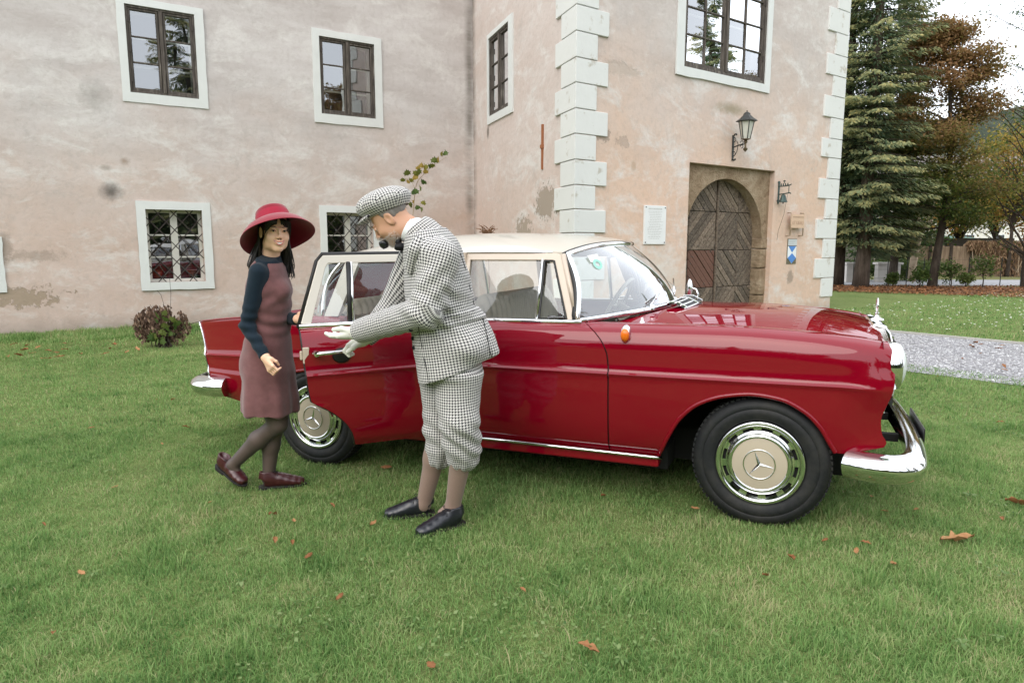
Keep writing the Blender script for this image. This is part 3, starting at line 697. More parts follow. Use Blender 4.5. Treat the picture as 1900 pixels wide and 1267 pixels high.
fW = pchip([-3.82, -3.6, -3.2, -2.7, -2.0, -1.0, -.3, .2, .36, .46, .53, .60], [.735, .785, .84, .877, .892, .895, .893, .888, .878, .866, .85, .815])
fZT = pchip([-3.85, -3.3, -2.6, -1.6, -.9, -.2, .18, .41, .52, .60], [.884, .937, .964, .972, .972, .974, .958, .936, .918, .900])
fCR = pchip([-3.85, -3.3, -2.5, -1.5, .3, .60], [.655, .680, .716, .722, .722, .708])
def feats(x):
    x = np.asarray(x, float); Wx, zt, cr = fW(x), fZT(x), fCR(x); fb = sm(-2.5, -3.2, x); ca = 1-sm(.36, .52, x)
    lo = sm(.30, .52, x)          # the lower front corner tucks in
    z = [0*x+.20, 0*x+.285, 0*x+.34, 0*x+.46, 0*x+.60, cr-.018, cr, cr+.010, cr+.045, zt-.115, zt-.060, zt-.022, zt]
    w = [Wx-.13, Wx-.088, Wx-.052, Wx-.020-.03*lo, Wx-.008-.022*lo, Wx-.004, Wx+.0035*ca, Wx-.010*ca, Wx-.013*ca-.004, Wx-.020, Wx-.033+.012*fb, Wx-.058+.038*fb, Wx-.105+.083*fb]
    return np.array(z), np.array(w)
def sidew(x, z):
    x = np.asarray(x, float); z = np.asarray(z, float); Zf, Wf = feats(x); K = len(Zf)
    h = np.diff(Zf, axis=0); d = np.diff(Wf, axis=0)/h; m = np.zeros_like(Wf); m[0], m[-1] = d[0], d[-1]
    p = d[:-1]*d[1:] > 0; w1, w2 = 2*h[1:]+h[:-1], h[1:]+2*h[:-1]
    with np.errstate(all='ignore'): mm = (w1+w2)/(w1/d[:-1]+w2/d[1:])
    m[1:-1] = np.where(p, mm, 0)
    i = np.clip((Zf <= z[None]).sum(0)-1, 0, K-2); g = lambda A: np.take_along_axis(A, i[None], 0)[0]
    i1 = i+1; g1 = lambda A: np.take_along_axis(A, i1[None], 0)[0]
    hh = g1(Zf)-g(Zf); u = np.clip((z-g(Zf))/hh, 0, 1); u2, u3 = u*u, u**3
    w = (2*u3-3*u2+1)*g(Wf)+(u3-2*u2+u)*hh*g(m)+(-2*u3+3*u2)*g1(Wf)+(u3-u2)*hh*g1(m)
    return w+.011*sm(-2.35, -2.5, x)*(1-sm(.548, .562, z))*sm(.33, .45, z)
AR_F = ([-.503, -.48, -.456, -.388, -.291, -.165, -.042, .079, .188, .261, .311, .333], [.288, .335, .388, .510, .598, .646, .662, .648, .596, .525, .44, .402])
AR_R = ([-3.092, -3.075, -3.0, -2.85, -2.70, -2.55, -2.40, -2.315, -2.285, -2.275], [.335, .42, .53, .605, .625, .607, .53, .41, .33, .288])
fAF = pchip(*AR_F); fAR = pchip(*AR_R)
def zbot(x):
    x = np.asarray(x, float); r = np.full(x.shape, .288)
    r = np.where((x > -.503) & (x <= .333), fAF(x), r)
    r = np.where(x > .333, np.interp(x, [.333, .36, .45, .52, .60], [.402, .396, .410, .424, .445]), r)
    r = np.where((x > -3.092) & (x < -2.275), fAR(x), r)
    r = np.where(x <= -3.092, np.interp(x, [-3.8, -3.64, -3.26, -3.092], [.40, .367, .325, .335]), r)
    return r
GAPZ = [.28, .5, .70, .81, .87, .92, .955, .975]; GAPX = [-.766, -.758, -.756, -.765, -.787, -.826, -.872, -.915]
fGAP = pchip(GAPZ, GAPX)
fFRONT = pchip([.38, .43, .455, .50, .57, .635, .70, .75, .81, .90, .95], [.50, .535, .548, .526, .518, .535, .556, .562, .563, .558, .552])
fREAR = pchip([.36, .40, .55, .66, .78, .90], [-3.635, -3.655, -3.70, -3.725, -3.755, -3.80])
XB = -1.70            # hinge line between the doors
def side_panel(cols, xa=None, xb=None, ra=.3, rb=.3, side=1, top=0, nlo=22, nup=22):
    """body side sheet; cols are nominal x, the two ends bend to the curves xa(z), xb(z)"""
    cols = np.asarray(cols, float); P = []
    lo_s = np.linspace(0, 1, nlo); up_s = 1-(1-np.linspace(0, 1, nup))**1.35
    for x in cols:
        zb = float(zbot(np.array(x))); cr = float(fCR(x)); zt = float(fZT(x)); zl = cr-.022
        z = np.concatenate([zb+(zl-zb)*lo_s, cr+np.array([-.013, -.006, 0, .003, .007, .013, .022]), cr+.032+(zt-cr-.032)*up_s])
        X = np.full(len(z), x)
        if xa is not None: X = X+(xa(z)-cols[0])*(1-sm(0, ra, abs(x-cols[0])))
        if xb is not None: X = X+(xb(z)-cols[-1])*(1-sm(0, rb, abs(x-cols[-1])))
        w = sidew(X, z)
        if top:                      # fold over the top, inwards
            e = [(zt+.004, -.145), (zt+.003, -.185), (zt-.003, -.225), (zt-.014, -.243)]
            z = np.append(z, [q[0] for q in e]); X = np.append(X, [X[-1]]*4); w = np.append(w, [fW(X[-1])+q[1] for q in e])
        P.append(np.stack([X, YC-side*w, z], 1))
    return np.array(P)
def arc_cols(ends, arcs, step=.03):
    x = list(np.arange(ends[0], ends[1], step))+[ends[1]]
    for a in arcs:
        n = 44; c = (a[0]+a[1])/2; r = (a[1]-a[0])/2; th = np.linspace(PI, 0, n); x = [q for q in x if not a[0]-.004 < q < a[1]+.004]+list(c+r*np.cos(th))+[a[0]-.0015, a[1]+.0015]
    return np.array(sorted(q for q in set(np.round(x, 5)) if ends[0]-1e-6 <= q <= ends[1]+1e-6))
def shell(P, th, name, mat, parent, inward, smooth=True, M=None):
    """sheet with thickness"""
    b = MB(); b.grid(P); Q = P+np.array(inward)*th; b.grid(Q)
    a, c = P.shape[:2]; n = a*c
    e = [(i, 0) for i in range(a)]+[(a-1, j) for j in range(1, c)]+[(i, c-1) for i in range(a-2, -1, -1)]+[(0, j) for j in range(c-2, 0, -1)]
    idx = [i*c+j for i, j in e]
    for p, q in zip(idx, idx[1:]+idx[:1]): b.f.append((p, q, q+n, p+n))
    return b.build(name, mat, parent, smooth=smooth, auto=42, M=M)
# --- front fenders, front door, rear quarters
cf = arc_cols((-.765, .56), [(-.503, .333)])
PF = side_panel(cf, lambda z: fGAP(z)+.004, fFRONT, .25, .22, 1, 1)
shell(PF, .012, 'front_fender', m_red, car, (0, 1, -.2))
PFl = side_panel(cf, lambda z: fGAP(z)+.004, fFRONT, .25, .22, -1, 1)
shell(PFl, .012, 'front_fender', m_red, car, (0, -1, -.2))
PD = side_panel(np.linspace(XB+.003, -.765, 34), None, lambda z: fGAP(z)-.004, .2, .25, 1)
fdoor = shell(PD, .03, 'front_door', m_red, car, (0, 1, 0))
cq = arc_cols((-3.72, -2.475), [(-3.092, -2.275)])
PQ = side_panel(cq, fREAR, None, .5, .2, 1); shell(PQ, .012, 'rear_fender', m_red, car, (0, 1, 0))
PQl = side_panel(arc_cols((-3.72, -.765), [(-3.092, -2.275)]), fREAR, lambda z: fGAP(z)-.004, .5, .25, -1); shell(PQl, .012, 'left_side_panel', m_red, car, (0, -1, 0))
def lip(xs, fn, n, name, off=.0, r=.011):
    X = np.linspace(xs[0]+.002, xs[-1]-.002, n); th = np.linspace(PI, 0, n); c = (xs[0]+xs[-1])/2; X = c+(xs[-1]-xs[0])/2*np.cos(th)*.998
    Z = fn(X); w = sidew(X, Z)+.001
    for s in (1, -1):
        q = MB(); q.tube(np.stack([X, YC-s*(w-.003), Z], 1), r, 10); q.build(name, m_red, car, smooth=True)
lip(AR_F[0], fAF, 70, 'wheel_arch_lip'); lip(AR_R[0], fAR, 60, 'wheel_arch_lip')
# dark strips added behind the shut lines in place of gap shade
z = np.linspace(.29, .968, 30); xg = fGAP(z); q = MB(); q.grid(np.array([[(a-.03, YC-float(sidew(np.array(a), np.array(c)))+.014, c), (a+.03, YC-float(sidew(np.array(a), np.array(c)))+.014, c)] for a, c in zip(xg, z)])); q.build('gap_backing', m_seal, car)
q = MB(); q.box(XB-.03, XB+.03, .04, .07, .30, .93); q.build('pillar_gap_backing', m_seal, car)
# --- sill, underbody, wheel wells
q = MB(); q.box(-2.28, -.50, .045, .12, .225, .285); q.build('sill', m_red, car, bevel=.01)
q = MB(); q.tube([(-2.26, .035, .287), (-1.4, .032, .289), (-.52, .034, .283), (-.485, .05, .28)], .0115, 8, flat=.8); q.build('sill_strip', m_chrome, car, smooth=True)
q = MB(); q.box(-2.30, -.48, .20, 1.54, .17, .29); q.box(-3.55, -3.1, .25, 1.5, .36, .42); q.box(-.5, .45, .42, 1.32, .17, .60); q.box(-3.12, -2.2, .42, 1.32, .18, .55); q.build('underbody', m_under, car)
def well(cx, r, y0, y1, zc):
    a = np.linspace(.12, PI-.12, 24); q = MB(); q.grid(np.array([[(cx+r*math.cos(t), y0, zc+r*math.sin(t)), (cx+r*math.cos(t), y1, zc+r*math.sin(t))] for t in a]))
    q.add([(cx+r*math.cos(t), y1, zc+r*math.sin(t)) for t in a], [tuple(range(len(a)))]); q.build('wheel_well', m_under, car)
for cx, zc, rr_ in ((-.06, .30, .42), (-2.69, .30, .43)):
    well(cx, rr_, .035, .42, zc); well(cx, rr_, 2*YC-.035, 2*YC-.42, zc)
# --- hood, cowl, front face
xs = np.linspace(-.50, .535, 40); ws = np.linspace(-1, 1, 49); P = []
fHC = pchip([-.62, -.46, -.117, .18, .40, .50, .56], [1.030, 1.027, 1.019, 1.002, .972, .950, .925])
for x in xs:
    row = []
    for u in ws:
        wh = .648; ze = float(fZT(x))-.017; c = float(fHC(x)); r = abs(u); k = 1-r**2.4
        xx = x-(.30*r**2.2)*(1-sm(-.50, .1, x)); wl = wh-.02*sm(.3, .55, x)
        row.append((xx, YC+u*wl, ze+(c-ze)*k))
    P.append(row)
P = np.array(P); shell(P, .01, 'hood', m_red, car, (0, 0, -1))
q = MB(); row0 = P[0]; q.grid(np.array([[tuple(p), tuple(p+np.array([-.09*(1-abs(u)*.3), 0, -.006])), tuple(p+np.array([-.2, 0, -.03]))] for p, u in zip(row0, ws)])-np.array([.004, 0, .004])); q.build('cowl', m_red, car, smooth=True)
q = MB(); zz = np.linspace(.44, .93, 16); q.grid(np.array([[(float(fFRONT(a))-.03-.015*(u*u), YC+u*.80, a) for u in np.linspace(-1, 1, 21)] for a in zz])); q.build('front_panel', m_red, car, smooth=True)
# grille shell
q = MB(); gp = [(.50, .47), (.585, .47), (.618, .62), (.622, .80), (.600, .905), (.575, .945), (.515, .955), (.50, .93)]
n_ = len(gp); w0 = .275
V = [(p[0], YC-w0*(1.0 if p[1] < .85 else .86), p[1]) for p in gp]+[(p[0], YC+w0*(1.0 if p[1] < .85 else .86), p[1]) for p in gp]
q.add(V, [tuple(range(n_)), tuple(range(2*n_-1, n_-1, -1))]+[(i, i+n_, (i+1) % n_+n_, (i+1) % n_) for i in range(n_)]); grl = q.build('grille', m_chrome, car, bevel=.012)
q = MB(); q.box(.6225, .6255, YC-.235, YC+.235, .50, .86); q.build('grille_opening', m_dash, grl)
for k in range(9): MB().box(.6258, .632, YC-.235, YC+.235, .52+.038*k, .53+.038*k).build('grille_slat', m_chrome, grl)
MB().box(.6258, .638, YC-.012, YC+.012, .50, .86).build('grille_bar', m_chrome, grl)
# star mascot on the grille
mas = MB(); mas.lathe([(.038, .950), (.036, .958), (.014, .966), (.009, .985), (.012, .992), (0, .996)], 16, 'z', (.548, YC, 0)); mas = mas.build('mascot', m_chrome, car, smooth=True)
q = MB(); a = np.linspace(0, 2*PI, 33); q.tube([(.548+.0, YC+.042*math.cos(s), 1.030+.042*math.sin(s)) for s in a], .0042, 8, cap=False); q.build('mascot_ring', m_chrome, mas, smooth=True)
def star(q, c, r, ax, depth):
    """three-pointed star in the plane across axis ax"""
    for k in range(3):
        t = PI/2+k*2*PI/3; d = np.array([math.cos(t), math.sin(t)]); n = np.array([-d[1], d[0]]); tip = d*r; b1 = n*r*.13-d*.0; b2 = -n*r*.13; p3 = lambda u, h: {'x': (c[0]+h, c[1]+u[0], c[2]+u[1]), 'y': (c[0]+u[0], c[1]+h, c[2]+u[1])}[ax]
        q.add([p3(tip, 0), p3(b1, 0), p3(b2, 0), p3(np.zeros(2), depth), p3(np.zeros(2), -depth), p3(-d*r*.06, 0)], [(0, 1, 3), (0, 3, 2), (0, 4, 1), (0, 2, 4), (1, 5, 3), (5, 2, 3), (1, 4, 5), (5, 4, 2)])
    return q
star(MB(), (.548, YC, 1.030), .042, 'x', .006).build('mascot_star', m_chrome, mas)
# --- headlights
for s in (1, -1):
    y = YC-s*.708; hl = empty('headlight', parent=car)
    q = MB(); q.lathe([(.100, .515), (.111, .538), (.1135, .550), (.112, .570), (.105, .588), (.096, .596), (.092, .592), (.09, .56)], 40, 'x', (0, y, .806), 1.0, 1.0); q.build('chrome_ring', m_chrome, hl, smooth=True, auto=60)
    q = MB(); q.lathe([(.094, .589), (.085, .600), (.06, .612), (.03, .618), (0, .620)], 32, 'x', (0, y, .806)); q.build('lens', m_clearlens, hl, smooth=True)
    q = MB(); q.lathe([(0.03, .52), (.034, .555), (.026, .572), (0, .577)], 20, 'x', (0, y, .690)); q.build('side_lamp', m_clearlens, hl, smooth=True)
# --- bumpers
def bumper(path, zc, h, d, name, ends=True):
    pts = spline(path, 90); T = np.gradient(pts, axis=0); T /= np.linalg.norm(T, axis=1)[:, None]; N = np.stack([T[:, 1], -T[:, 0]], 1)
    prof = [(-.5, -.035), (-.5, -.005), (-.46, .008), (-.30, .022), (-.05, .034), (.12, .034), (.30, .022), (.42, .004), (.5, -.02), (.5, -.05)]
    G = np.array([[(p[0]+n[0]*o*d, p[1]+n[1]*o*d, zc+v*h) for v, o in prof] for p, n in zip(pts, N)])
    b = MB(); b.grid(G)
    k = len(prof)
    for e in (0, len(pts)-1): b.f.append(tuple(e*k+i for i in range(k)))
    return b.build(name, m_chrome, car, smooth=True, auto=50)
fr = [(.375, .015), (.45, -.018), (.545, -.030), (.620, -.010), (.665, .045), (.692, .14), (.714, .35), (.724, .6), (.728, YC)]
bumper(fr+[(p[0], 2*YC-p[1]) for p in fr[-2::-1]], .352, .125, 1.15, 'front_bumper')
for bx_ in ((.50, .66, .60, .64, .33, .37), (.50, .66, 1.10, 1.14, .33, .37)): MB().box(*bx_).build('bumper_bracket', m_under, car)
q = MB(); q.box(.772, .782, YC-.26, YC+.26, .30, .41); q.build('number_plate', plain('black_plate', (.012, .012, .013), .35), car, bevel=.004)
q = MB(); q.box(.73, .770, YC-.2, YC+.2, .315, .335); q.build('plate_holder', m_under, car)
rr_ = [(-3.50, .05), (-3.62, .022), (-3.76, .055), (-3.82, .12), (-3.865, .25), (-3.885, .55), (-3.89, YC)]
rb_ = [(p[0], 2*YC-p[1]) for p in rr_[-2::-1]]
bumper((rr_+rb_)[::-1], .447, .130, 1.25, 'rear_bumper')
# --- roof and glass
fRC = pchip([-2.80, -2.45, -2.1, -1.7, -1.4, -1.05, -.97, -.89], [1.355, 1.428, 1.468, 1.480, 1.470, 1.443, 1.430, 1.408])
fRG = pchip([-2.85, -2.5, -2.2, -1.6, -1.1, -1.0, -.88], [1.290, 1.335, 1.356, 1.362, 1.352, 1.342, 1.30]); WG = .668
us = np.linspace(-1, 1, 45); P = []
for v in np.linspace(0, 1, 46):
    row = []
    for u in us:
        xh = -.893-.175*abs(u)**2.1; xr = -2.74+.03*abs(u)**2; x = xh+(xr-xh)*v; wg = WG-.03*sm(-2.3, -2.8, x)-.02*sm(-1.3, -1.0, x)
        zg, zc = float(fRG(x)), float(fRC(min(x, -.89))); row.append((x, YC-u*wg, zg+(zc-zg)*(1-abs(u)**2.5)))
    P.append(row)
PR = np.array(P); roof = shell(PR, .02, 'roof', m_cream, car, (0, 0, -1))
for s, j in ((1, -1), (-1, 0)):
    e = PR[2:-8, j]; q = MB(); q.tube(e+np.array([0, -.006*s, -.004]), .0085, 8); q.build('rain_gutter', m_chrome, roof, smooth=True)
    q = MB(); q.tube(e+np.array([0, .004*s, -.018]), .012, 8); q.build('gutter_seal', m_seal, roof, smooth=True)
uu = np.linspace(-1, 1, 41)
head = np.array([(-.893-.175*abs(u)**2.1+.012, YC-u*.652, float(fRG(-.893-.175*abs(u)**2.1))+(float(fRC(-.893-.175*abs(u)**2.1))-float(fRG(-.893-.175*abs(u)**2.1)))*(1-abs(u)**2.5)-.012) for u in uu])
base = np.array([(-.575-.385*abs(u)**2.4, YC-u*.785, 1.030-.050*abs(u)**2.2) for u in uu])
G = np.array([[head[i]*(1-v)+base[i]*v+np.array([.035*math.sin(PI*v), 0, .012*math.sin(PI*v)]) for v in np.linspace(0, 1, 14)] for i in range(len(uu))])
q = MB(); q.grid(G); ws_ = q.build('windscreen', glass_mat('windscreen_glass', (.86, .90, .88), 1.6, 0, .10, 4.0), car, smooth=True)
loop = np.concatenate([G[:, 0], G[-1, 1:], G[::-1, -1][1:], G[0, ::-1][1:]])
q = MB(); q.tube(loop, .016, 10, cap=False); q.build('windscreen_trim', m_chrome, ws_, smooth=True)
q = MB(); q.tube(loop*np.array([1, 1, 1])+np.array([-.016, 0, .0]), .018, 8, cap=False); q.build('windscreen_seal', m_seal, ws_, smooth=True)
# green ring badge and papers behind the windscreen
bd = ws_
i0 = 36; pA = G[i0, 3]*.5+G[i0, 4]*.5; dU = G[i0-4, 3]-G[i0, 3]; dU /= np.linalg.norm(dU); dV = G[i0, 8]-G[i0, 2]; dV /= np.linalg.norm(dV); nn = np.cross(dU, dV); nn = nn if nn[0] > 0 else -nn
q = MB(); a = np.linspace(0, 2*PI, 25); q.grid(np.array([[pA+nn*.004+dU*r*math.cos(t_)+dV*r*math.sin(t_) for r in (.016, .034)] for t_ in a])); q.build('ring_sticker', plain('mint_sticker', (.26, .55, .47), .5), bd)
q = MB(); q.add([pA+nn*.003+dU*x+dV*y for x, y in ((-.045, -.065), (.04, -.065), (.04, -.02), (-.045, -.02))], [(0, 1, 2, 3)]); q.build('paper_sticker', plain('white_sticker', (.7, .72, .7), .6), bd)
hb = np.array([(-2.72+.15*abs(u)**2.4, YC-u*.640, 1.368-.045*abs(u)**2.2) for u in uu]); bb = np.array([(-3.10+.43*abs(u)**2.4, YC-u*.768, .958+.0*u) for u in uu])
G2 = np.array([[hb[i]*(1-v)+bb[i]*v+np.array([-.05*math.sin(PI*v), 0, .03*math.sin(PI*v)]) for v in np.linspace(0, 1, 10)] for i in range(len(uu))])
q = MB(); q.grid(G2); rw = q.build('rear_window', m_carglass, car, smooth=True)
loop = np.concatenate([G2[:, 0], G2[-1, 1:], G2[::-1, -1][1:], G2[0, ::-1][1:]]); q = MB(); q.tube(loop, .014, 8, cap=False); q.build('rear_window_trim', m_chrome, rw, smooth=True)
for s in (1, -1):
    q = MB(); n = 8
    A = np.linspace((-2.44, .655, 1.338), (-2.53, .795, .968), n); B = np.linspace((-2.56, .640, 1.325), (-2.66, .770, .962), n)
    G3 = np.array([[A[i]*(1-v)+B[i]*v for v in np.linspace(0, 1, 6)] for i in range(n)]); G3[..., 1] = YC-s*G3[..., 1]; shell(G3, .03, 'rear_pillar', m_cream, car, (0, s, 0))
# --- tail: deck, fins inner, rear face
q = MB(); X = np.linspace(-3.0, -3.76, 20)
q.grid(np.array([[(x, YC-u*(float(fW(x))-.023), float(fZT(x)) if abs(u) == 1 else float(fZT(x))-.004-.045*sm(-2.9, -3.3, x)*sm(1, .90, abs(u))+.012*(1-u*u)) for u in np.r_[-1, -.985, np.linspace(-.95, .95, 27), .985, 1]] for x in X])); q.build('boot_lid', m_red, car, smooth=True)
q = MB(); X = np.linspace(-2.5, -3.02, 8); q.grid(np.array([[(x, YC-u*(float(fW(x))-.10+.06*sm(-2.5, -3.2, x)), float(fZT(x))-.006) for u in np.linspace(-1, 1, 15)] for x in X])); q.build('parcel_deck', m_red, car, smooth=True)
q = MB(); zz = np.linspace(.38, .885, 16); q.grid(np.array([[(float(fREAR(a))-.012+.012*(abs(u)**6), YC-u*(float(sidew(np.array(-3.70), np.array(a)))-.012), a) for u in np.linspace(-1, 1, 25)] for a in zz])); q.build('rear_panel', m_red, car, smooth=True)
for s in (1, -1):
    zz = np.linspace(.42, .887, 20); q = MB(); q.tube([(float(fREAR(a))-.004, YC-s*(float(sidew(np.array(float(fREAR(a))+.02), np.array(min(a, .88))))-.004), a) for a in zz], .0075, 8); q.build('fin_trim', m_chrome, car, smooth=True)
    q = MB(); q.lathe([(.0, -.055), (.03, -.045), (.045, -.02), (.05, .02)], 20, 'x', (-3.715, YC-s*.66, .64), 1.3, 1.35); q.build('tail_light', m_redlens, car, smooth=True)
    q = MB(); q.tube(np.array([(x, YC-s*(float(fW(x))-.024), float(fZT(x))+.003) for x in np.linspace(-3.79, -3.0, 20)]), .006, 8); q.build('fin_edge', m_red, car, smooth=True)
# --- side glass frames
def frame_bar(b, pts, wx, th):
    """flat bars round a window; pts are (x, w, z)"""
    for p, r in zip(pts[:-1], pts[1:]):
        b.tube([(p[0], YC-p[1], p[2]), (r[0], YC-r[1], r[2])], wx, 4, flat=th)
def wz(z): return .792-(.792-.672)*(np.clip(z, .97, 1.36)-.972)/(1.36-.972)
def win(parent, outer, inner, side=1, org=(0, 0), mats=None):
    """window frame as a flat band between two (x,z) polygons, leaning with the cabin"""
    n = len(outer); b = MB(); o = lambda p, d: (p[0]-org[0], YC-side*(wz(p[1])-d)-org[1], p[1])
    for d0_, d1_ in ((0, .03),):
        V = [o(p, d0_) for p in outer]+[o(p, d0_) for p in inner]+[o(p, d1_) for p in outer]+[o(p, d1_) for p in inner]
        F = []
        for i in range(n):
            j = (i+1) % n; F += [(i, j, n+j, n+i), (2*n+i, 3*n+i, 3*n+j, 2*n+j), (i, 2*n+i, 2*n+j, j), (n+i, n+j, 3*n+j, 3*n+i)]
        b.add(V, F)
    return b.build('window_frame', m_beige, parent, bevel=.004)
def gpane(parent, poly, side=1, org=(0, 0), d=.016):
    b = MB(); b.add([(p[0]-org[0], YC-side*(wz(p[1])-d)-org[1], p[1]) for p in poly], [tuple(range(len(poly)))]); return b.build('pane', m_carglass, parent)
FO = [(XB+.004, .965), (XB+.004, 1.352), (-1.12, 1.347), (-1.085, 1.335), (-.965, .965)]; FI = [(XB+.055, .985), (XB+.055, 1.312), (-1.13, 1.308), (-1.118, 1.300), (-1.012, .985)]
for s in (1, -1):
    par = fdoor if s == 1 else car
    win(par, FO, FI, s); gpane(par, FI, s)
    q = MB(); q.tube([(-1.19, YC-s*(wz(.98)+.002), .98), (-1.19, YC-s*(wz(1.31)+.002), 1.312)], .009, 8); q.build('window_divider', m_chrome, par, smooth=True)
    q = MB(); q.tube([(-1.178, YC-s*(wz(1.304)-.001), 1.304), (-1.122, YC-s*(wz(1.304)-.001), 1.303), (-1.02, YC-s*(wz(.99)-.001), .992), (-1.178, YC-s*(wz(.99)-.001), .992), (-1.178, YC-s*(wz(1.304)-.001), 1.304)], .007, 6); q.build('vent_window_trim', m_seal, par)
    q = MB(); q.tube([(-1.12, YC-s*.80, 1.0), (-1.03, YC-s*.80, 1.005)], .006, 6); q.build('vent_catch', m_chrome, par)
    q = MB(); q.tube([(XB+.003, YC-s*.798, .972), (-1.2, YC-s*.800, .974), (-.93, YC-s*.797, .976)], .011, 8, flat=1.3); q.build('belt_strip', m_chrome, par, smooth=True)
    q = MB(); q.tube([(-.955, YC-s*.782, .985), (-1.075, YC-s*.672, 1.338)], .016, 8); q.build('screen_pillar', m_beige, car, smooth=True)
# far rear door glass (closed side)
RO = [(-2.50, .965), (-2.40, 1.30), (-2.37, 1.352), (XB-.004, 1.352), (XB-.004, .965)]; RI = [(-2.445, .985), (-2.36, 1.285), (-2.34, 1.312), (XB-.055, 1.312), (XB-.055, .985)]
win(car, RO, RI, -1); gpane(car, RI, -1)
q = MB(); q.tube([(-2.22, YC+wz(.98), .98), (-2.22, YC+wz(1.31), 1.312)], .009, 8); q.build('window_divider', m_chrome, car)
q = MB(); q.tube([(-2.5, YC+.79, .968), (XB, YC+.798, .972)], .011, 8); q.build('belt_strip', m_chrome, car)
for s in (-1, 1): MB().box(XB-.03, XB+.03, YC+s*.68-.02, YC+s*.68+.02, .97, 1.352).build('centre_pillar', m_beige, car)
# front door handle
def handle(par, x, y, z, name='door_handle'):
    h = MB(); h.tube([(x-.085, y-.012, z), (x-.07, y-.034, z), (x, y-.040, z+.002), (x+.06, y-.034, z+.004), (x+.09, y-.010, z+.006)], [.010, .013, .011, .010, .009], 10); h.lathe([(.0, -.046), (.014, -.044), (.017, -.03), (.017, .0)], 14, 'y', (x-.075, y, z)); return h.build(name, m_chrome, par, smooth=True, auto=60)
handle(fdoor, -1.57, YC-.878, .83)
# --- the open rear door
HY = YC-.885
fDR = pchip([.285, .36, .42, .48, .53, .560, .572, .60, .75, .90, .975], [.535, .552, .582, .635, .700, .752, .768, .775, .79, .80, .802])
zc_ = np.r_[np.linspace(.290, .70, 44), .722+np.array([-.012, -.006, 0, .003, .007, .013, .022]), .754+(.972-.754)*(1-(1-np.linspace(0, 1, 22))**1.35)]
P = []
for u in np.linspace(0, 1, 34):
    x = XB-.004-(fDR(zc_)-.004)*u; P.append(np.stack([x-XB, YC-sidew(x, zc_)-HY, zc_], 1))
P = np.array(P)
rd = shell(P, .055, 'rear_door', m_red, car, (0, 1, 0)); rd.matrix_basis = Matrix.Translation((XB, HY, 0)) @ Matrix.Rotation(R(46), 4, 'Z')
org = (XB, HY)
RO2 = [(-2.502, .965), (-2.375, 1.32), (-2.345, 1.352), (XB-.012, 1.352), (XB-.012, .965)]; RI2 = [(-2.440, .985), (-2.338, 1.285), (-2.320, 1.308), (XB-.055, 1.308), (XB-.055, .985)]
wf_ = win(rd, RO2, RI2, 1, org); wf_.data.materials.clear(); wf_.data.materials.append(m_cream); gpane(rd, RI2, 1, org)
e = P[-1]; q = MB(); q.tube(e[::3]+np.array([.004, .03, 0]), .011, 8); q.build('edge_seal', m_seal, rd, smooth=True)
q = MB(); q.tube([(p[0]-org[0], YC-wz(p[1])+.024-org[1], p[1]) for p in [(-2.508, .965), (-2.381, 1.32), (-2.350, 1.358), (XB-.02, 1.358)]], .011, 8); q.build('frame_seal', m_seal, rd, smooth=True)
q = MB(); q.tube([(-2.215-org[0], YC-wz(.98)-org[1]-.002, .98), (-2.195-org[0], YC-wz(1.31)-org[1]-.002, 1.312)], .0075, 8); q.build('window_divider', m_chrome, rd, smooth=True)
q = MB(); q.tube([(-2.232-org[0], YC-wz(.98)-org[1]+.004, .98), (-2.212-org[0], YC-wz(1.31)-org[1]+.004, 1.312)], .012, 8); q.build('divider_seal', m_seal, rd, smooth=True)
q = MB(); q.tube([(-2.505-org[0], YC-.79-org[1], .972), (XB-org[0]-.01, YC-.800-org[1], .973)], .013, 8, flat=1.3); q.build('belt_strip', m_chrome, rd, smooth=True)
hd = handle(rd, -2.36-org[0], YC-.872-org[1], .835)
q = MB(); q.lathe([(.0, -.002), (.035, -.003), (.042, .003), (.03, .012)], 20, 'y', (-2.30-org[0], YC-.880-org[1], .815), 1.2, 1.0); q.build('handle_cup', m_seal, rd, smooth=True)
q = MB(); q.box(-.80, -.765, .02, .05, .78, .87); q.box(-.815, -.80, .028, .045, .80, .85); q.build('door_lock', m_beige, rd, bevel=.006)
# door opening inside the car: jamb and inner quarter
for bx_ in ((-2.52, -2.47, .06, .10, .56, .97), (-1.73, XB-.006, .05, .10, .30, .97)): MB().box(*bx_).build('door_jamb', m_red, car, bevel=.01)
# --- cabin
q = MB(); q.box(-2.45, -.60, .14, 1.60, .30, .34); q.build('cabin_floor', m_dash, car)
def seat(xb, zb, zt, name, dx=-.10):
    q = MB(); n = 161; ys = np.linspace(.20, 1.54, n); vs = np.linspace(0, 1, 15); G = []
    for y in ys:
        pl = .014*abs(math.sin((y-.2)/.075*PI/1)); end = sm(.20, .36, y)*sm(1.54, 1.38, y); row = []
        for v in vs:
            a = v*PI; top = zt-.09*(1-end); row.append((xb+dx*math.sin(a*.5)*0+dx*(v if v < .75 else .75+(v-.75)*2.2)+.06*math.sin(a)+pl*(v < .8), y, zb+(top-zb)*math.sin(min(v/.8, 1)*PI/2) if v < .8 else top-.02*(v-.8)/.2*(v-.8)/.2*8))
        G.append(row)
    q.grid(np.array(G)); q.build(name, m_seat, car, smooth=True)
    q = MB(); q.box(xb-.20, xb-.11, .22, 1.52, zb-.1, zt-.05); q.build(name+'_core', m_seat, car, bevel=.04)
    q = MB(); q.box(xb-.03, xb+.46, .18, 1.56, .42, .58); q.build(name+'_cushion', m_seat, car, bevel=.05)
seat(-1.60, .55, 1.10, 'front_seat'); seat(-2.55, .55, 1.06, 'rear_seat')
q = MB(); q.box(-.98, -.72, .15, 1.59, .62, .965); q.build('dashboard', m_dash, car, bevel=.05)
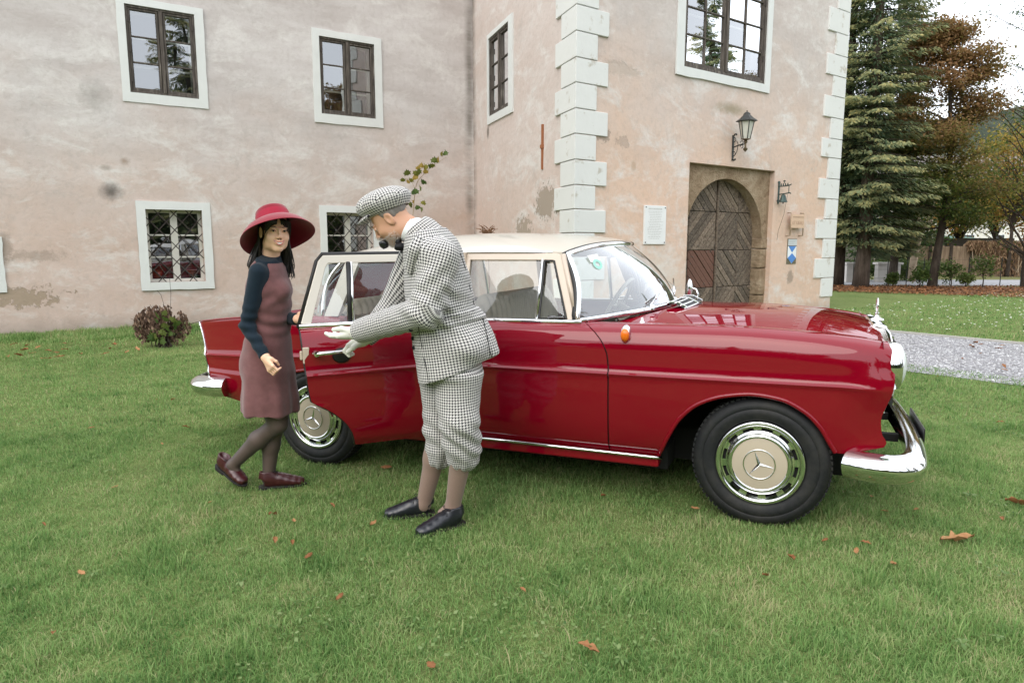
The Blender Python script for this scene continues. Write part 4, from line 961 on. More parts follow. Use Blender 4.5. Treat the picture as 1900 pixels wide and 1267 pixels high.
q = MB(); a = np.linspace(0, 2*PI, 41); ax = np.array([-.55, 0, .42]); 
sc_ = np.array([-1.03, 1.25, .985]); e1 = np.array([0, 1., 0]); e2 = np.array([.50, 0, .866])
q.tube([sc_+.195*(math.cos(t_)*e1+math.sin(t_)*e2) for t_ in a], .013, 8, cap=False); sw = q.build('steering_wheel', m_ivory, car, smooth=True)
q = MB(); q.tube([sc_-.19*e1, sc_-.05*e2*.3, sc_+.19*e1], .010, 6); q.tube([sc_, sc_-.18*e2], .010, 6); q.tube([sc_, sc_+np.array([.35, 0, -.2])], .022, 8); q.lathe([(0, .03), (.04, .02), (.045, 0)], 16, 'x', tuple(sc_-np.array([.03, 0, 0]))); q.build('steering_spoke', m_ivory, sw, smooth=True)
q = MB(); q.tube([sc_+.13*(math.cos(t_)*e1+math.sin(t_)*e2) for t_ in a], .006, 6, cap=False); q.build('horn_ring', m_chrome, sw, smooth=True)
q = MB(); q.box(-.955, -.935, YC-.10, YC+.10, 1.315, 1.365); q.tube([(-.94, YC, 1.34), (-.91, YC, 1.40)], .006, 6); q.build('interior_mirror', m_seal, car, bevel=.008)
# --- small outside fittings
q = MB(); q.lathe([(.0, -.030), (.015, -.028), (.026, -.018), (.030, 0), (.030, .02)], 20, 'y', (-.672, .01, .928), .85, 1.65); ind = q.build('indicator_base', m_chrome, car, smooth=True)
q = MB(); q.lathe([(.0, -.042), (.012, -.041), (.022, -.034), (.0255, -.022), (.0255, -.01)], 20, 'y', (-.671, .008, .927), .85, 1.35); q.build('amber_lens', m_amber, ind, smooth=True)
q = MB(); q.lathe([(.018, .955), (.016, .975), (.008, .985), (.006, 1.0), (0, 1.002)], 14, 'z', (-.62, .16, 0)); q.build('aerial_base', m_chrome, car, smooth=True)
vg = MB(); vs = np.linspace(-1, 1, 21); vg.grid(np.array([[(-.47-.05*u*u+dx, YC+.29*u, 1.028-.018*u*u+dz) for dx, dz in ((-.05, .018), (-.045, .034), (.0, .034), (.055, .008), (.06, -.004))] for u in vs])); vg = vg.build('cowl_vent', m_seal, car, smooth=True)
for k, (dx, dz) in enumerate(((-.045, .037), (.0, .037), (.03, .023), (.056, .008))): MB().tube([(-.47-.05*u*u+dx, YC+.29*u, 1.028-.018*u*u+dz) for u in vs], .0055, 8).build('vent_slat', m_chrome, vg, smooth=True)
for u in (-.93, -.33, .33, .93): MB().tube([(-.47-.05*u*u+dx, YC+.29*u, 1.030-.018*u*u+dz) for dx, dz in ((-.05, .037), (0, .039), (.058, .010))], .005, 6).build('vent_rib', m_chrome, vg)
mr = MB(); mr.tube([(-.55, 1.46, .975), (-.525, 1.47, 1.0), (-.515, 1.475, 1.04), (-.53, 1.475, 1.075), (-.565, 1.475, 1.085)], .008, 8); mr.lathe([(.02, .972), (.018, .985), (.008, .99)], 12, 'z', (-.55, 1.46, 0)); mr = mr.build('wing_mirror', m_chrome, car, smooth=True)
q = MB(); q.lathe([(.0, -.012), (.03, -.012), (.05, -.002), (.052, .006), (.04, .018), (0, .026)], 24, 'x', (-.578, 1.475, 1.085), 1, 1.25); q.build('mirror_head', m_chrome, mr, smooth=True)
for y0, y1 in ((.42, .95), (1.0, 1.45)):
    wp = MB(); wp.tube([(-.60-.10*abs((y0-YC)/.8)**2, y0, 1.045), (-.63, (y0+y1)/2, 1.10), (-.72, y1, 1.13)], .005, 6); wp.lathe([(.014, 1.02), (.014, 1.05), (0, 1.055)], 10, 'z', (-.59-.10*abs((y0-YC)/.8)**2, y0, 0)); wp.tube([(-.615, y0+.08, 1.08), (-.70, y1+.08, 1.145)], .007, 6); wp.build('wiper', m_chrome, car, smooth=True)
# --- wheels
def make_wheel():
    w = empty('wheel', parent=car); tp = [(.212, .012), (.222, .004), (.245, -.002), (.268, -.001), (.270, .0015), (.273, -.001), (.290, .002), (.305, .010), (.316, .022), (.322, .040), (.324, .085), (.322, .130), (.314, .150), (.29, .168), (.24, .172), (.205, .16)]
    q = MB(); q.lathe(tp, 72, 'y'); ty = q.build('tyre', m_rubber, w, smooth=True, auto=50)
    q = MB()
    for k in range(72):
        a0 = 2*PI*k/72; 
        for y0, y1, o in ((.030, .055, 0), (.062, .085, .5), (.092, .115, 0), (.120, .142, .5)):
            a = a0+o*2*PI/72; c, s_ = math.cos(a), math.sin(a); tx, tz = -s_, c; h = .0088; r0, r1 = .318, .3275
            V = [(r*c+tx*h*e, y, r*s_+tz*h*e) for r in (r0, r1) for y in (y0, y1) for e in (-1, 1)]; q.add(V, [(0,1,3,2),(4,6,7,5),(0,4,5,1),(2,3,7,6),(0,2,6,4),(1,5,7,3)])
    tr = q.build('tread_block', m_rubber, w); tr['kind'] = 'stuff'
    q = MB(); q.lathe([(.206, .016), (.210, .006), (.205, -.001), (.196, -.003), (.186, .004), (.182, .013)], 72, 'y'); rm = q.build('rim', m_chrome, w, smooth=True)
    # slotted ring: segments between twelve windows
    q = MB(); ns = 12
    for k in range(ns):
        a0 = 2*PI*(k+.30)/ns; a1 = 2*PI*(k+.70)/ns; q.grid(np.array([[(r*math.cos(a), y, r*math.sin(a)) for r, y in ((.183, .012), (.172, .014), (.160, .013), (.150, .008))] for a in np.linspace(a0-2*PI*.0/ns, a1, 6)]))
    for r0, r1, y0, y1 in ((.186, .176, .011, .014), (.160, .150, .013, .006)): q.lathe([(r0, y0), (r1, y1)], 72, 'y')
    q.build('slotted_ring', m_chrome, w, smooth=True)
    q = MB(); q.lathe([(.186, .030), (.10, .034)], 40, 'y'); q.build('wheel_disc', m_under, w)
    q = MB(); q.lathe([(.151, .008), (.146, -.008), (.138, -.014), (.130, -.012), (.127, -.008)], 64, 'y'); hc = q.build('hub_cap', m_chrome, w, smooth=True)
    q = MB(); q.lathe([(.128, -.009), (.10, -.013), (.06, -.016), (0, -.018)], 64, 'y'); q.build('painted_disc', m_hub, w, smooth=True)
    q = MB(); a = np.linspace(0, 2*PI, 49); q.tube([(.073*math.cos(t_), -.0165, .073*math.sin(t_)) for t_ in a], .0030, 8, cap=False); q.build('emblem_ring', m_chrome, w, smooth=True)
    q = MB(); star(q, (0, -.017, 0), .071, 'y', .008); q.build('emblem_star', m_chrome, w)
    q = MB(); q.tube([(.165*math.cos(2.2), .015, .165*math.sin(2.2)), (.160*math.cos(2.2), -.012, .160*math.sin(2.2))], .005, 8); q.build('valve', m_seal, w)
    return w
whl = make_wheel(); whl.matrix_basis = Matrix.Translation((0, .0, .318)) @ Matrix.Rotation(R(-20), 4, 'Y')
for x, y, rot, fl in ((-2.70, .005, 12, 0), (0, 2*YC, 40, PI), (-2.70, 2*YC, 77, PI)):
    c = copy_tree(whl, car); c.matrix_basis = Matrix.Translation((x, y, .318)) @ Matrix.Rotation(fl, 4, 'Z') @ Matrix.Rotation(R(rot), 4, 'Y')
# ================================================================= people
def skin_mat(name, c, red):
    t = NT(name); n = t.noise(14, 4); t.set(color=t.mix(n, tuple(np.array(c)*.93), tuple(np.array(c)*1.06)), rough=.48, spec=.4, sss=.12)
    t.b.inputs['Subsurface Radius'].default_value = (.012, .005, .003); t.bump(t.noise(160, 3), .06, .002); return t.m
m_skin_w = skin_mat('skin_light', (.88, .555, .385), 0); m_skin_m = skin_mat('skin_ruddy', (.56, .31, .20), 0)
def houndstooth():
    t = NT('houndstooth_wool'); uv = t.n('ShaderNodeUVMap', uv_map='weave').outputs[0]; s = t.sep(t.mapping(uv, scale=(1/.0130, 1/.0130, 1)))
    f = lambda a: t.math('FLOOR', t.math('MULTIPLY', a, 8)); U, V = f(s[0]), f(s[1])
    md = lambda a, k: t.math('FLOORED_MODULO', a, k)
    wu = t.math('LESS_THAN', md(U, 8), 4.0); wv = t.math('LESS_THAN', md(V, 8), 4.0); tw = t.math('LESS_THAN', md(t.math('ADD', U, V), 4), 1.5)
    dark = t.math('ADD', t.math('MULTIPLY', wu, tw), t.math('MULTIPLY', wv, t.math('SUBTRACT', 1, tw)))
    n = t.noise(90, 3); c = t.mix(dark, t.mix(n, (.62, .605, .58), (.72, .705, .68)), (.022, .021, .026)); t.set(color=c, rough=.9, spec=.15, sheen=.15)
    t.bump(t.math('ADD', t.math('MULTIPLY', t.noise(320, 2), .5), t.math('MULTIPLY', t.noise(16, 3), 1.2)), .3, .004); return t.m
m_hound = houndstooth()
def fabric(name, c, var=.15, bs=260, rough=.9, sheen=.1, fold=.3):
    t = NT(name); c = np.array(c); t.set(color=t.mix(t.noise(30, 5), tuple(c*(1-var)), tuple(c*(1+var))), rough=rough, spec=.2, sheen=sheen)
    t.bump(t.math('ADD', t.noise(bs, 3), t.math('MULTIPLY', t.noise(13, 3), 1.5)), fold, .004); return t.m
m_mauve = fabric('mauve_wool', (.170, .076, .076), .28, 420, .95, .3); m_navy = fabric('navy_jersey', (.006, .016, .027), .2, 300, .8, .1, .35)
m_hatred = fabric('red_felt', (.21, .003, .016), .1, 500, .9, .35, .15); m_hatband = fabric('red_ribbon', (.28, .004, .024), .06, 300, .6, .1, .1)
m_whitecloth = fabric('white_cotton', (.76, .77, .77), .05, 300, .8, 0, .15); m_blackcloth = fabric('black_silk', (.010, .010, .012), .1, 200, .5, 0, .2)
m_glove = fabric('cream_leather', (.74, .735, .67), .06, 240, .55, 0, .25); m_glovestrap = plain('brown_leather', (.20, .085, .04), .6)
m_stock_m = NT('sheer_grey_stocking'); m_stock_m.set(color=m_stock_m.mix(m_stock_m.noise(300, 2), (.20, .13, .10), (.27, .185, .145)), rough=.6, sheen=.2); m_stock_m = m_stock_m.m
m_stock_w = NT('sheer_black_tights'); lw = m_stock_w.n('ShaderNodeLayerWeight'); lw.inputs[0].default_value = .35; m_stock_w.set(color=m_stock_w.mix(lw.outputs['Facing'], (.105, .072, .060), (.014, .012, .013)), rough=.55, sheen=.1); m_stock_w = m_stock_w.m
m_shoe_b = plain('black_shoe_leather', (.012, .013, .018), .28, var=.3, vs=14, spec=.6, bump=.12, bs=40); m_shoe_r = plain('oxblood_shoe_leather', (.050, .010, .012), .3, var=.35, vs=14, spec=.6, bump=.12, bs=40)
m_sole = plain('shoe_sole', (.012, .010, .010), .7)
def hair_mat(name, a, b, rough=.38):
    t = NT(name); n = t.noise(60, 4, .6, t.mapping(t.coord(), scale=(1, 1, .15))); t.set(color=t.mix(n, a, b), rough=rough, spec=.5); t.bump(n, .5, .004); return t.m
m_hair_w = hair_mat('black_hair', (.006, .005, .005), (.022, .018, .016)); m_hair_m = hair_mat('greying_hair', (.10, .085, .075), (.26, .235, .215), .6); m_beard = hair_mat('white_beard', (.50, .45, .40), (.72, .68, .63), .7)
m_eyewhite = plain('eye_white', (.66, .63, .60), .25); m_iris = plain('dark_iris', (.012, .008, .006), .12); m_lip = plain('lip', (.56, .16, .15), .4); m_teeth = plain('teeth', (.80, .78, .72), .25)

def axes(f, up):
    f = np.asarray(f, float); f /= np.linalg.norm(f); up = np.asarray(up, float); r = np.cross(f, up); r /= np.linalg.norm(r); u = np.cross(r, f)
    return np.stack([r, f, u], 1)         # columns: local x (the figure's right), y forward, z up
def mat4(c, Rm, s=1.0):
    M = np.eye(4); M[:3, :3] = np.asarray(Rm)*s; M[:3, 3] = c; return Matrix(M.tolist())
def head_sdf(p, c, Rm, s, jaw=1.0, male=False):
    q = ((p-np.asarray(c, np.float32)) @ np.asarray(Rm, np.float32))/s
    d = ell(q, (0, -.017, .035), (.073, .094, .084))
    d = smin(d, ell(q, (0, .030, -.030), (.062*jaw, .058, .080)), .03)
    d = smin(d, ell(q, (0, .062, -.098), (.026*jaw, .024, .022)), .035)
    for sx in (1, -1):
        d = smin(d, ell(q, (sx*.036, .054, -.036), (.026, .026, .024)), .025)
        d = smin(d, ell(q, (sx*.046*jaw, .005, -.075), (.020, .035, .028)), .03)
        d = smax(d, -ell(q, (sx*.032, .101, .002), (.021, .016, .012)), .012)
        d = smin(d, ell(q, (sx*.032, .0835, .001), (.015, .009, .0085)), .004)
        d = smin(d, cone(q, (sx*.014, .091, .017), (sx*.046, .079, .018), .006 if male else .004, .005), .010)
        d = smin(d, ell(q, (sx*.0125, .094, -.036), (.009, .010, .008)), .006)
        e = ell(q, (sx*.076, -.012, -.012), (.008, .021, .034)); e = smax(e, -ell(q, (sx*.084, -.008, -.008), (.008, .011, .020)), .006); d = smin(d, e, .008)
    d = smin(d, cone(q, (0, .088, .012), (0, .108 if male else .103, -.030), .0065, .0105 if male else .009), .010)
    d = smin(d, ell(q, (0, .088, -.066), (.026, .013, .016)), .012)
    d = smax(d, -ell(q, (0, .106, -.0665), (.022, .010, .0028)), .003)
    return d*s
def nearest_uv(V, F, axes_list):
    """weave coordinates per face corner; axes_list: (distance fn, origin, axis, ref, radius)"""
    C = V[F].mean(1); D = np.stack([a[0](C.astype(np.float32)) for a in axes_list], 1); r = D.argmin(1); UV = np.zeros((len(F), 4, 2))
    for k, (_, o, ax, ref, rad) in enumerate(axes_list):
        m = r == k
        if not m.any(): continue
        ax = np.asarray(ax, float)/np.linalg.norm(ax); ref = np.asarray(ref, float); ref = ref-ax*(ref @ ax); ref /= np.linalg.norm(ref); b = np.cross(ax, ref)
        q = V[F[m]]-np.asarray(o); a = np.arctan2(q @ b, q @ ref); a = a[:, :1]+(a-a[:, :1]+PI) % (2*PI)-PI; UV[m, :, 0] = a*rad; UV[m, :, 1] = q @ ax
    return UV
def sdf_obj(name, fn, lo, hi, h, mat, parent=None, uvs=None, it=1, disp=None):
    V, F = surface_nets(fn, lo, hi, h); V = relax(V, F, it, .5)
    if disp is not None: V = V+vnormals(V, F)*disp(V)[:, None]
    o = fast_mesh(name, V, F[:, ::-1] if False else F, mat, parent, True)
    me = o.data
    if uvs is not None:
        uv = me.uv_layers.new(name='weave'); uv.data.foreach_set('uv', nearest_uv(V, F, uvs).reshape(-1).astype(np.float32))
    return o
def hand_sdf(p, w, tips, palm_c, pr, thumb, th_mid, r=.0088):
    """palm ellipsoid-ish slab from wrist to knuckles, four bent fingers and a thumb; w wrist point; tips: list of (knuckle, mid, tip)"""
    d = None
    for k, m, t in tips:
        e = smin(cone(p, k, m, r*1.08, r), cone(p, m, t, r, r*.8), .004); d = e if d is None else np.minimum(d, e)
    k = [np.asarray(q[0]) for q in tips]
    pal = None
    for a in k:
        e = cone(p, w, a, pr, r*1.25); pal = e if pal is None else smin(pal, e, .012)
    d = smin(d, pal, .006)
    a, m, t = thumb; d = smin(d, smin(cone(p, w, a, pr*.9, r*1.35), smin(cone(p, a, m, r*1.35, r*1.15), cone(p, m, t, r*1.15, r*.9), .004), .008), .006)
    return d
def shoe(parent, heel, toe, up, mat, L, wd=.045, lift=0):
    """laced leather shoe in its own frame: x along the foot"""
    heel, toe, up = (np.asarray(a, float) for a in (heel, toe, up)); d = toe-heel; d /= np.linalg.norm(d); y = np.cross(up, d); y /= np.linalg.norm(y); u = np.cross(d, y); M = np.eye(4); M[:3, 0], M[:3, 1], M[:3, 2], M[:3, 3] = d, y, u, heel; M = Matrix(M.tolist()); k = L/.28
    def f(p):
        p = p/k
        s = loft(p, [((.035, 0, .045), .036, .045), ((.08, 0, .046), .036, .050), ((.13, 0, .042), .039, .044), ((.17, 0, .035), .043, .036), ((.21, 0, .029), .044, .029), ((.245, 0, .024), .038, .024), ((.270, 0, .021), .024, .018)], (0, 1, 0))
        s = smin(s, loft(p, [((.045, 0, .05), .036, .046), ((.056, 0, .104), .032, .050)], (0, 1, 0)), .02)
        s = smax(s, -(p[:, 2]-.004), .004)                                   # flat underneath
        top = ell(p, (.050, 0, .128), (.044, .029, .050)); s = smax(s, -top, .006)       # mouth of the shoe
        return smax(s, p[:, 2]-.100+np.maximum(p[:, 0]-.07, 0)*.25, .004)*k
    o = sdf_obj('shoe', f, np.array([-.02, -.07, -.01])*k, np.array([.31, .07, .12])*k, .0036, mat, parent, it=1); o.matrix_basis = M
    so = MB(); n = 28; pr = [(.0, 0), (.004, .022), (.03, .038), (.10, .037), (.17, .044), (.22, .045), (.262, .034), (.284, .012), (.288, 0)]; pl = [(x*k, y_*k) for x, y_ in pr]+[(x*k, -y_*k) for x, y_ in pr[-2:0:-1]]
    so.prism_z(pl, -.004*k, .008*k); so.prism_z([(x, y_*.96) for x, y_ in pl if x < .11*k], -.020*k, -.0042*k); so.build('sole', m_sole, o, bevel=.002)
    lc = MB()
    for i in range(4):
        x = (.108+.019*i)*k; z = (.0935-.0085*i)*k; lc.tube([(x-.006*k, -.017*k, z-.006*k), (x, 0, z+.002*k), (x+.006*k, .017*k, z-.006*k)], .0022*k, 6); lc.tube([(x-.006*k, .017*k, z-.006*k), (x, 0, z+.003*k), (x+.006*k, -.017*k, z-.006*k)], .0022*k, 6)
    for sgn in (1, -1): a = np.linspace(0, 5.2, 14); lc.tube([(.098*k+.006*math.cos(t_), sgn*(.018+.014*math.sin(t_*.5))*k, (.100+.006*math.sin(t_))*k) for t_ in a], .002*k, 5); lc.tube([(.10*k, sgn*.004, .097*k), (.115*k, sgn*.034*k, .074*k)], .0018*k, 5)
    lc.build('laces', m_sole, o, smooth=True)
    return o
def bbox(pts, pad): P = np.array(pts); return P.min(0)-pad, P.max(0)+pad
SIDE = np.array([0, 1., 0])

# ----------------------------------------------------------------- the man
def build_man():
    Y0 = 3.33; P = lambda x, y, D=Y0: px(x, y, D)
    hc = P(723, 405, 3.35); hf = np.array([-.74, .10, -.66]); Rm = axes(hf, (-.66, 0, .75)); S = .98
    neck0, neck1 = P(742, 412, 3.35), P(782, 440, 3.34)
    spine = [P(790, 432), P(803, 478), P(812, 530), P(820, 580), P(832, 640), P(838, 690)]
    shN, elN, wrN = P(820, 478, 3.15), P(790, 578, 3.11), P(664, 616, 3.40)
    shF, elF, wrF = P(768, 480, 3.50), P(724, 580, 3.55), P(672, 630, 3.545)
    hipN, knN, anN = P(850, 690, 3.25), P(858, 790, 3.22), P(840, 940, 3.29)
    hipF, knF, anF = P(815, 695, 3.40), P(812, 795, 3.38), P(786, 935, 3.42)
    # hands: near one held palm up pointing along the door, far one closed on the door handle
    fd = P(592, 620, 3.50)-wrN; fd /= np.linalg.norm(fd); upv = np.array([0, 0, 1.]); latv = np.cross(fd, upv); latv /= np.linalg.norm(latv)
    kn = [wrN+fd*.098+latv*o+upv*z for o, z in ((-.028, -.012), (-.009, -.017), (.010, -.019), (.028, -.017))]
    tipsN = [(k, k+fd*.048+upv*.003, k+fd*l+upv*.016) for k, l in zip(kn, (.080, .092, .088, .072))]
    thN = (wrN+fd*.035+upv*.012-latv*.02, wrN+fd*.078+upv*.024-latv*.03, wrN+fd*.135+upv*.021-latv*.02)
    hdl = P(628, 650, 3.56); fF = hdl-wrF; fF /= np.linalg.norm(fF); lat2 = np.cross(fF, upv); lat2 /= np.linalg.norm(lat2); dn = -np.cross(lat2, fF); dn = dn if dn[2] < 0 else -dn
    kn2 = [wrF+fF*.070+lat2*o for o in (-.026, -.009, .009, .026)]
    tipsF = [(k, k+fF*.034+dn*.016, k+fF*.022+dn*.05) for k in kn2]
    thF = (wrF+fF*.02+np.array([0, -.025, -.012]), P(655, 645, 3.50), P(645, 653, 3.50))
    def body(p):
        d = head_sdf(p, hc, Rm, S, 1.05, True)
        d = smin(d, cone(p, neck0, neck1, .058, .066), .03)
        d = smin(d, loft(p, [(c, a-.03, b_-.03) for c, a, b_ in zip(spine, (.15, .19, .19, .175, .18, .17), (.11, .135, .145, .15, .155, .14))], SIDE), .04)
        for a, b_, c in ((shN, elN, wrN), (shF, elF, wrF)): d = smin(d, smin(cone(p, a, b_, .050, .042), cone(p, b_, c, .040, .028), .02), .03)
        d = smin(d, hand_sdf(p, wrN, tipsN, 0, .024, thN, 0, .0085), .01); d = smin(d, hand_sdf(p, wrF, tipsF, 0, .024, thF, 0, .0085), .01)
        for a, b_, c in ((hipN, knN, anN), (hipF, knF, anF)):
            cf_ = b_*.62+c*.38+np.array([.012, 0, 0]); d = smin(d, smin(cone(p, a, b_, .075, .046), smin(cone(p, b_, cf_, .044, .044), cone(p, cf_, c, .044, .028), .02), .02), .02)
            d = smin(d, cone(p, c, c+np.array([-.05, -.005, -.025]), .026, .016), .01)
        return d
    lo, hi = bbox([hc, wrN, wrF, anN, anF, spine[-1], shN, P(592, 620, 3.5)], .19); lo[2] = -.04
    man = sdf_obj('person', body, lo, hi, .0045, m_skin_m, None, it=1)
    tag(man, 'person in black and white houndstooth suit and flat cap bending to open the car door', 'person')
    # jacket
    rad = [(.155, .102), (.205, .142), (.210, .158), (.198, .166), (.205, .170), (.215, .166)]
    spj = [(c, a, b_) for c, (a, b_) in zip(spine, rad)]; hem = P(845, 700)
    spj.append((P(842, 712), .225, .180))
    def torso(p): return loft(p, spj, SIDE)
    def slN(p): return smin(cone(p, shN, elN, .088, .074), cone(p, elN, wrN-(wrN-elN)*.06, .078, .060), .03)
    def slF(p): return smin(cone(p, shF, elF, .085, .070), cone(p, elF, wrF-(wrF-elF)*.08, .072, .056), .03)
    tail = P(905, 655, 3.30)
    bA = P(770, 600, 3.3); bB = P(890, 580, 3.3)
    def jacket(p):
        d = torso(p); d = smin(d, ell(p, P(868, 640, 3.31), (.12, .19, .10)), .06); d = smin(d, cone(p, P(872, 610), tail, .10, .055), .05)
        d = smin(d, ell(p, P(800, 462, 3.33), (.10, .235, .075)), .06)
        zb = p[:, 2]-(bA[2]+(p[:, 0]-bA[0])*(bB[2]-bA[2])/(bB[0]-bA[0])); d = d+.010*np.exp(-(zb/.055)**2)-.011*sm(.030, .024, np.abs(zb))     # waist and belt
        d = smin(d, slN(p), .035); d = smin(d, slF(p), .035)
        # cut: hem plane (rises to the back), sleeve ends, neck opening
        a, b_ = P(783, 714, 3.2), P(921, 658, 3.3); hz = a[2]+(p[:, 0]-a[0])*(b_[2]-a[2])/(b_[0]-a[0])
        d = smax(d, hz-p[:, 2], .008)
        for w_, e_ in ((wrN, elN), (wrF, elF)):
            ax = (w_-e_)/np.linalg.norm(w_-e_); c = w_-ax*.012; cut = (p-c.astype(np.float32)) @ ax.astype(np.float32); far = np.linalg.norm(p-c.astype(np.float32), axis=1) < .16
            d = np.where(far, smax(d, cut, .006), d)
        nk = (neck1-hc)/np.linalg.norm(neck1-hc); d = smax(d, -cone(p, hc, P(772, 430, 3.34), .066, .064), .008)
        return d
    def folds(V):
        ax = (wrN-elN)/np.linalg.norm(wrN-elN); t_ = (V-elN) @ ax; near = np.exp(-((np.linalg.norm(V-elN, axis=1))/.12)**2)
        f = .0085*near*np.sin((V @ np.array([.55, .2, .8]))*95+2*fbm(V, 9, 1, 2)); ax2 = (elN-shN)/np.linalg.norm(elN-shN); mid = (shN+elN)/2
        f += .006*np.exp(-(np.linalg.norm(V-mid, axis=1)/.13)**2)*np.sin((V @ np.array([.75, .1, -.65]))*80+2*fbm(V, 8, 2, 2))
        f += .0055*np.exp(-(np.linalg.norm(V-P(830, 560, 3.2), axis=1)/.16)**2)*np.sin((V @ np.array([.4, .2, .9]))*75+2*fbm(V, 7, 3, 2))
        f += .004*np.exp(-(np.linalg.norm(V-(wrN*.5+elN*.5), axis=1)/.12)**2)*np.sin((V @ ax)*90+1.5*fbm(V, 8, 5, 2))
        return f+.0035*fbm(V, 16, 4, 3)
    tax = spine[0]-spine[-1]
    UVJ = [(torso, spine[-1], tax, (-1, 0, 0), .185), (lambda p: cone(p, shN, elN, .088, .074)-.004, shN, elN-shN, (0, -1, 0), .075), (lambda p: cone(p, elN, wrN, .078, .060)-.004, elN, wrN-elN, (0, -1, 0), .068), (slF, elF, wrF-elF, (0, -1, 0), .065)]
    lo, hi = bbox([P(770, 425), P(925, 660), hem, wrN, wrF, shN-[0, .1, 0], shF+[0, .12, 0]], .11)
    jk = sdf_obj('jacket', jacket, lo, hi, .0055, m_hound, man, UVJ, 1, folds)
    surf = lambda x, y, off=.002, fn=jacket: march(x, y, fn, off)
    def march(x, y, fn, off):
        a = px(x, y, 1.0)-np.array([0, 0, CAM_H]); a /= np.linalg.norm(a); t_ = 2.4
        for _ in range(90):
            q = np.array([0, 0, CAM_H])+a*t_; d = float(fn(q[None].astype(np.float32))[0]); t_ += max(d*.7, .0005)
            if d < .001 or t_ > 4: break
        return np.array([0, 0, CAM_H])+a*(t_-off)
    for nm, pts in (('back_seam', [(854, 470), (864, 500), (872, 535), (880, 566)]), ('front_edge', [(776, 606), (782, 640), (790, 680), (797, 712)]), ('tail_seam', [(896, 590), (903, 620), (909, 650), (913, 664)]), ('belt_edge', [(782, 601), (815, 594), (850, 584), (880, 576)]), ('belt_edge', [(780, 586), (815, 577), (850, 567), (878, 560)])):
        ps_ = [v_ for v_ in (surf(*p_) for p_ in pts) if np.linalg.norm(v_-spine[3]) < .45]
        if len(ps_) < 2: continue
        q = MB(); q.tube(spline(ps_, 24), .0022 if nm != 'belt_edge' else .0015, 5); q.build(nm, m_blackcloth, jk, smooth=True)
    for p_ in ((762, 612), (766, 628), (768, 645)): 
        q = MB(); c = surf(*p_); q.lathe([(0, -.006), (.009, -.005), (.010, 0)], 14, 'y', tuple(c)); q.build('button', m_blackcloth, jk, smooth=True)
    # lapel and upper collar: a doubled strip round the neck
    lp = [surf(*p_) for p_ in ((792, 418, .004), (779, 440, .005), (769, 462, .006), (763, 485, .006), (760, 508, .004))]; lp = [p_ for p_ in lp if np.linalg.norm(p_-spine[1]) < .4]; lp = spline(lp, 26); q = MB(); G = []
    for i, c in enumerate(lp):
        u = i/25; w_ = .024+.020*math.sin(PI*min(1, u*1.05)); n = np.array([-.25, -.9, .2]); tt = np.gradient(lp, axis=0)[i]; tt /= np.linalg.norm(tt); b_ = np.cross(tt, n); b_ /= np.linalg.norm(b_); G.append([c-b_*w_*.6-n*.0, c-b_*w_*.2+n*.006, c+b_*w_*.3+n*.006, c+b_*w_*.7])
    q.grid(np.array(G)); lpo = q.build('lapel', m_hound, jk, smooth=True); me = lpo.data; uv = me.uv_layers.new(name='weave')
    cs = np.array([v.co[:] for v in me.vertices]); li = np.empty(len(me.loops), np.int32); me.loops.foreach_get('vertex_index', li); tx = lp[-1]-lp[0]; tx /= np.linalg.norm(tx); nx = np.cross(tx, (0, 1, 0)); uv.data.foreach_set('uv', np.stack([cs @ tx, cs @ nx], 1)[li].ravel().astype(np.float32)); so = lpo.modifiers.new('thick', 'SOLIDIFY'); so.thickness = .004
    fn = lambda p: smax(loft(p, [(P(775, 428, 3.345), .098, .082), (P(783, 437, 3.342), .108, .094), (P(792, 448, 3.34), .125, .105)], SIDE), -loft(p, [(P(755, 406, 3.345), .085, .068), (P(798, 456, 3.34), .098, .084)], SIDE), .003)
    lo, hi = bbox([P(766, 418, 3.345), P(790, 446, 3.34)], .15); sdf_obj('jacket_collar', fn, lo, hi, .0045, m_hound, jk, [(lambda p: p[:, 0], P(778, 432), P(766, 418)-P(790, 446), (0, -1, 0), .10)], 1)
    # knickerbockers
    cN, cF = P(858, 856, 3.26), P(813, 856, 3.39)
    def legN(p): return loft(p, [(hipN, .115, .122), (P(850, 740, 3.25), .110, .108), (knN+[-.012, 0, .02], .102, .098), (P(858, 825, 3.25), .096, .094), (P(858, 845, 3.26), .084, .080), (cN, .066, .068)], SIDE)
    def legF(p): return loft(p, [(hipF, .11, .105), (P(818, 740, 3.39), .10, .095), (knF+[.01, 0, .02], .095, .085), (P(817, 825, 3.385), .09, .078), (P(815, 845, 3.39), .078, .068), (cF, .062, .060)], SIDE)
    def trousers(p):
        d = smin(legN(p), legF(p), .025); d = smin(d, loft(p, [(P(838, 690), .20, .15), (P(836, 640), .19, .15)], SIDE), .04); return d
    def tfold(V):
        f = 0
        for k, c in ((1, cN), (2, cF)): r_ = V-c; ang = np.arctan2(r_[:, 1], r_[:, 0]); f = f+.004*np.exp(-(r_[:, 2]/.06)**2)*np.exp(-(np.linalg.norm(r_[:, :2], axis=1)/.13)**4)*np.sin(ang*9+k)
        f += .007*np.exp(-((V[:, 2]-.44)/.10)**2)*np.sin(V[:, 2]*70+4*V[:, 0]*10+2*fbm(V, 10, 11, 2))
        return f+.0045*fbm(V*np.array([1, 1, .6]), 17, 12, 3)
    lo, hi = bbox([hipN, hipF, cN, cF, P(838, 640)], .17); lo[2] = cN[2]-.09
    sdf_obj('knickerbockers', trousers, lo, hi, .006, m_hound, man, [(legN, hipN, hipN-cN, (0, -1, 0), .115), (legF, hipF, hipF-cF, (0, -1, 0), .105)], 1, tfold)
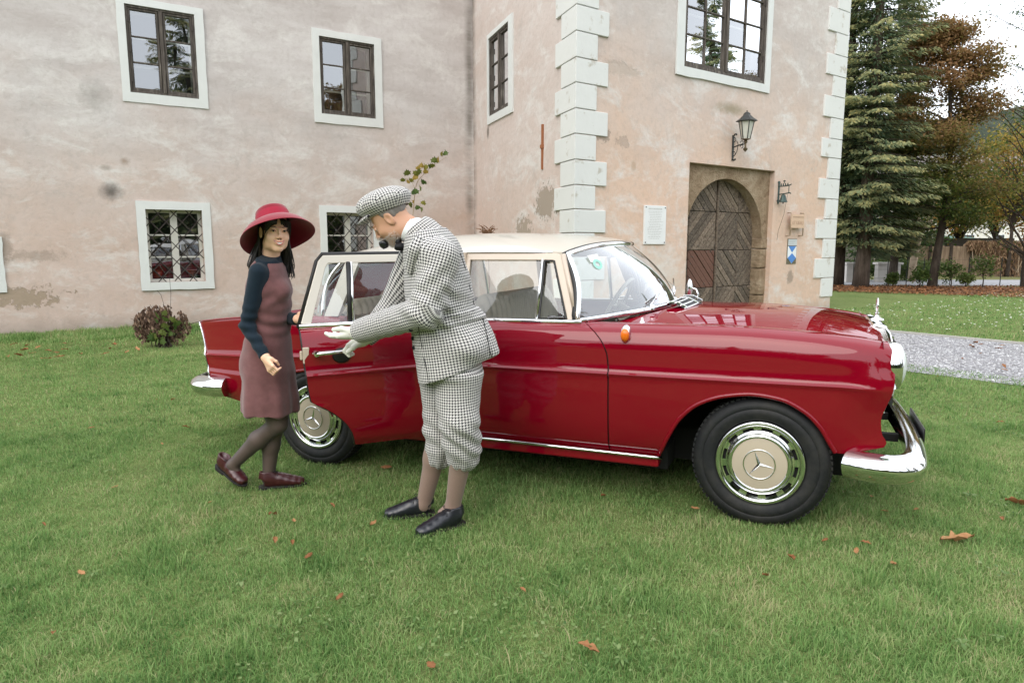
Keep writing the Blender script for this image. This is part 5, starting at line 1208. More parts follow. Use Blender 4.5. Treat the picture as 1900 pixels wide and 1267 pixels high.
    # stockings
    for a, c in ((knN, anN), (knF, anF)):
        cf_ = a*.62+c*.38+np.array([.012, 0, 0]); fn = lambda p, a=a, c=c, cf_=cf_: smin(smin(cone(p, a, cf_, .056, .054), cone(p, cf_, c, .054, .0375), .03), cone(p, c, c+np.array([-.055, -.005, -.03]), .035, .022), .02)
        lo, hi = bbox([a, c], .12); sdf_obj('stocking', fn, lo, hi, .0055, m_stock_m, man)
    g = lambda x, y: pxg(x, y, -.03)
    hN, tN = P(862, 958, 3.30), P(771, 984, 3.15); hF, tF = P(808, 952, 3.43), P(712, 952, 3.40)
    for h_, t_ in ((hN, tN), (hF, tF)):
        h_[2] = float(gz(h_[0]))+.012; t_[2] = float(gz(t_[0]))-.002; shoe(man, h_, t_, (0, 0, 1), m_shoe_b, float(np.linalg.norm(t_-h_)))
    # gloves
    for w_, tips, th_, ax in ((wrN, tipsN, thN, fd), (wrF, tipsF, thF, fF)):
        fn = lambda p, w_=w_, tips=tips, th_=th_, ax=ax: smin(hand_sdf(p, w_, tips, 0, .032, th_, 0, .0122), cone(p, w_-ax*.035, w_+ax*.02, .034, .031), .012)
        lo, hi = bbox([w_-ax*.05]+[t_[2] for t_ in tips]+[th_[2]], .06); gl = sdf_obj('glove', fn, lo, hi, .0030, m_glove, man)
        q = MB(); b_ = np.cross(ax, (0, 0, 1.)); b_ /= np.linalg.norm(b_); u_ = np.cross(b_, ax); q.tube([w_-ax*.008+.0335*(math.cos(s_)*b_+math.sin(s_)*u_) for s_ in np.linspace(0, 2*PI, 25)], .0035, 6, cap=False); q.build('glove_strap', m_glovestrap, gl, smooth=True)
        for t_ in tips+[th_]:
            q = MB(); a_, m_, e_ = (np.asarray(v) for v in t_); q.tube(spline([a_+[0, -.004, .0095], m_+[0, -.004, .0098], e_*.8+m_*.2+[0, -.003, .0085]], 10), .0015, 4); q.build('glove_seam', m_glovestrap, gl)
    pat = MB(); c = P(641, 622, 3.36); pat.lathe([(0, -.004), (.016, -.003), (.019, .004)], 18, 'y', tuple(wrN+fd*.018+np.array([0, -.0275, -.004])), 1.5, .8); pat.build('glove_patch', m_glovestrap, man, smooth=True)
    # shirt collar and bow tie
    fn = lambda p: smax(loft(p, [(P(757, 424, 3.345), .084, .066), (P(768, 414, 3.345)*.0+P(780, 436, 3.34), .088, .078)], SIDE), -loft(p, [(P(748, 412, 3.35), .075, .058), (P(790, 446, 3.34), .074, .064)], SIDE), .003)
    lo, hi = bbox([P(757, 424, 3.345), P(780, 436, 3.34)], .13); sdf_obj('shirt_collar', fn, lo, hi, .0042, m_whitecloth, man)
    bt = P(741, 452, 3.30); q = MB()
    for sy in (1, -1): q.tube([bt+[.0, 0, 0], bt+[.004, -sy*.03, -.006], bt+[.010, -sy*.055, -.022]], [.010, .020, .026], 10, flat=.55)
    q.tube([bt+[-.005, -.02, .006], bt+[-.005, .02, .006]], .012, 8); q.tube([bt+[.006, -.04, -.004], P(750, 461, 3.29), P(749, 470, 3.28)], [.012, .018, .012], 8); q.build('bow_tie', m_blackcloth, man, smooth=True)
    # cap
    MH = mat4(hc, Rm, S); Rc = axes((-.93, .10, -.33), (-.33, 0, .93)); MCp = mat4(P(721, 406, 3.35), Rc, S*1.02)
    def capf(q):
        d = ell(q, (0, -.014, .082), (.110, .132, .062)); d = smin(d, ell(q, (0, .03, .085), (.095, .10, .050)), .03); d = smin(d, ell(q, (0, -.015, .050), (.083, .106, .032)), .02)
        a = np.arctan2(q[:, 0], q[:, 1]+.01); r_ = np.hypot(q[:, 0], q[:, 1]+.01); d = d+.0045*np.exp(-(np.abs(np.sin(a*4))/.10)**2)*sm(.01, .05, r_)*sm(.05, .09, q[:, 2])
        return smax(d, -ell(q, (0, -.016, .030), (.074, .096, .060)), .004)
    cap = sdf_obj('cap', capf, (-.14, -.17, -.02), (.14, .16, .17), .0045, m_hound, man, None, 1, lambda V: .0022*fbm(V, 34, 31, 2)); cap.matrix_basis = MCp
    me = cap.data; cs = np.empty(len(me.vertices)*3); me.vertices.foreach_get('co', cs); cs = cs.reshape(-1, 3); li = np.empty(len(me.loops), np.int32); me.loops.foreach_get('vertex_index', li)
    uv = me.uv_layers.new(name='weave'); F_ = li.reshape(-1, 4); Cc = cs[F_].mean(1); sec = np.floor((np.arctan2(Cc[:, 0], Cc[:, 1]+.01)+PI)/(PI/4)); ang = (sec+.5)*PI/4-PI; UV = np.zeros((len(F_), 4, 2)); rr_ = cs[F_]
    dx, dy = np.sin(ang)[:, None], np.cos(ang)[:, None]; UV[..., 0] = rr_[..., 0]*dy-(rr_[..., 1]+.01)*dx; UV[..., 1] = np.where((Cc[:, 2] < .085)[:, None], .06-rr_[..., 2]*1.25, (rr_[..., 0]*dx+(rr_[..., 1]+.01)*dy)-rr_[..., 2]*.55); uv.data.foreach_set('uv', UV.reshape(-1).astype(np.float32))
    q = MB(); G = []
    for u in np.linspace(-1, 1, 25):
        a = u*1.05; base_ = np.array([.080*math.sin(a), -.006+.102*math.cos(a), .044]); L_ = .052*math.cos(a*.85)**.8; G.append([base_+np.array([0, -.012, .004]), base_+np.array([math.sin(a)*.3, 1, -.25])*L_*.5, base_+np.array([math.sin(a)*.3, 1, -.42])*L_])
    q.grid(np.array(G)); vz = q.build('cap_peak', m_hound, cap, smooth=True); so = vz.modifiers.new('thick', 'SOLIDIFY'); so.thickness = .009; so.offset = 0
    me = vz.data; cs = np.array([v.co[:] for v in me.vertices]); li = np.empty(len(me.loops), np.int32); me.loops.foreach_get('vertex_index', li); uv = me.uv_layers.new(name='weave'); uv.data.foreach_set('uv', cs[li][:, :2].ravel().astype(np.float32))
    MB().lathe([(0, .146), (.008, .145), (.011, .140)], 12, 'z', (0, -.012, 0)).build('cap_button', m_hound, cap, smooth=True)
    # hair and beard
    def hairf(q):
        d = smax(ell(q, (0, -.017, .034), (.077, .0985, .088)), -(ell(q, (0, .090, -.02), (.11, .105, .14))), .006); d = smax(d, -(q[:, 2]+.035-np.maximum(-q[:, 1]-.04, 0)*.25), .006)
        return smax(d, q[:, 2]-.075, .004)
    h_ = sdf_obj('hair', hairf, (-.1, -.13, -.08), (.1, .08, .1), .0042, m_hair_m, man, None, 1, lambda V: .0016*fbm(V*np.array([1, 1, .3]), 150, 33, 2)); h_.matrix_basis = MH
    def beardf(q):
        q = q.astype(np.float32)
        d = head_sdf(q, (0, 0, 0), np.eye(3), 1.0, 1.05, True)-.0022; d = smax(d, -(head_sdf(q, (0, 0, 0), np.eye(3), 1.0, 1.05, True)+.006), .002)
        jaw = np.maximum(q[:, 2]+.060-np.maximum(q[:, 1]-.075, 0)*1.0+.004*np.sin(q[:, 1]*160), -(q[:, 1]-.005)-np.maximum(-q[:, 2]-.06, 0)*.0); m_ = ell(q, (0, .097, -.0665), (.020, .02, .006)); jaw = smax(jaw, -m_, .004)
        return smax(d, jaw, .004)
    BV, BF = surface_nets(beardf, (-.1, -.03, -.14), (.1, .13, .03), .0034); BN = vnormals(BV, BF); rb = np.random.default_rng(8); c_ = np.array([0, .0, -.03]); BN = np.where(((BV-c_)*BN).sum(1)[:, None] > 0, BN, -BN)
    out_ = np.linalg.norm((BV-c_)/[.07, .10, .1], axis=1); pick = rb.integers(0, len(BV), 5200); Bp = BV[pick]+rb.normal(0, .0012, (5200, 3)); Bn = BN[pick]; hd = Bn*.7+np.array([0, .25, -.75])+rb.normal(0, .35, (5200, 3)); hd /= np.linalg.norm(hd, axis=1)[:, None]; sd_ = np.cross(hd, rb.normal(size=(5200, 3))); sd_ /= np.linalg.norm(sd_, axis=1)[:, None]; ln_ = rb.uniform(.004, .010, 5200)[:, None]
    HV = np.stack([Bp-sd_*.0007, Bp+sd_*.0007, Bp+hd*ln_], 1).reshape(-1, 3); bd = fast_mesh('beard', HV, np.arange(15600).reshape(-1, 3), m_beard, man); bd.matrix_basis = MH
    for sx in (1, -1):
        q = MB(); q.lathe([(0, .012), (.006, .0105), (.0105, .006), (.012, 0)], 14, 'y', (sx*.032, .0775, .001)); e = q.build('eye', m_eyewhite, man, smooth=True); e.matrix_basis = MH
        q = MB(); q.tube([(sx*.012, .0945, .021), (sx*.03, .092, .026), (sx*.05, .078, .020)], [.003, .004, .002], 6); e = q.build('eyebrow', m_hair_m, man, smooth=True); e.matrix_basis = MH
    # pipe held in the mouth
    mo = Matrix(MH) @ Vector((.004, .100, -.0665)); mo = np.array(mo); bw = P(713, 454, 3.335); pr_ = empty('tobacco_pipe', tuple(bw)); tag(pr_, 'black tobacco pipe held in the mouth of the person in the houndstooth suit', 'pipe')
    q = MB(); q.lathe([(.0, -.020), (.014, -.018), (.021, -.006), (.022, .010), (.019, .021), (.014, .022), (.013, .0)], 20, 'z'); q.build('pipe_bowl', plain('black_briar', (.010, .011, .012), .25), pr_, smooth=True, M=Matrix.Rotation(R(-25), 4, 'Y'))
    q = MB(); q.tube(spline([mo-bw+np.array([.01, 0, .01]), mo-bw+np.array([-.012, -.004, -.006]), np.array([-.020, 0, .004]), np.array([-.014, 0, -.010])], 16), [.0045]*6+[.006]*10, 8); q.build('pipe_stem', m_blackcloth, pr_, smooth=True)
    return man
build_man()

# ----------------------------------------------------------------- the woman
def build_woman():
    Y0 = 3.86; P = lambda x, y, D=Y0: px(x, y, D)
    hc = P(510, 428, 3.82); hf = np.array([.55, -.83, -.05]); Rm = axes(hf, (.03, .0, 1)); S = .96
    tor = [P(500, 484), P(498, 505), P(498, 540), P(500, 590), P(498, 640), P(497, 690)]
    shR, elR, wrR = P(478, 504, 3.70), P(459, 605, 3.69), P(492, 662, 3.62)
    shL, elL, wrL = P(515, 502, 4.0), P(520, 590, 3.98), P(552, 592, 3.80)
    hipR, knR, anR = P(500, 690, 3.80), P(516, 786, 3.80), P(432, 862, 3.86)
    hipL, knL, anL = P(500, 690, 3.92), P(513, 785, 3.88), P(498, 888, 3.88)
    dnv = P(508, 690, 3.60)-wrR; dnv /= np.linalg.norm(dnv); l2 = np.array([.75, -.6, .25]); l2 -= dnv*(l2 @ dnv); l2 /= np.linalg.norm(l2); n2 = np.cross(dnv, l2); n2 = n2 if n2[1] > 0 else -n2
    kR = [wrR+dnv*.070+l2*o-n2*.004 for o in (-.029, -.010, .010, .028)]; tR = [(k, k+dnv*.030+n2*.012, k+dnv*.024+n2*.036) for k in kR]; thR = (wrR+dnv*.03+l2*.03+n2*.008, wrR+dnv*.055+l2*.036+n2*.022, wrR+dnv*.075+l2*.022+n2*.034)
    ed = P(572, 590, 3.70); f3 = ed-wrL; f3 /= np.linalg.norm(f3); u3 = np.array([0, 0, 1.])-f3*f3[2]; u3 /= np.linalg.norm(u3); o3 = np.cross(f3, u3)
    kL = [wrL+f3*.065+u3*o for o in (.026, .009, -.009, -.026)]; tL = [(k, k+f3*.032+o3*.004, k+f3*.045+o3*.026) for k in kL]; thL = (wrL+f3*.03+u3*.028, wrL+f3*.06+u3*.035, wrL+f3*.085+u3*.03)
    n0, n1 = P(505, 452, 3.84), P(501, 482, 3.87)
    def leg(p, h_, k, a):
        cf_ = k*.62+a*.38+np.array([-.015, 0, .0]); return smin(cone(p, h_, k, .078, .052), smin(cone(p, k, cf_, .047, .046), cone(p, cf_, a, .046, .030), .03), .02)
    def body(p):
        d = head_sdf(p, hc, Rm, S, .95); d = smin(d, cone(p, n0, n1, .046, .052), .025)
        d = smin(d, loft(p, [(c, a-.02, b_-.02) for c, a, b_ in zip(tor, (.09, .155, .15, .13, .15, .155), (.055, .085, .10, .098, .115, .12))], SIDE), .03)
        for a, b_, c, h_ in ((shR, elR, wrR, hand_sdf(p, wrR, tR, 0, .019, thR, 0, .0071)), (shL, elL, wrL, hand_sdf(p, wrL, tL, 0, .020, thL, 0, .0076))): d = smin(d, smin(cone(p, a, b_, .036, .026), cone(p, b_, c, .026, .022), .015), .025); d = smin(d, h_, .01)
        for h_, k, a in ((hipR, knR, anR), (hipL, knL, anL)): d = smin(d, leg(p, h_, k, a)+.009, .012)
        for a, t_ in ((anR, P(441, 880, 3.85)), (anL, P(512, 893, 3.89))): d = smin(d, cone(p, a, t_, .024, .016), .01)
        return d
    lo, hi = bbox([hc, anR, anL, wrR, ed, shR, shL], .17); lo[2] = -.06
    wo_ = sdf_obj('person', body, lo, hi, .0042, m_skin_w, None, it=1); tag(wo_, 'smiling person in mauve dress, navy top and wide red hat stepping towards the door', 'person')
    # navy top: sleeves, shoulders, high collar
    def top(p):
        d = loft(p, [(P(501, 484, 3.87), .075, .052), (P(500, 492), .135, .066), (P(498, 510), .165, .086), (P(498, 560), .150, .096)], SIDE)
        d = smin(d, smin(cone(p, shR, elR, .047, .038), cone(p, elR, wrR, .037, .030), .02), .03); d = smin(d, smin(cone(p, shL, elL, .050, .042), cone(p, elL, wrL, .042, .033), .02), .03)
        d = smin(d, cone(p, P(503, 470, 3.85), P(501, 486, 3.87), .050, .056), .012)
        for w_, e_ in ((wrR, elR), (wrL, elL)):
            ax = (w_-e_)/np.linalg.norm(w_-e_); c = w_-ax*.004; cut = (p-c.astype(np.float32)) @ ax.astype(np.float32); d = np.where(np.linalg.norm(p-c.astype(np.float32), axis=1) < .10, smax(d, cut, .004), d)
        up = (n0-n1)/np.linalg.norm(n0-n1); cut = (p-P(503, 472, 3.85).astype(np.float32)) @ up.astype(np.float32); return np.where(np.linalg.norm(p-n0.astype(np.float32), axis=1) < .16, smax(d, cut, .004), d)
    def wr(V):
        ax = (elR-shR)/np.linalg.norm(elR-shR); f = .0045*np.exp(-(np.linalg.norm(V-elR, axis=1)/.09)**2)*np.sin(V[:, 2]*120+25*V[:, 0]+2*fbm(V, 10, 41, 2)); f += .003*np.exp(-(np.linalg.norm(V-(elR*.5+wrR*.5), axis=1)/.12)**2)*np.sin(V[:, 2]*110+2*fbm(V, 9, 42, 2)); return f+.0018*fbm(V, 24, 43, 2)
    lo, hi = bbox([shR, elR, wrR, shL, elL, wrL, P(503, 465), P(498, 560)], .09); sdf_obj('navy_top', top, lo, hi, .0046, m_navy, wo_, None, 1, wr)
    # dress
    secs = [(P(499, 488), .120, .062), (P(498, 506), .158, .088), (P(499, 535), .162, .112), (P(499, 560), .155, .112), (P(499, 598), .148, .104), (P(497, 640), .165, .120), (P(499, 690), .178, .135), (P(502, 740), .190, .146), (P(504, 790), .200, .158)]
    def dress(p):
        d = loft(p, secs, SIDE)-.004; d = smin(d, ell(p, P(521, 540, 3.80), (.05, .06, .055)), .03); d = smin(d, ell(p, P(521, 540, 3.93), (.05, .06, .055)), .03); d = smin(d, ell(p, P(474, 672, 3.86), (.07, .13, .09)), .05)
        d = smax(d, P(500, 774, 3.7)[2]-p[:, 2]+.006*np.sin(p[:, 0]*16), .006)
        for s_ in (shR, shL): d = smax(d, -ell(p, s_+np.array([0, 0, -.005]), (.052, .078, .078)), .008)                           # armholes
        return smax(d, -ell(p, P(504, 470, 3.85), (.075, .065, .050)), .006)        # neckline
    def dfold(V):
        c = P(500, 700); r_ = V-c; ang = np.arctan2(r_[:, 1], r_[:, 0]); lowf = sm(P(500, 640)[2], P(500, 775)[2], V[:, 2]); f = .009*lowf*np.sin(ang*6+.8)+.003*lowf*np.sin(ang*13+2)
        f += .006*np.exp(-((V[:, 2]-P(500, 600)[2])/.06)**2)*np.sin(V[:, 2]*95+25*V[:, 0]+3*fbm(V, 8, 51, 2)); f += .004*np.exp(-((V[:, 2]-P(500, 555)[2])/.05)**2)*np.sin(V[:, 2]*70-60*V[:, 0]+2*fbm(V, 8, 54, 2)); return f+.002*fbm(V, 18, 52, 3)
    lo, hi = bbox([s_[0] for s_ in secs], .24); lo[2] = P(500, 790)[2]-.02; sdf_obj('dress', dress, lo, hi, .0055, m_mauve, wo_, None, 1, dfold)
    for h_, k, a, t_ in ((hipR, knR, anR, P(441, 880, 3.85)), (hipL, knL, anL, P(514, 893, 3.89))):
        fn = lambda p, h_=h_, k=k, a=a, t_=t_: smin(leg(p, h_*.45+k*.55, k, a)-.0025, cone(p, a, t_, .033, .022), .02); lo, hi = bbox([h_*.45+k*.55, k, a, t_], .11); sdf_obj('tights', fn, lo, hi, .005, m_stock_w, wo_)
    hR, tR_ = P(404, 872, 3.93), P(466, 908, 3.80); tR_[2] = float(gz(tR_[0]))+.012; hR[2] = .085
    d_ = tR_-hR; shoe(wo_, hR, hR+d_/np.linalg.norm(d_)*.25, (.30, -.25, .85), m_shoe_r, .25)
    hL, tL_ = P(480, 908, 3.85), P(567, 893, 3.93); hL[2] = float(gz(hL[0]))+.012; tL_[2] = float(gz(tL_[0]))+.0; shoe(wo_, hL, tL_, (0, 0, 1), m_shoe_r, float(np.linalg.norm(tL_-hL)))
    # face details
    MH = mat4(hc, Rm, S)
    def at(o): o.matrix_basis = MH; return o
    for sx in (1, -1):
        q = MB(); q.lathe([(0, .0135), (.006, .0115), (.0105, .0065), (.0125, 0)], 16, 'y', (sx*.032, .0795, -.0005), 1.0, .55); e = at(q.build('eye', m_eyewhite, wo_, smooth=True))
        q = MB(); q.lathe([(0, .0150), (.0035, .0146), (.0058, .0128), (.006, .010)], 14, 'y', (sx*.0312+.002, .0800, -.0005), 1, .75); q.build('iris', m_iris, e, smooth=True)
        q = MB(); q.tube([(sx*.0175, .0900, -.003), (sx*.024, .0945, .0035), (sx*.032, .0955, .0055), (sx*.041, .0915, .0035), (sx*.0475, .0845, -.001)], [.001, .0020, .0022, .0020, .001], 6); at(q.build('eyelash', m_hair_w, wo_, smooth=True))
        q = MB(); q.tube([(sx*.014, .0945, .0195), (sx*.030, .0945, .0250), (sx*.050, .079, .0195)], [.0018, .0026, .001], 6, flat=.6); at(q.build('eyebrow', m_hair_w, wo_, smooth=True))
        q = MB(); q.lathe([(0, .004), (.004, .003), (.005, 0)], 8, 'y', (sx*.0075, .0945, -.0435)); at(q.build('nostril', plain('nostril_shade', (.12, .04, .03), .8), wo_))
    q = MB(); xs_ = np.linspace(-1, 1, 17); q.grid(np.array([[(.0265*x, .1010-.014*x*x, -.0615+.0075*x*x-.0125*v*(1-x*x)) for v in (0, .5, 1)] for x in xs_])); at(q.build('teeth', m_teeth, wo_, smooth=True))
    q = MB(); q.tube([(.0310*x, .1010-.018*x*x, -.0598+.0095*x*x+.0010*math.cos(x*9)) for x in xs_], [.0009+.0016*(1-abs(x)**2) for x in xs_], 8); q.tube([(.0310*x, .1010-.018*x*x, -.0598+.0095*x*x-.0155*(1-x*x)) for x in xs_], [.0009+.0024*(1-abs(x)**2) for x in xs_], 8); at(q.build('lip', m_lip, wo_, smooth=True))
    # hair: a close cap over the skull and locks to the shoulders
    def hairf(q):
        d = smax(ell(q, (0, -.018, .026), (.079, .1005, .080)), -ell(q, (-.004, .112, -.02), (.062, .090, .095)), .004); return smax(d, -(q[:, 2]+.085), .01)
    hr = at(sdf_obj('hair', hairf, (-.1, -.14, -.1), (.1, .1, .14), .004, m_hair_w, wo_, None, 1, lambda V: .0012*fbm(V*np.array([1, 1, .2]), 150, 53, 2)))
    q = MB(); rr = np.random.default_rng(12)
    for i in range(420):
        az = rr.uniform(93, 269); a = R(az); sx, cy = math.sin(a), math.cos(a); drop = rr.uniform(.13, .205); k = rr.uniform(.92, 1.06); sw = rr.normal(0, .010)
        top_ = np.array([.074*sx*k, -.018+.096*cy*k, rr.uniform(.03, .07)]); m1 = np.array([.083*sx*k, -.02+.102*cy*k, -.05]); m2 = np.array([.088*sx*k+sw, -.035+.105*cy*k+rr.normal(0, .012), -.05-drop*.5]); e_ = np.array([.094*sx*k+sw*2+rr.normal(0, .006), -.035+.105*cy*k+rr.normal(0, .008), -.06-drop]); c_ = e_+np.array([rr.normal(0, .008)-.012*sx, rr.normal(0, .008)-.012*cy, -.022+rr.normal(0, .006)])
        pts = spline([top_, m1, m2, e_, c_], 16); u = np.linspace(0, 1, 16); q.tube(pts, (.0078*rr.uniform(.5, 1.2))*(1-u**3)+.0006, 5, flat=.55)
    for i in range(46):       # fringe swept to both temples
        u = rr.uniform(-1, 1); pts = spline([(.012*u, .045, .082), (.035*u+.010*np.sign(u), .080, .060), (.056*u+.016*np.sign(u), .074, .032+.010*abs(u)), (.066*np.sign(u)+.008*u, .045, .0-.05*abs(u))], 12); w_ = np.linspace(0, 1, 12); q.tube(pts, .0036*(1-w_**3)+.0005, 5, flat=.6)
    q.build('hair_lock', m_hair_w, hr, smooth=True)
    # hat
    H = axes(Rm @ np.array([0, .86, .52]), Rm @ np.array([.10, -.52, .86])); MHt = mat4(np.array(Matrix(MH) @ Vector((-.004, -.030, .046))), H, .97)
    pr_ = [(0, .078), (.06, .079), (.080, .076), (.089, .066), (.092, .045), (.095, .012), (.098, .004), (.108, -.003), (.135, -.017), (.165, -.040), (.190, -.068), (.204, -.090), (.206, -.094), (.203, -.094), (.188, -.074), (.163, -.046), (.134, -.0225), (.108, -.009), (.094, -.002), (.089, .012), (.086, .045), (.06, .06), (0, .062)]
    a = np.linspace(0, 2*PI, 64, endpoint=False); q = MB(); G = []
    for r_, h_ in pr_: wv = .007*np.sin(2*a+.5)*sm(.10, .2, r_)+.004*np.sin(3*a+2)*sm(.1, .2, r_); G.append(np.stack([r_*np.cos(a), r_*np.sin(a)*1.06, h_+wv], 1))
    q.grid(np.array(G), cv=True); hat = q.build('hat', m_hatred, wo_, smooth=True, M=MHt)
    q = MB(); q.lathe([(.0985, .004), (.0965, .012), (.0938, .045), (.0920, .048)], 64, 'z', (0, 0, 0), 1, 1.06); q.build('hat_band', m_hatband, hat, smooth=True)
    q = MB(); q.tube([(.2055*math.cos(t_), .2055*1.06*math.sin(t_), -.0935+.007*math.sin(2*t_+.5)+.004*math.sin(3*t_+2)) for t_ in np.linspace(0, 2*PI, 65)], .0022, 6, cap=False); q.build('brim_edge', m_hatred, hat, smooth=True)
    return wo_
build_woman()
# ================================================================= ground, lawn and path
t = NT('lawn_soil'); n1 = t.noise(.9, 6, .6); n2 = t.noise(9, 6, .7); n3 = t.noise(60, 4, .7)
c = t.mix(t.ramp(n1, [(.35, 0), (.65, 1)]), (.100, .160, .042), (.175, .220, .075)); c = t.mix(t.ramp(n2, [(.35, .55), (.6, 0)]), c, (.070, .085, .030)); c = t.mix(t.ramp(n3, [(.45, 0), (.75, .7)]), c, (.27, .29, .12))
t.set(color=c, rough=1, spec=.1); t.bump(t.math('ADD', n2, n3), .7, .03); m_soil = t.m
xs = np.concatenate([[-900, -200, -60], np.arange(-30, 40.1, 1.0), [60, 200, 900]]); ys = np.concatenate([[-900, -200, -60], np.arange(-30, 60.1, 1.0), [100, 300, 1500]])
X, Y = np.meshgrid(xs, ys, indexing='ij'); G = np.stack([X, Y, gz(X)-.0], -1)
q = MB(); q.grid(G); q.build('ground', m_soil, smooth=True)['kind'] = 'structure'
# gravel path
pa, pb, pc, pd = pxg(1640, 615.5), pxg(1900, 640), pxg(1900, 718), pxg(1640, 684)
def ext(a, b, k): return b+(b-a)*k
e0, e1 = ext(pa, pb, 3.0), ext(pd, pc, 3.0); f0, f1 = ext(pb, pa, 1.2), ext(pc, pd, 1.2)
t = NT('grey_gravel'); vc = t.voro(34, None, 'F1', 'Color'); vd = t.voro(34); bw = t.sep(vc)[0]; big = t.noise(1.2, 4)
c = t.ramp(bw, [(0, (.22, .22, .235)), (.5, (.38, .38, .40)), (1, (.58, .58, .60))]); c = t.mix(t.ramp(vd, [(.45, 0), (.75, .8)]), c, (.11, .105, .10)); c = t.mix(t.ramp(big, [(.4, 0), (.7, .25)]), c, (.36, .34, .33))
t.set(color=c, rough=.9); t.bump(t.math('SUBTRACT', 1, vd), 1.0, .03); m_gravel = t.m
def strip(name, top, bot, mat, z, wav=.05, n=120, seed=0):
    A = np.linspace(top[0], top[1], n); B = np.linspace(bot[0], bot[1], n); q = MB(); P = []
    for i in range(n): 
        d = (B[i]-A[i])/np.linalg.norm(B[i]-A[i]); w0 = wav*fbm(A[i][None, :2], 2.2, seed, 3)[0]; w1 = wav*fbm(B[i][None, :2], 2.2, seed+1, 3)[0]
        P.append([A[i]+d*w0+[0, 0, z], (A[i]+B[i])/2+[0, 0, z], B[i]+d*w1+[0, 0, z]])
    q.grid(np.array(P)); o = q.build(name, mat, smooth=True); o['kind'] = 'structure'; return o
strip('gravel_path', (f0, e0), (f1, e1), m_gravel, .006, .03, 160, 61)
rr = np.random.default_rng(61)
# loose stones on the path
n = 16000; u, w = rr.uniform(.05, 1.0, n), rr.uniform(.02, .98, n); A = f0+(e0-f0)*u[:, None]; B = f1+(e1-f1)*u[:, None]; C = A+(B-A)*w[:, None]; C = C[(C[:, 1] < 12.5) & (C[:, 0] < 12)]; n = len(C)
s = rr.uniform(.006, .016, n); oc = np.array([(1, 0, 0), (0, 1, 0), (-1, 0, 0), (0, -1, 0), (0, 0, .75), (0, 0, -.4)]); V = C[:, None]+oc[None]*s[:, None, None]*rr.uniform(.6, 1.35, (n, 6, 1)); V[..., 2] += .009
F = np.array([(0, 1, 4), (1, 2, 4), (2, 3, 4), (3, 0, 4)]); Fs = (np.arange(n)[:, None, None]*6+F[None]).reshape(-1, 3)
t = NT('path_stone'); t.set(color=t.ramp(t.attr('tone'), [(0, (.20, .20, .215)), (.6, (.42, .42, .44)), (1, (.62, .62, .63))]), rough=.85); m_pstone = t.m
o = fast_mesh('gravel_stone', V.reshape(-1, 3), Fs, m_pstone, attrs={'tone': ('POINT', 'FLOAT', np.repeat(rr.uniform(0, 1, n), 6))}); tag(o, 'loose grey stones scattered over the gravel path', 'gravel', kind='stuff')
kd = (e0-f0)/np.linalg.norm(e0-f0); kn_ = np.array([-kd[1], kd[0], 0]); q = MB(); PATHL = np.linalg.norm(e0-f0)
q.add([f0+kn_*.02+[0, 0, -.02], e0+kn_*.02+[0, 0, -.02], e0+kn_*.075+[0, 0, -.02], f0+kn_*.075+[0, 0, -.02], f0+kn_*.02+[0, 0, .03], e0+kn_*.02+[0, 0, .03], e0+kn_*.075+[0, 0, .03], f0+kn_*.075+[0, 0, .03]], [(0, 1, 5, 4), (4, 5, 6, 7), (2, 3, 7, 6)])
o = q.build('path_edging', plain('pale_edging_stone', (.40, .39, .36), .9)); o['kind'] = 'structure'
def on_path(P):
    a = f0[:2]; d = kd[:2]; n_ = kn_[:2]; v = (P-a) @ n_; t_ = ((P-a) @ d)/PATHL; wloc = np.linalg.norm((f1-f0)+((e1-e0)-(f1-f0))*t_[:, None], axis=1)
    return (v < .03) & (v > -wloc*abs(((f1-f0)/np.linalg.norm(f1-f0))[:2] @ n_)+.02)
# leaf litter, road, verge
m_litter = NT('leaf_litter'); ln = m_litter.noise(6, 6, .7); m_litter.set(color=m_litter.ramp(ln, [(.3, (.055, .03, .017)), (.55, (.14, .07, .035)), (.75, (.24, .13, .06))]), rough=1); m_litter.bump(ln, .6, .04); m_litter = m_litter.m
l0, l1, l2, l3 = pxg(1480, 531), pxg(2000, 533), pxg(2000, 551), pxg(1480, 538)
strip('leaf_litter_bed', (l0, l1), (l2*1.0, l3*1.0)[::-1], m_litter, .006, .15, 80, 71)
r0, r1, r2, r3 = pxg(1300, 519.5), pxg(2300, 519.5), pxg(2300, 531.5), pxg(1300, 530.0)
strip('road', (r0, r1), (r3, r2), plain('pale_asphalt', (.34, .34, .355), .9, vs=3), .007, .03, 40, 73)
m_verge = plain('dry_verge_grass', (.17, .17, .055), 1, var=.35, vs=3)
v0, v1, v2, v3 = pxg(1300, 505), pxg(2300, 505), pxg(2300, 519), pxg(1300, 519); strip('verge', (v0, v1), (v3, v2), m_verge, .005, .05, 40, 74)

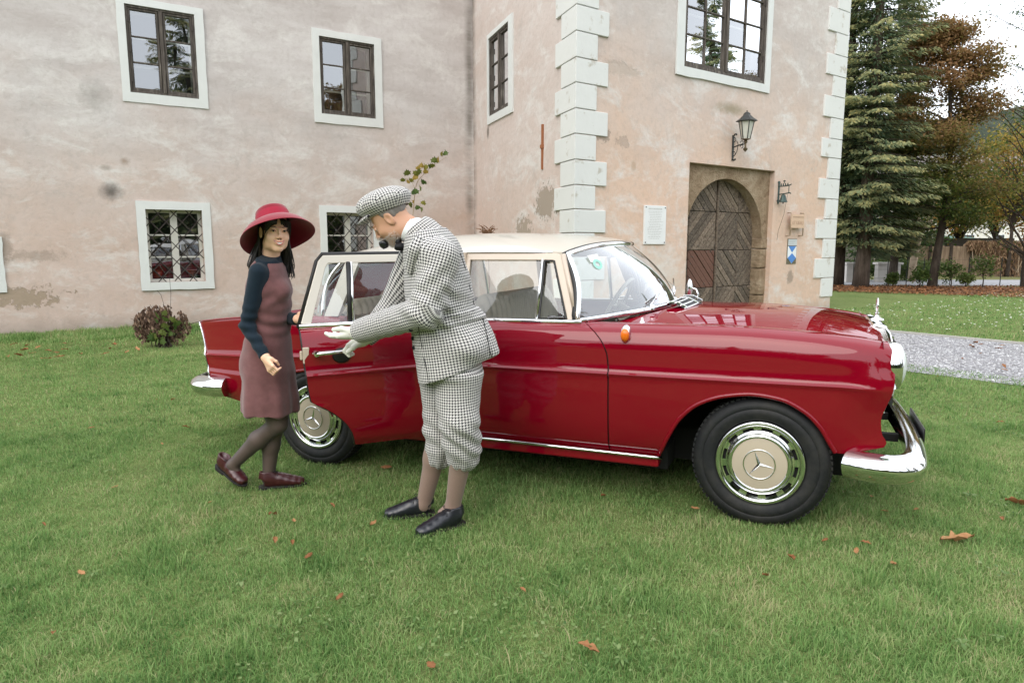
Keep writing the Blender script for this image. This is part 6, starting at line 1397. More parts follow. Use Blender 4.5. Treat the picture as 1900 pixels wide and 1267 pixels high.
# ---- lawn blades
def inwall(P):
    """true in front of the castle walls"""
    x, y = P[:, 0], P[:, 1]; ok = np.ones(len(P), bool)
    def side_(A, B): return (B[0]-A[0])*(y-A[1])-(B[1]-A[1])*(x-A[0])
    L0 = (-8.04-.848*8, 10.63-.53*8); FR = (NC[0]+dF[0]*7.1, NC[1]+dF[1]*7.1)
    ok &= ~((side_(L0, LC) > -.05) & (x < LC[0]+.1)); tower = (side_(NC, FR) > -.05) & (side_(NC, LC) < .05); ok &= ~tower
    ok &= ~((x > LC[0]-.2) & (x < FR[0]) & (y > 14.4) & (side_(NC, FR) > 0)); return ok
def blades(P, length, width, lean, tone, rr):
    n = len(P); az = rr.uniform(0, 2*PI, n); ln = length; th = lean; d = np.stack([np.cos(az), np.sin(az), 0*az], 1); s = np.stack([-np.sin(az), np.cos(az), 0*az], 1)*width[:, None]
    tw = rr.uniform(-.9, .9, n); s = s*np.cos(tw)[:, None]+d*np.sin(tw)[:, None]*width[:, None]
    b = np.stack([P[:, 0], P[:, 1], gz(P[:, 0])-.004], 1); up = np.array([0, 0, 1.])
    m = b+(d*np.sin(th*.55)[:, None]+up*np.cos(th*.55)[:, None])*(ln*.5)[:, None]; e = m+(d*np.sin(th*1.35)[:, None]+up*np.cos(th*1.35)[:, None])*(ln*.5)[:, None]
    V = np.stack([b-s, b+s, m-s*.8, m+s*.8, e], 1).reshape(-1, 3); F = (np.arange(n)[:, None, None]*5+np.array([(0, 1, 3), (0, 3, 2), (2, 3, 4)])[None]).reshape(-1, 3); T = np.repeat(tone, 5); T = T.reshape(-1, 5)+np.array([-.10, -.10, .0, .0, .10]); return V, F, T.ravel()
def lawn_tone(P, rr):
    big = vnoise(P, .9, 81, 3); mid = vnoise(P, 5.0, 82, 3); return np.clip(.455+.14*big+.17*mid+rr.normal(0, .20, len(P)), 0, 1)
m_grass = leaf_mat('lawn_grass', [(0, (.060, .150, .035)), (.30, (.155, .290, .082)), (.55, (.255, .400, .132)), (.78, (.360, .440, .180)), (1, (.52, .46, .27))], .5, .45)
rr = np.random.default_rng(5)
def scatter(n, y0, y1, half, pw):
    u = rr.uniform(0, 1, n); Y = (y0**pw+u*(y1**pw-y0**pw))**(1/pw); X = rr.uniform(-1, 1, n)*half*Y; return np.stack([X, Y], 1)
VV, FF, TT, k = [], [], [], 0
def addb(P, Lm, Wm, lean0, lean1):
    global k
    n = len(P); thick = .5+.5*np.clip(.5+vnoise(P, 2.5, 84, 3), 0, 1); keep = rr.uniform(0, 1, n) < .45+.55*thick; P = P[keep]; n = len(P); clump = 1+.35*vnoise(P, 6.0, 85, 2)
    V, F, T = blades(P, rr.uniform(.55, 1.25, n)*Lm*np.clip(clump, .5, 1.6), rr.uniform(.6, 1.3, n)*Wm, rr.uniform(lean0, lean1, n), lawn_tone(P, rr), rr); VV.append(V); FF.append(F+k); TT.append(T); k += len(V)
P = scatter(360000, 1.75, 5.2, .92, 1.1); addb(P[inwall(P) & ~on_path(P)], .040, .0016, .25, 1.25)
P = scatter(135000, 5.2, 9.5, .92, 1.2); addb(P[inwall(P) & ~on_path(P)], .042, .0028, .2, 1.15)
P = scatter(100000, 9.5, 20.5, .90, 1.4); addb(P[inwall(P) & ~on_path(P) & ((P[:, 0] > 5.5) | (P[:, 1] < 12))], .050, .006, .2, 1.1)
# ragged longer grass along the foot of the left wall
dl = np.array([math.sin(R(58)), math.cos(R(58))]); ol = np.array([dl[1], -dl[0]]); kk = rr.uniform(-1.5, 8, 26000); dd = np.abs(rr.normal(0, .32, 26000))+.03; P = np.array([-8.04, 10.63])+dl*kk[:, None]+ol*dd[:, None]; addb(P, .105, .0042, .15, 1.0)
kk = rr.uniform(.5, 7, 9000); dd = np.abs(rr.normal(0, .2, 9000))+.85; P = np.array([-8.04, 10.63])+dl*kk[:, None]+ol*dd[:, None]; addb(P, .075, .004, .2, 1.2)
# coarser tufts
tc = scatter(260, 1.9, 8.5, .88, 1.2); P = np.repeat(tc, 26, 0)+rr.normal(0, .028, (260*26, 2)); addb(P[inwall(P) & ~on_path(P)], .078, .0021, .1, .95)
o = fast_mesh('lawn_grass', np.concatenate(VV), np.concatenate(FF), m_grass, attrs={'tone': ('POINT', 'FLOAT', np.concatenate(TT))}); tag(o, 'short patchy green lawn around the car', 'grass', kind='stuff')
# clover and plantain leaves low in the turf
n = 6500; P = scatter(n*3, 1.8, 8.5, .82, 1.2); P = P[(vnoise(P, 1.1, 91, 3) > .15) & inwall(P) & ~on_path(P)][:n]; n = len(P); az = rr.uniform(0, 6.28, n); d = np.stack([np.cos(az), np.sin(az), rr.uniform(-.2, .5, n)], 1); s = np.stack([-np.sin(az), np.cos(az), rr.uniform(-.3, .3, n)], 1); L_ = rr.uniform(.010, .022, n)[:, None]; b = np.stack([P[:, 0], P[:, 1], gz(P[:, 0])+rr.uniform(.012, .034, n)], 1)
V = np.stack([b, b+d*L_*.5+s*L_*.42, b+d*L_, b+d*L_*.5-s*L_*.42], 1).reshape(-1, 3); F = np.arange(n*4).reshape(-1, 4)
m_clover = leaf_mat('clover', [(0, (.06, .12, .03)), (.6, (.13, .21, .06)), (1, (.22, .28, .12))], .5, .25)
o = fast_mesh('clover', V, F, m_clover, attrs={'tone': ('POINT', 'FLOAT', np.repeat(rr.uniform(0, 1, n), 4))}); tag(o, 'small clover leaves among the lawn grass', 'clover', kind='stuff')
# flat plantain and dandelion rosettes
V, F, T, k2 = [], [], [], 0
for x, y in scatter(70, 1.9, 8.0, .85, 1.2):
    if not inwall(np.array([[x, y]]))[0] or on_path(np.array([[x, y]]))[0]: continue
    a0 = rr.uniform(0, 6.28); s0 = rr.uniform(.022, .045)
    for j in range(rr.integers(4, 9)):
        a = a0+j*2.4+rr.normal(0, .2); d = np.array([math.cos(a), math.sin(a), 0]); s = np.array([-d[1], d[0], 0]); L = s0*rr.uniform(.6, 1.2); c = np.array([x, y, float(gz(x))+.022]); u = np.array([0, 0, 1.]); w_ = L*rr.uniform(.14, .24)
        V += [c, c+d*L*.35+s*w_*.8+u*.012, c+d*L*.35-s*w_*.8+u*.012, c+d*L*.75+s*w_+u*.010, c+d*L*.75-s*w_+u*.010, c+d*L*1.1+u*.002]; F += [(k2, k2+1, k2+2), (k2+1, k2+3, k2+2), (k2+2, k2+3, k2+4), (k2+3, k2+5, k2+4)]; T += [rr.uniform(.1, .9)]*6; k2 += 6
o = fast_mesh('plantain', np.array(V), np.array(F), m_clover, attrs={'tone': ('POINT', 'FLOAT', np.array(T))}); tag(o, 'flat weed rosettes scattered in the lawn', 'weeds', kind='stuff')
# daisies on the far lawn
n = 420; P = np.stack([rr.uniform(5, 17, n*4), rr.uniform(10.5, 19, n*4)], 1); P = P[inwall(P) & ~on_path(P)][:n]; q = MB()
for x, y in P: r_ = rr.uniform(.010, .022); z = .055; a = np.linspace(0, 2*PI, 6, endpoint=False); q.add([(x+r_*math.cos(s_), y+r_*math.sin(s_), z+.006*math.cos(s_*2)) for s_ in a], [tuple(range(6))])
o = q.build('daisy', plain('daisy_white', (.75, .75, .70), .8)); tag(o, 'tiny white daisies dotted over the lawn beyond the path', 'flowers', kind='stuff')
# litter leaves on the bed under the trees
n = 9000; u, w = rr.uniform(0, 1, n), rr.uniform(-.1, 1.25, n); C = (l0+(l1-l0)*u[:, None]); D = (l3+(l2-l3)*u[:, None]); C = C+(D-C)*w[:, None]; az = rr.uniform(0, 6.28, n); d = np.stack([np.cos(az), np.sin(az), rr.uniform(-.4, .6, n)], 1); s = np.stack([-np.sin(az), np.cos(az), rr.uniform(-.4, .4, n)], 1); L_ = rr.uniform(.04, .085, n)[:, None]; C[:, 2] = .03
V = np.stack([C, C+d*L_*.5+s*L_*.35, C+d*L_, C+d*L_*.5-s*L_*.35], 1).reshape(-1, 3)
m_brownleaf = leaf_mat('fallen_leaf', [(0, (.10, .045, .02)), (.5, (.26, .11, .045)), (1, (.42, .22, .10))], .7, .15)
o = fast_mesh('leaf_litter', V, np.arange(n*4).reshape(-1, 4), m_brownleaf, attrs={'tone': ('POINT', 'FLOAT', np.repeat(rr.uniform(0, .8, n), 4))}); tag(o, 'brown leaf litter under the trees along the fence', 'leaf litter', kind='stuff')
# ---- single fallen leaves
def leaf_mesh(seed, curl):
    r_ = np.random.default_rng(seed); n = 9; P = []; t_ = np.linspace(0, 1, n); wd = .22*np.sin(PI*np.clip(t_*.96+.02, 0, 1))**.8*(1+.25*np.sin(t_*19+seed))
    for i, u in enumerate(t_): P.append([(u-.5, s_*wd[i], curl*(abs(s_)**1.4)*wd[i]*1.6+.10*math.sin(u*3+seed)+.03*r_.normal()) for s_ in (-1, -.5, 0, .5, 1)])
    me = bpy.data.meshes.new('fallen_leaf'); q = MB(); q.grid(np.array(P)); me.from_pydata(np.concatenate(q.v).tolist(), [], q.f); me.polygons.foreach_set('use_smooth', np.ones(len(me.polygons), bool)); a = me.attributes.new('tone', 'FLOAT', 'POINT'); a.data.foreach_set('value', np.full(len(me.vertices), r_.uniform(.25, 1), np.float32)+.1*r_.normal(size=len(me.vertices)).astype(np.float32)); me.materials.append(m_brownleaf); return me
LM = [leaf_mesh(s_, c_) for s_, c_ in ((1, .3), (2, .6), (3, .15), (4, .35), (5, .5), (6, -.25))]
def fallen(x, y, size, label, group, i, dz=.03):
    o = bpy.data.objects.new('fallen_leaf', LM[i % len(LM)]); COL.objects.link(o); p = pxg(x, y); o.location = (p[0], p[1], p[2]+dz); o.rotation_euler = (rr.uniform(-.25, .25), rr.uniform(-.2, .2), rr.uniform(0, 6.28)); o.scale = (size,)*3; return tag(o, label, 'leaf', group)
o = fallen(1776, 1007, .17, 'largest curled brown leaf on the lawn at the right', None, 3); o.rotation_euler[2] = .1
o = fallen(1890, 943, .12, 'brown leaf at the right edge of the lawn', None, 1); o.rotation_euler[2] = -.5
o = fallen(1092, 1208, .075, 'orange brown leaf lowest on the lawn below the car', None, 0); o.rotation_euler[2] = -.3
fallen(716, 865, .085, 'orange leaf at the foot of the open car door', None, 5); fallen(692, 968, .06, 'pale tan leaf on the grass left of the black shoes', None, 2); fallen(507, 950, .07, 'upright tan leaf below the oxblood shoes', None, 4)
for i, (x, y) in enumerate([(616, 935), (543, 1003), (212, 893), (150, 1053), (98, 1165), (630, 1105), (970, 1098), (1420, 1078), (1588, 1032), (1640, 957), (1858, 972), (1530, 1012), (1605, 1018), (1467, 1045), (1657, 1055), (1617, 930), (1700, 955), (572, 1028), (510, 998), (80, 962), (388, 925), (300, 815), (345, 785), (168, 786), (290, 735), (1120, 925), (1290, 950), (545, 962), (320, 735), (800, 1235), (1855, 790), (1740, 703), (1815, 715)]): fallen(x, y, float(rr.uniform(.032, .058)), 'small curled brown leaf lying on the near lawn', 'small leaves scattered on the near lawn', i)
for i, (x, y) in enumerate([(25, 640), (45, 650), (60, 655), (70, 645), (90, 652), (105, 655), (120, 650), (35, 660), (85, 665), (110, 662), (150, 658), (195, 657), (205, 648), (212, 640), (235, 653), (255, 648), (15, 663), (120, 638), (50, 642)]): fallen(x, y, float(rr.uniform(.07, .12)), 'orange leaf in the longer grass along the left wall', 'orange leaves in the grass by the left wall', i, .07)
for i in range(44):
    u, w = rr.uniform(.32, .62), rr.uniform(.1, .9); C = (f0+(e0-f0)*u)*(1-w)+(f1+(e1-f1)*u)*w; o = bpy.data.objects.new('fallen_leaf', LM[i % 6]); COL.objects.link(o); o.location = C+np.array([0, 0, .02]); o.rotation_euler = (rr.uniform(-.3, .3), rr.uniform(-.3, .3), rr.uniform(0, 6.28)); o.scale = (float(rr.uniform(.06, .11)),)*3; tag(o, 'small brown leaf lying on the grey gravel path', 'leaf', 'leaves on the gravel path')
# ================================================================= trees and plants
def bark(name, a, b, sc=12):
    t = NT(name); n = t.noise(sc, 6, .7, t.mapping(t.coord(), scale=(1, 1, .22))); t.set(color=t.ramp(n, [(.3, a), (.7, b)]), rough=.95, spec=.1); t.bump(n, .9, .03); return t.m
m_bark_d = bark('dark_bark', (.028, .021, .017), (.085, .068, .055)); m_bark_g = bark('grey_bark', (.10, .085, .07), (.24, .21, .18)); m_bark_p = bark('pale_bark', (.30, .22, .15), (.52, .42, .31))
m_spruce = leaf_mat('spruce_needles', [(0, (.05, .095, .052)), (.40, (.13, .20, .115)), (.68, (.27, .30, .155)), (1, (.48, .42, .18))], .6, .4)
m_beech = leaf_mat('beech_leaves', [(0, (.045, .085, .018)), (.30, (.12, .135, .030)), (.50, (.23, .175, .055)), (.75, (.31, .175, .085)), (1, (.42, .26, .13))], .55, .5)
m_autumn = leaf_mat('autumn_leaves', [(0, (.06, .09, .02)), (.35, (.19, .19, .035)), (.65, (.38, .26, .06)), (1, (.42, .17, .06))], .6, .4)
m_green = leaf_mat('green_leaves', [(0, (.025, .055, .012)), (.5, (.070, .12, .028)), (1, (.17, .20, .055))], .5, .35)
def leafcloud(name, C, N, size, tone, mat, parent, rr, asp=.5, droop=None):
    """one diamond leaf per point; N is the rough facing direction"""
    n = len(C); a = rr.normal(size=(n, 3)); N = N/np.linalg.norm(N, axis=1)[:, None]; d = a-N*(a*N).sum(1)[:, None]
    if droop is not None: d = droop+.35*d/np.linalg.norm(d, axis=1)[:, None]
    d /= np.linalg.norm(d, axis=1)[:, None]; s = np.cross(N, d); s /= np.linalg.norm(s, axis=1)[:, None]; L = size[:, None]
    V = np.stack([C, C+d*L*.5+s*L*asp*.5+N*L*.08, C+d*L, C+d*L*.5-s*L*asp*.5+N*L*.08], 1).reshape(-1, 3)
    return fast_mesh(name, V, np.arange(n*4).reshape(-1, 4), mat, parent, attrs={'tone': ('POINT', 'FLOAT', np.repeat(np.clip(tone, 0, 1), 4))})
def spruce(name, label, base, H, rad, seed, low=1.2, group=None, lit=(-.6, -.5), nsp=46, bark_m=None):
    rr = np.random.default_rng(seed); root = empty(name, tuple(base)); tag(root, label, 'tree', group); tr = .0105*H+.02
    q = MB(); zz = np.linspace(-.1, H*.98, 16); q.tube([(.03*math.sin(z*1.3), .02*math.cos(z), z) for z in zz], np.interp(zz, [0, .4, H], [tr*1.25, tr, .012]), 10); q.build('trunk', bark_m or bark('spruce_bark', (.05, .04, .032), (.15, .12, .10)), root, smooth=True)
    bq = MB(); C, N, S, T, D = [], [], [], [], []; z = low
    while z < H*.985:
        f = 1-z/H; L0 = rad*(f**.72)*(.55+.45*sm(low-.3, low+1.8, z)); k = max(4, int(5+5*f))
        for j in range(k):
            az = rr.uniform(0, 2*PI); L = L0*rr.uniform(.62, 1.12)+.12; zz_ = z+rr.uniform(-.24, .24); out = np.array([math.cos(az), math.sin(az), 0]); dr = .30*L*(.55+.5*f)
            u = np.linspace(0, 1, 7); pts = np.array([0, 0, zz_])+out*(L*u)[:, None]; pts[:, 2] += L*.10*u-dr*u**2+.25*dr*u**4
            bq.tube(pts[::2], np.interp(u[::2], [0, 1], [.012+.010*f, .003]), 4, cap=False)
            m = int(nsp*(.35+L/rad)); uu = rr.uniform(.03, 1, m)**.8; B = np.stack([np.interp(uu, u, pts[:, i]) for i in range(3)], 1); side = np.array([-out[1], out[0], 0]); sp = (rr.uniform(-1, 1, m)*L*.30*(1.12-uu))[:, None]
            B = B+side*sp; B[:, 2] -= np.abs(sp[:, 0])*.35+rr.uniform(0, .10, m); C.append(B); nn = np.tile(np.array([out[0]*.5, out[1]*.5, .9]), (m, 1))+rr.normal(0, .35, (m, 3)); N.append(nn); S.append(rr.uniform(.085, .19, m)*(.8+.4*f)); D.append(out*.8+side*np.sign(sp)*.5+np.array([0, 0, -.55])+0*B)
            T.append(.42+.30*uu+.12*(out[0]*lit[0]+out[1]*lit[1])+rr.normal(0, .13, m)+.16*sm(.2, .9, z/H))  # needle tone painted lighter towards the lit side, branch tips and tree top
        z += (.20+.12*f)*(H/13)**.5
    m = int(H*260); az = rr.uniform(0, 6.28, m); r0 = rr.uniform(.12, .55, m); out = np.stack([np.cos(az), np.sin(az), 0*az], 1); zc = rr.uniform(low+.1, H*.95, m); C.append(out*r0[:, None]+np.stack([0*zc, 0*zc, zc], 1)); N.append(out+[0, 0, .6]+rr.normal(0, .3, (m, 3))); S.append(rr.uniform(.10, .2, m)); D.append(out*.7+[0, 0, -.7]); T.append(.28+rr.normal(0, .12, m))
    bq.build('branch', m_bark_d, root)['kind'] = 'stuff'
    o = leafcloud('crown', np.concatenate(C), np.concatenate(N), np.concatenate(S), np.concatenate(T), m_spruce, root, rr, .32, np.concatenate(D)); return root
def broadleaf(name, label, base, H, tr, trunk_pts, limbs, leaf, mat, bark_m, seed, group=None, tone=None, layered=.5, flat=.75):
    """limbs: list of (height fraction, azimuth, length, rise); leaf: (per twig, size, twigs per limb, spread)"""
    rr = np.random.default_rng(seed); root = empty(name, tuple(base)); tag(root, label, 'tree', group); tp = spline(trunk_pts, 30); q = MB(); hh = np.linspace(0, 1, 30); q.tube(tp, np.interp(hh, [0, .06, 1], [tr*1.35, tr, tr*.12]), 10); q.build('trunk', bark_m, root, smooth=True)
    bq = MB(); C, N, T = [], [], []; nl, sz, nt, spd = leaf
    for hf_, az, L, rise in limbs:
        b0 = np.array([np.interp(hf_, hh, tp[:, i]) for i in range(3)]); out = np.array([math.cos(az), math.sin(az), 0]); u = np.linspace(0, 1, 7); pts = b0+out*(L*u)[:, None]; pts[:, 2] += rise*L*(u**.8)+.05*L*np.sin(u*6+az); pts[:, :2] += .05*L*np.stack([np.sin(u*5+az*3), np.cos(u*4+az)], 1)*u[:, None]
        bq.tube(pts, np.interp(u, [0, 1], [max(tr*.34*(1-hf_*.6), .008), .004]), 5, cap=False)
        for j in range(nt):
            v = rr.uniform(.25, 1); c0 = np.array([np.interp(v, u, pts[:, i]) for i in range(3)]); a2 = az+rr.uniform(-1.5, 1.5); l2 = L*rr.uniform(.18, .42); o2 = np.array([math.cos(a2), math.sin(a2), rise*.5+rr.uniform(-.15, .35)]); tw = c0+o2*(l2*np.linspace(0, 1, 4))[:, None]; bq.tube(tw, [.006, .004, .003, .0015], 4, cap=False)
            m = nl; w = rr.uniform(0, 1.05, m); B = c0+o2*(l2*w)[:, None]+rr.normal(0, spd, (m, 3))*np.array([1, 1, layered]); C.append(B); N.append(np.tile([0, 0, 1.], (m, 1))*flat+rr.normal(0, .6, (m, 3))); T.append(rr.normal(0, .10, m)+rr.normal(0, .07))
    bq.build('branch', bark_m, root)['kind'] = 'stuff'; C = np.concatenate(C); T = np.concatenate(T)+(tone(C) if tone else .5)
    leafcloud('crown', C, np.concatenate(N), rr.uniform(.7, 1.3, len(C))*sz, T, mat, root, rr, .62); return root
spA = spruce('spruce_tree', 'tall yellow-lit green spruce with grey trunk nearest the tower corner', pxg(1597, 533), 19.0, 2.35, 21, 1.45, nsp=135)
spruce('spruce_tree', 'bluish green spruce half hidden behind the taller spruce', pxg(1655, 527.5), 11.5, 1.65, 22, 1.3, lit=(.2, -.4), nsp=110)
spruce('spruce_tree', 'dark trunked conifer partly hidden by the tower corner', pxg(1553, 530.5), 16.0, 2.2, 23, 1.9, lit=(.0, -.2), bark_m=m_bark_d, nsp=80)
rr = np.random.default_rng(31); bb_ = pxg(1729, 532.5); lim = []
for i in range(64):
    h = .30+.68*(i/63)**.95; prof = float(np.interp(h, [.28, .36, .55, .75, .9, 1], [1.4, 1.95, 1.75, 1.2, .7, .3])); lim.append((h, rr.uniform(0, 6.28), prof*rr.uniform(.65, 1.1), rr.uniform(.05, .55)*(.4+h)))
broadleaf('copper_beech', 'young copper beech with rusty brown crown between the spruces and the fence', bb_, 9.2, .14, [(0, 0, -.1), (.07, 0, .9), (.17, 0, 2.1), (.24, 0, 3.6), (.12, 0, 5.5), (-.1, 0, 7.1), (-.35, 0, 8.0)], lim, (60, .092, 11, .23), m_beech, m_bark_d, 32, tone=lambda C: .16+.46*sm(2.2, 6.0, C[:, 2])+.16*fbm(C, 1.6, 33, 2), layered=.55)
# sparse autumn tree at the right edge
bc = pxg(1903, 534); lim = [(rr.uniform(.12, .95), (PI+rr.normal(0, .9)) if i % 3 else rr.uniform(0, 6.28), rr.uniform(1.0, 2.3), rr.uniform(.5, 1.3)) for i in range(46)]
broadleaf('sparse_birch', 'half bare tree with thin upswept branches at the right edge', bc, 8.5, .13, [(0, 0, -.1), (-.05, 0, 1.5), (.10, 0, 3.5), (.05, 0, 6), (.2, 0, 8.6)], lim, (5, .075, 10, .14), m_green, m_bark_d, 34, tone=lambda C: .45+.15*fbm(C, 1.3, 36, 2), layered=.8, flat=.4)
def bushy(name, label, base, c0, semi, n, size, mat, seed, tone, group=None, tr=.09, cat='tree', hollow=.35, asp=.62, nl=26):
    """crown of clumped leaves round a branching stem"""
    rr = np.random.default_rng(seed); root = empty(name, tuple(base)); tag(root, label, cat, group); q = MB(); k = 9; cz = np.asarray(c0)
    q.tube(spline([(0, 0, -.1), cz*.3+[.03, 0, 0], cz*.7, cz], 12), np.linspace(tr, tr*.35, 12), 8); q.build('trunk' if cat == 'tree' else 'stem', m_bark_d, root, smooth=True)
    cen = rr.normal(size=(n//nl, 3)); cen /= np.linalg.norm(cen, axis=1)[:, None]; cen *= (hollow+(1-hollow)*rr.uniform(0, 1, len(cen))**.5)[:, None]; cen = cen*np.asarray(semi)+cz; cen[:, 2] = np.maximum(cen[:, 2], .06)
    bq = MB()
    for c in cen[::4]: bq.tube(spline([cz*.45, (cz*.4+c*.6)+[0, 0, .04], c], 6), np.linspace(tr*.22, .003, 6), 4, cap=False)
    bq.build('branch', m_bark_d, root)['kind'] = 'stuff'
    cl = np.repeat(cen, nl, 0)+rr.normal(0, 1, (len(cen)*nl, 3))*np.asarray(semi)*.16; cl[:, 2] = np.maximum(cl[:, 2], .02); T = np.repeat(rr.normal(0, .12, len(cen)), nl)+rr.normal(0, .1, len(cl))+(tone(cl) if callable(tone) else tone)
    leafcloud('crown' if cat == 'tree' else 'foliage', cl, rr.normal(size=(len(cl), 3))*.8+np.array([0, 0, .7]), rr.uniform(.7, 1.3, len(cl))*size, T, mat, root, rr, asp); return root
def gp(x, y): return pxg(x, y)
bushy('autumn_tree', 'yellow and green autumn tree above the dry vine fence at the right', gp(1868, 514), (0, 0, 4.4), (1.9, 1.6, 2.0), 7000, .13, m_autumn, 41, lambda C: .35+.3*fbm(C, .9, 42, 2))
bushy('autumn_tree', 'orange red autumn tree at the right behind the fence', gp(1925, 512.5), (0, 0, 3.9), (2.2, 1.5, 2.3), 7000, .14, m_autumn, 43, .78)
bushy('autumn_tree', 'dark spreading shrub-like tree before the white house', gp(1838, 509), (0, 0, 3.6), (2.3, 1.5, 1.0), 5200, .13, m_green, 45, .30, hollow=.1)
bushy('autumn_tree', 'pale yellow autumn tree between the beech trunk and the white house', gp(1775, 507), (0, 0, 3.3), (2.6, 1.6, 1.5), 4600, .12, m_autumn, 46, .45, hollow=.2)
bushy('autumn_tree', 'tan leaved bush behind the pale forked trunk', gp(1700, 507.5), (0, 0, 2.9), (2.3, 1.6, 1.5), 5000, .12, m_autumn, 47, .62, hollow=.2)
bushy('autumn_tree', 'dense dark green conifer bush under the shed roof', gp(1655, 511), (0, 0, 1.4), (2.0, 1.3, 1.1), 5200, .12, m_green, 48, .12, tr=.12)
# pale forked trunk
fk = empty('forked_tree', tuple(gp(1691, 522.5))); tag(fk, 'pale forked tree trunk beside the clipped hedge', 'tree'); q = MB(); q.tube(spline([(0, 0, -.1), (.02, 0, .7), (.08, 0, 1.35)], 8), np.linspace(.14, .12, 8), 9)
for a, b_ in (((-.62, 0, 2.3), .05), ((-.25, 0, 2.7), .05), ((.15, 0, 2.8), .06), ((.55, 0, 2.3), .045)): q.tube(spline([(.06, 0, 1.2), np.array(a)*.5+[.02, 0, .75], a, np.array(a)*1.15+[0, 0, .8]], 10), np.linspace(.10, b_*.5, 10), 8)
q.build('trunk', m_bark_p, fk, smooth=True)
C = rng.normal(0, 1, (1800, 3))*np.array([.6, .5, .5])+np.array([.1, 0, 3.2]); leafcloud('crown', C, rng.normal(size=C.shape)+[0, 0, .6], rng.uniform(.08, .15, len(C)), rng.uniform(.1, .6, len(C)), m_green, fk, rng, .6)
# hedge, shrubs and wire fence along the road
bushy('clipped_hedge', 'clipped yellowish green hedge along the road, nearest the spruces', gp(1655, 521), (0, 0, .42), (1.65, .35, .42), 5200, .07, m_green, 51, .62, cat='hedge', tr=.03, hollow=.3)
bushy('clipped_hedge', 'short hedge piece right of the pale forked trunk', gp(1718, 520.5), (0, 0, .40), (.75, .3, .40), 2400, .07, m_green, 52, .62, cat='hedge', tr=.03, hollow=.3)
bushy('clipped_hedge', 'dark hedge end beside the dark trunk at the tower', gp(1572, 522), (0, 0, .42), (.45, .35, .42), 1800, .07, m_green, 53, .40, cat='hedge', tr=.03, hollow=.3)
for i, (x, y, h, w, tn) in enumerate([(1763, 534, .85, .38, .55), (1822, 533, 1.05, .42, .6), (1705, 533, .6, .3, .55), (1790, 533, .45, .25, .75), (1655, 532, .45, .22, .6)]):
    bushy('garden_shrub', ['upright green shrub right of the beech trunk', 'taller leafy shrub by the wire fence at the right', 'low twiggy shrub below the pale forked trunk', 'small yellow green shrub between two taller shrubs', 'small twiggy shrub below the hedge'][i], gp(x, y), (0, 0, h*.62), (w, w*.8, h*.42), 700, .075, m_green, 60+i, tn, cat='shrub', tr=.022, hollow=.1, nl=14)
wf = empty('wire_fence', tuple(gp(1700, 528))); tag(wf, 'thin wire fence with dark posts along the road', 'fence'); o0 = np.array(wf.location)
posts = [1582, 1611, 1645, 1681, 1712, 1762, 1795, 1855, 1893]
for x in posts: p_ = gp(x, 530)-o0; q = MB(); q.tube([p_, p_+[0, 0, .95]], .016, 6); q.tube([p_+[0, 0, .95], p_+[0, 0, .965]], [.020, .004], 6); q.build('post', m_black, wf)
for z in (.25, .55, .88): q = MB(); q.tube([gp(x, 530)-o0+[0, 0, z] for x in posts], .0035, 4); q.build('wire', m_iron, wf)
# reed fence with hanging dry vine, shed with green roof, white house
m_reed = NT('grey_reed_mat'); mo_ = m_reed.coord(); rn_ = m_reed.noise(30, 4, .6, m_reed.mapping(mo_, scale=(1, 1, .08))); m_reed.set(color=m_reed.ramp(rn_, [(.3, (.13, .085, .055)), (.7, (.30, .22, .15))]), rough=.95); m_reed = m_reed.m
rf = empty('board_fence', tuple(gp(1740, 514))); tag(rf, 'weathered brown board fence behind the road', 'fence'); a, b_ = gp(1683, 512.5)-np.array(rf.location), gp(1925, 514)-np.array(rf.location); nb = 62
for i in range(nb):
    p_ = a+(b_-a)*(i/nb); p2 = a+(b_-a)*((i+.94)/nb); h = 1.32+rng.normal(0, .015); y = rng.normal(0, .008); q = MB(); q.add([p_+[0, y, -.1], p2+[0, y, -.1], p2+[0, y+.03, -.1], p_+[0, y+.03, -.1], p_+[0, y, h], p2+[0, y, h], p2+[0, y+.03, h], p_+[0, y+.03, h]], [(0, 1, 5, 4), (4, 5, 6, 7), (1, 2, 6, 5), (3, 0, 4, 7), (2, 3, 7, 6)]); q.build('board', m_reed, rf)
for i in range(0, nb+1, 10): p_ = a+(b_-a)*(i/nb); q = MB(); q.box(p_[0]-.05, p_[0]+.05, p_[1]-.06, p_[1]-.015, -.1, 1.42); q.build('post', m_bark_d, rf)
vn = empty('dry_vine', tuple(gp(1850, 513.5))); tag(vn, 'brown dried creeper hanging over the fence at the right', 'creeper'); n = 7000; o0 = np.array(vn.location); u = rng.uniform(.42, 1, n); C = gp(1683, 512.5)+(gp(1930, 513.5)-gp(1683, 512.5))*u[:, None]-o0; C[:, 1] -= np.abs(rng.normal(0, .16, n))+.04; C[:, 2] = 1.58-rng.uniform(0, 1, n)**1.3*(.35+1.25*sm(.42, .75, u)); D = np.tile([0, -.1, -1.], (n, 1))+rng.normal(0, .3, (n, 3))
leafcloud('foliage', C, rng.normal(size=(n, 3))+[0, -1.2, .2], rng.uniform(.10, .26, n), rng.uniform(0, 1, n), leaf_mat('dried_creeper', [(0, (.13, .075, .042)), (.5, (.27, .165, .095)), (.92, (.42, .29, .18)), (1, (.20, .21, .05))], .8, .2), vn, rng, .20, D)
q = MB()
for i in range(26): x0 = C[rng.integers(n)]; q.tube(spline([x0*[1, 1, 0]+[0, 0, 1.55], x0*[1, 1, 0]+[rng.normal(0, .15), -.08, 1.0], x0*[1, 1, 0]+[rng.normal(0, .2), -.05, .2]], 8), .012, 4)
q.build('stem', m_bark_p, vn)['kind'] = 'stuff'
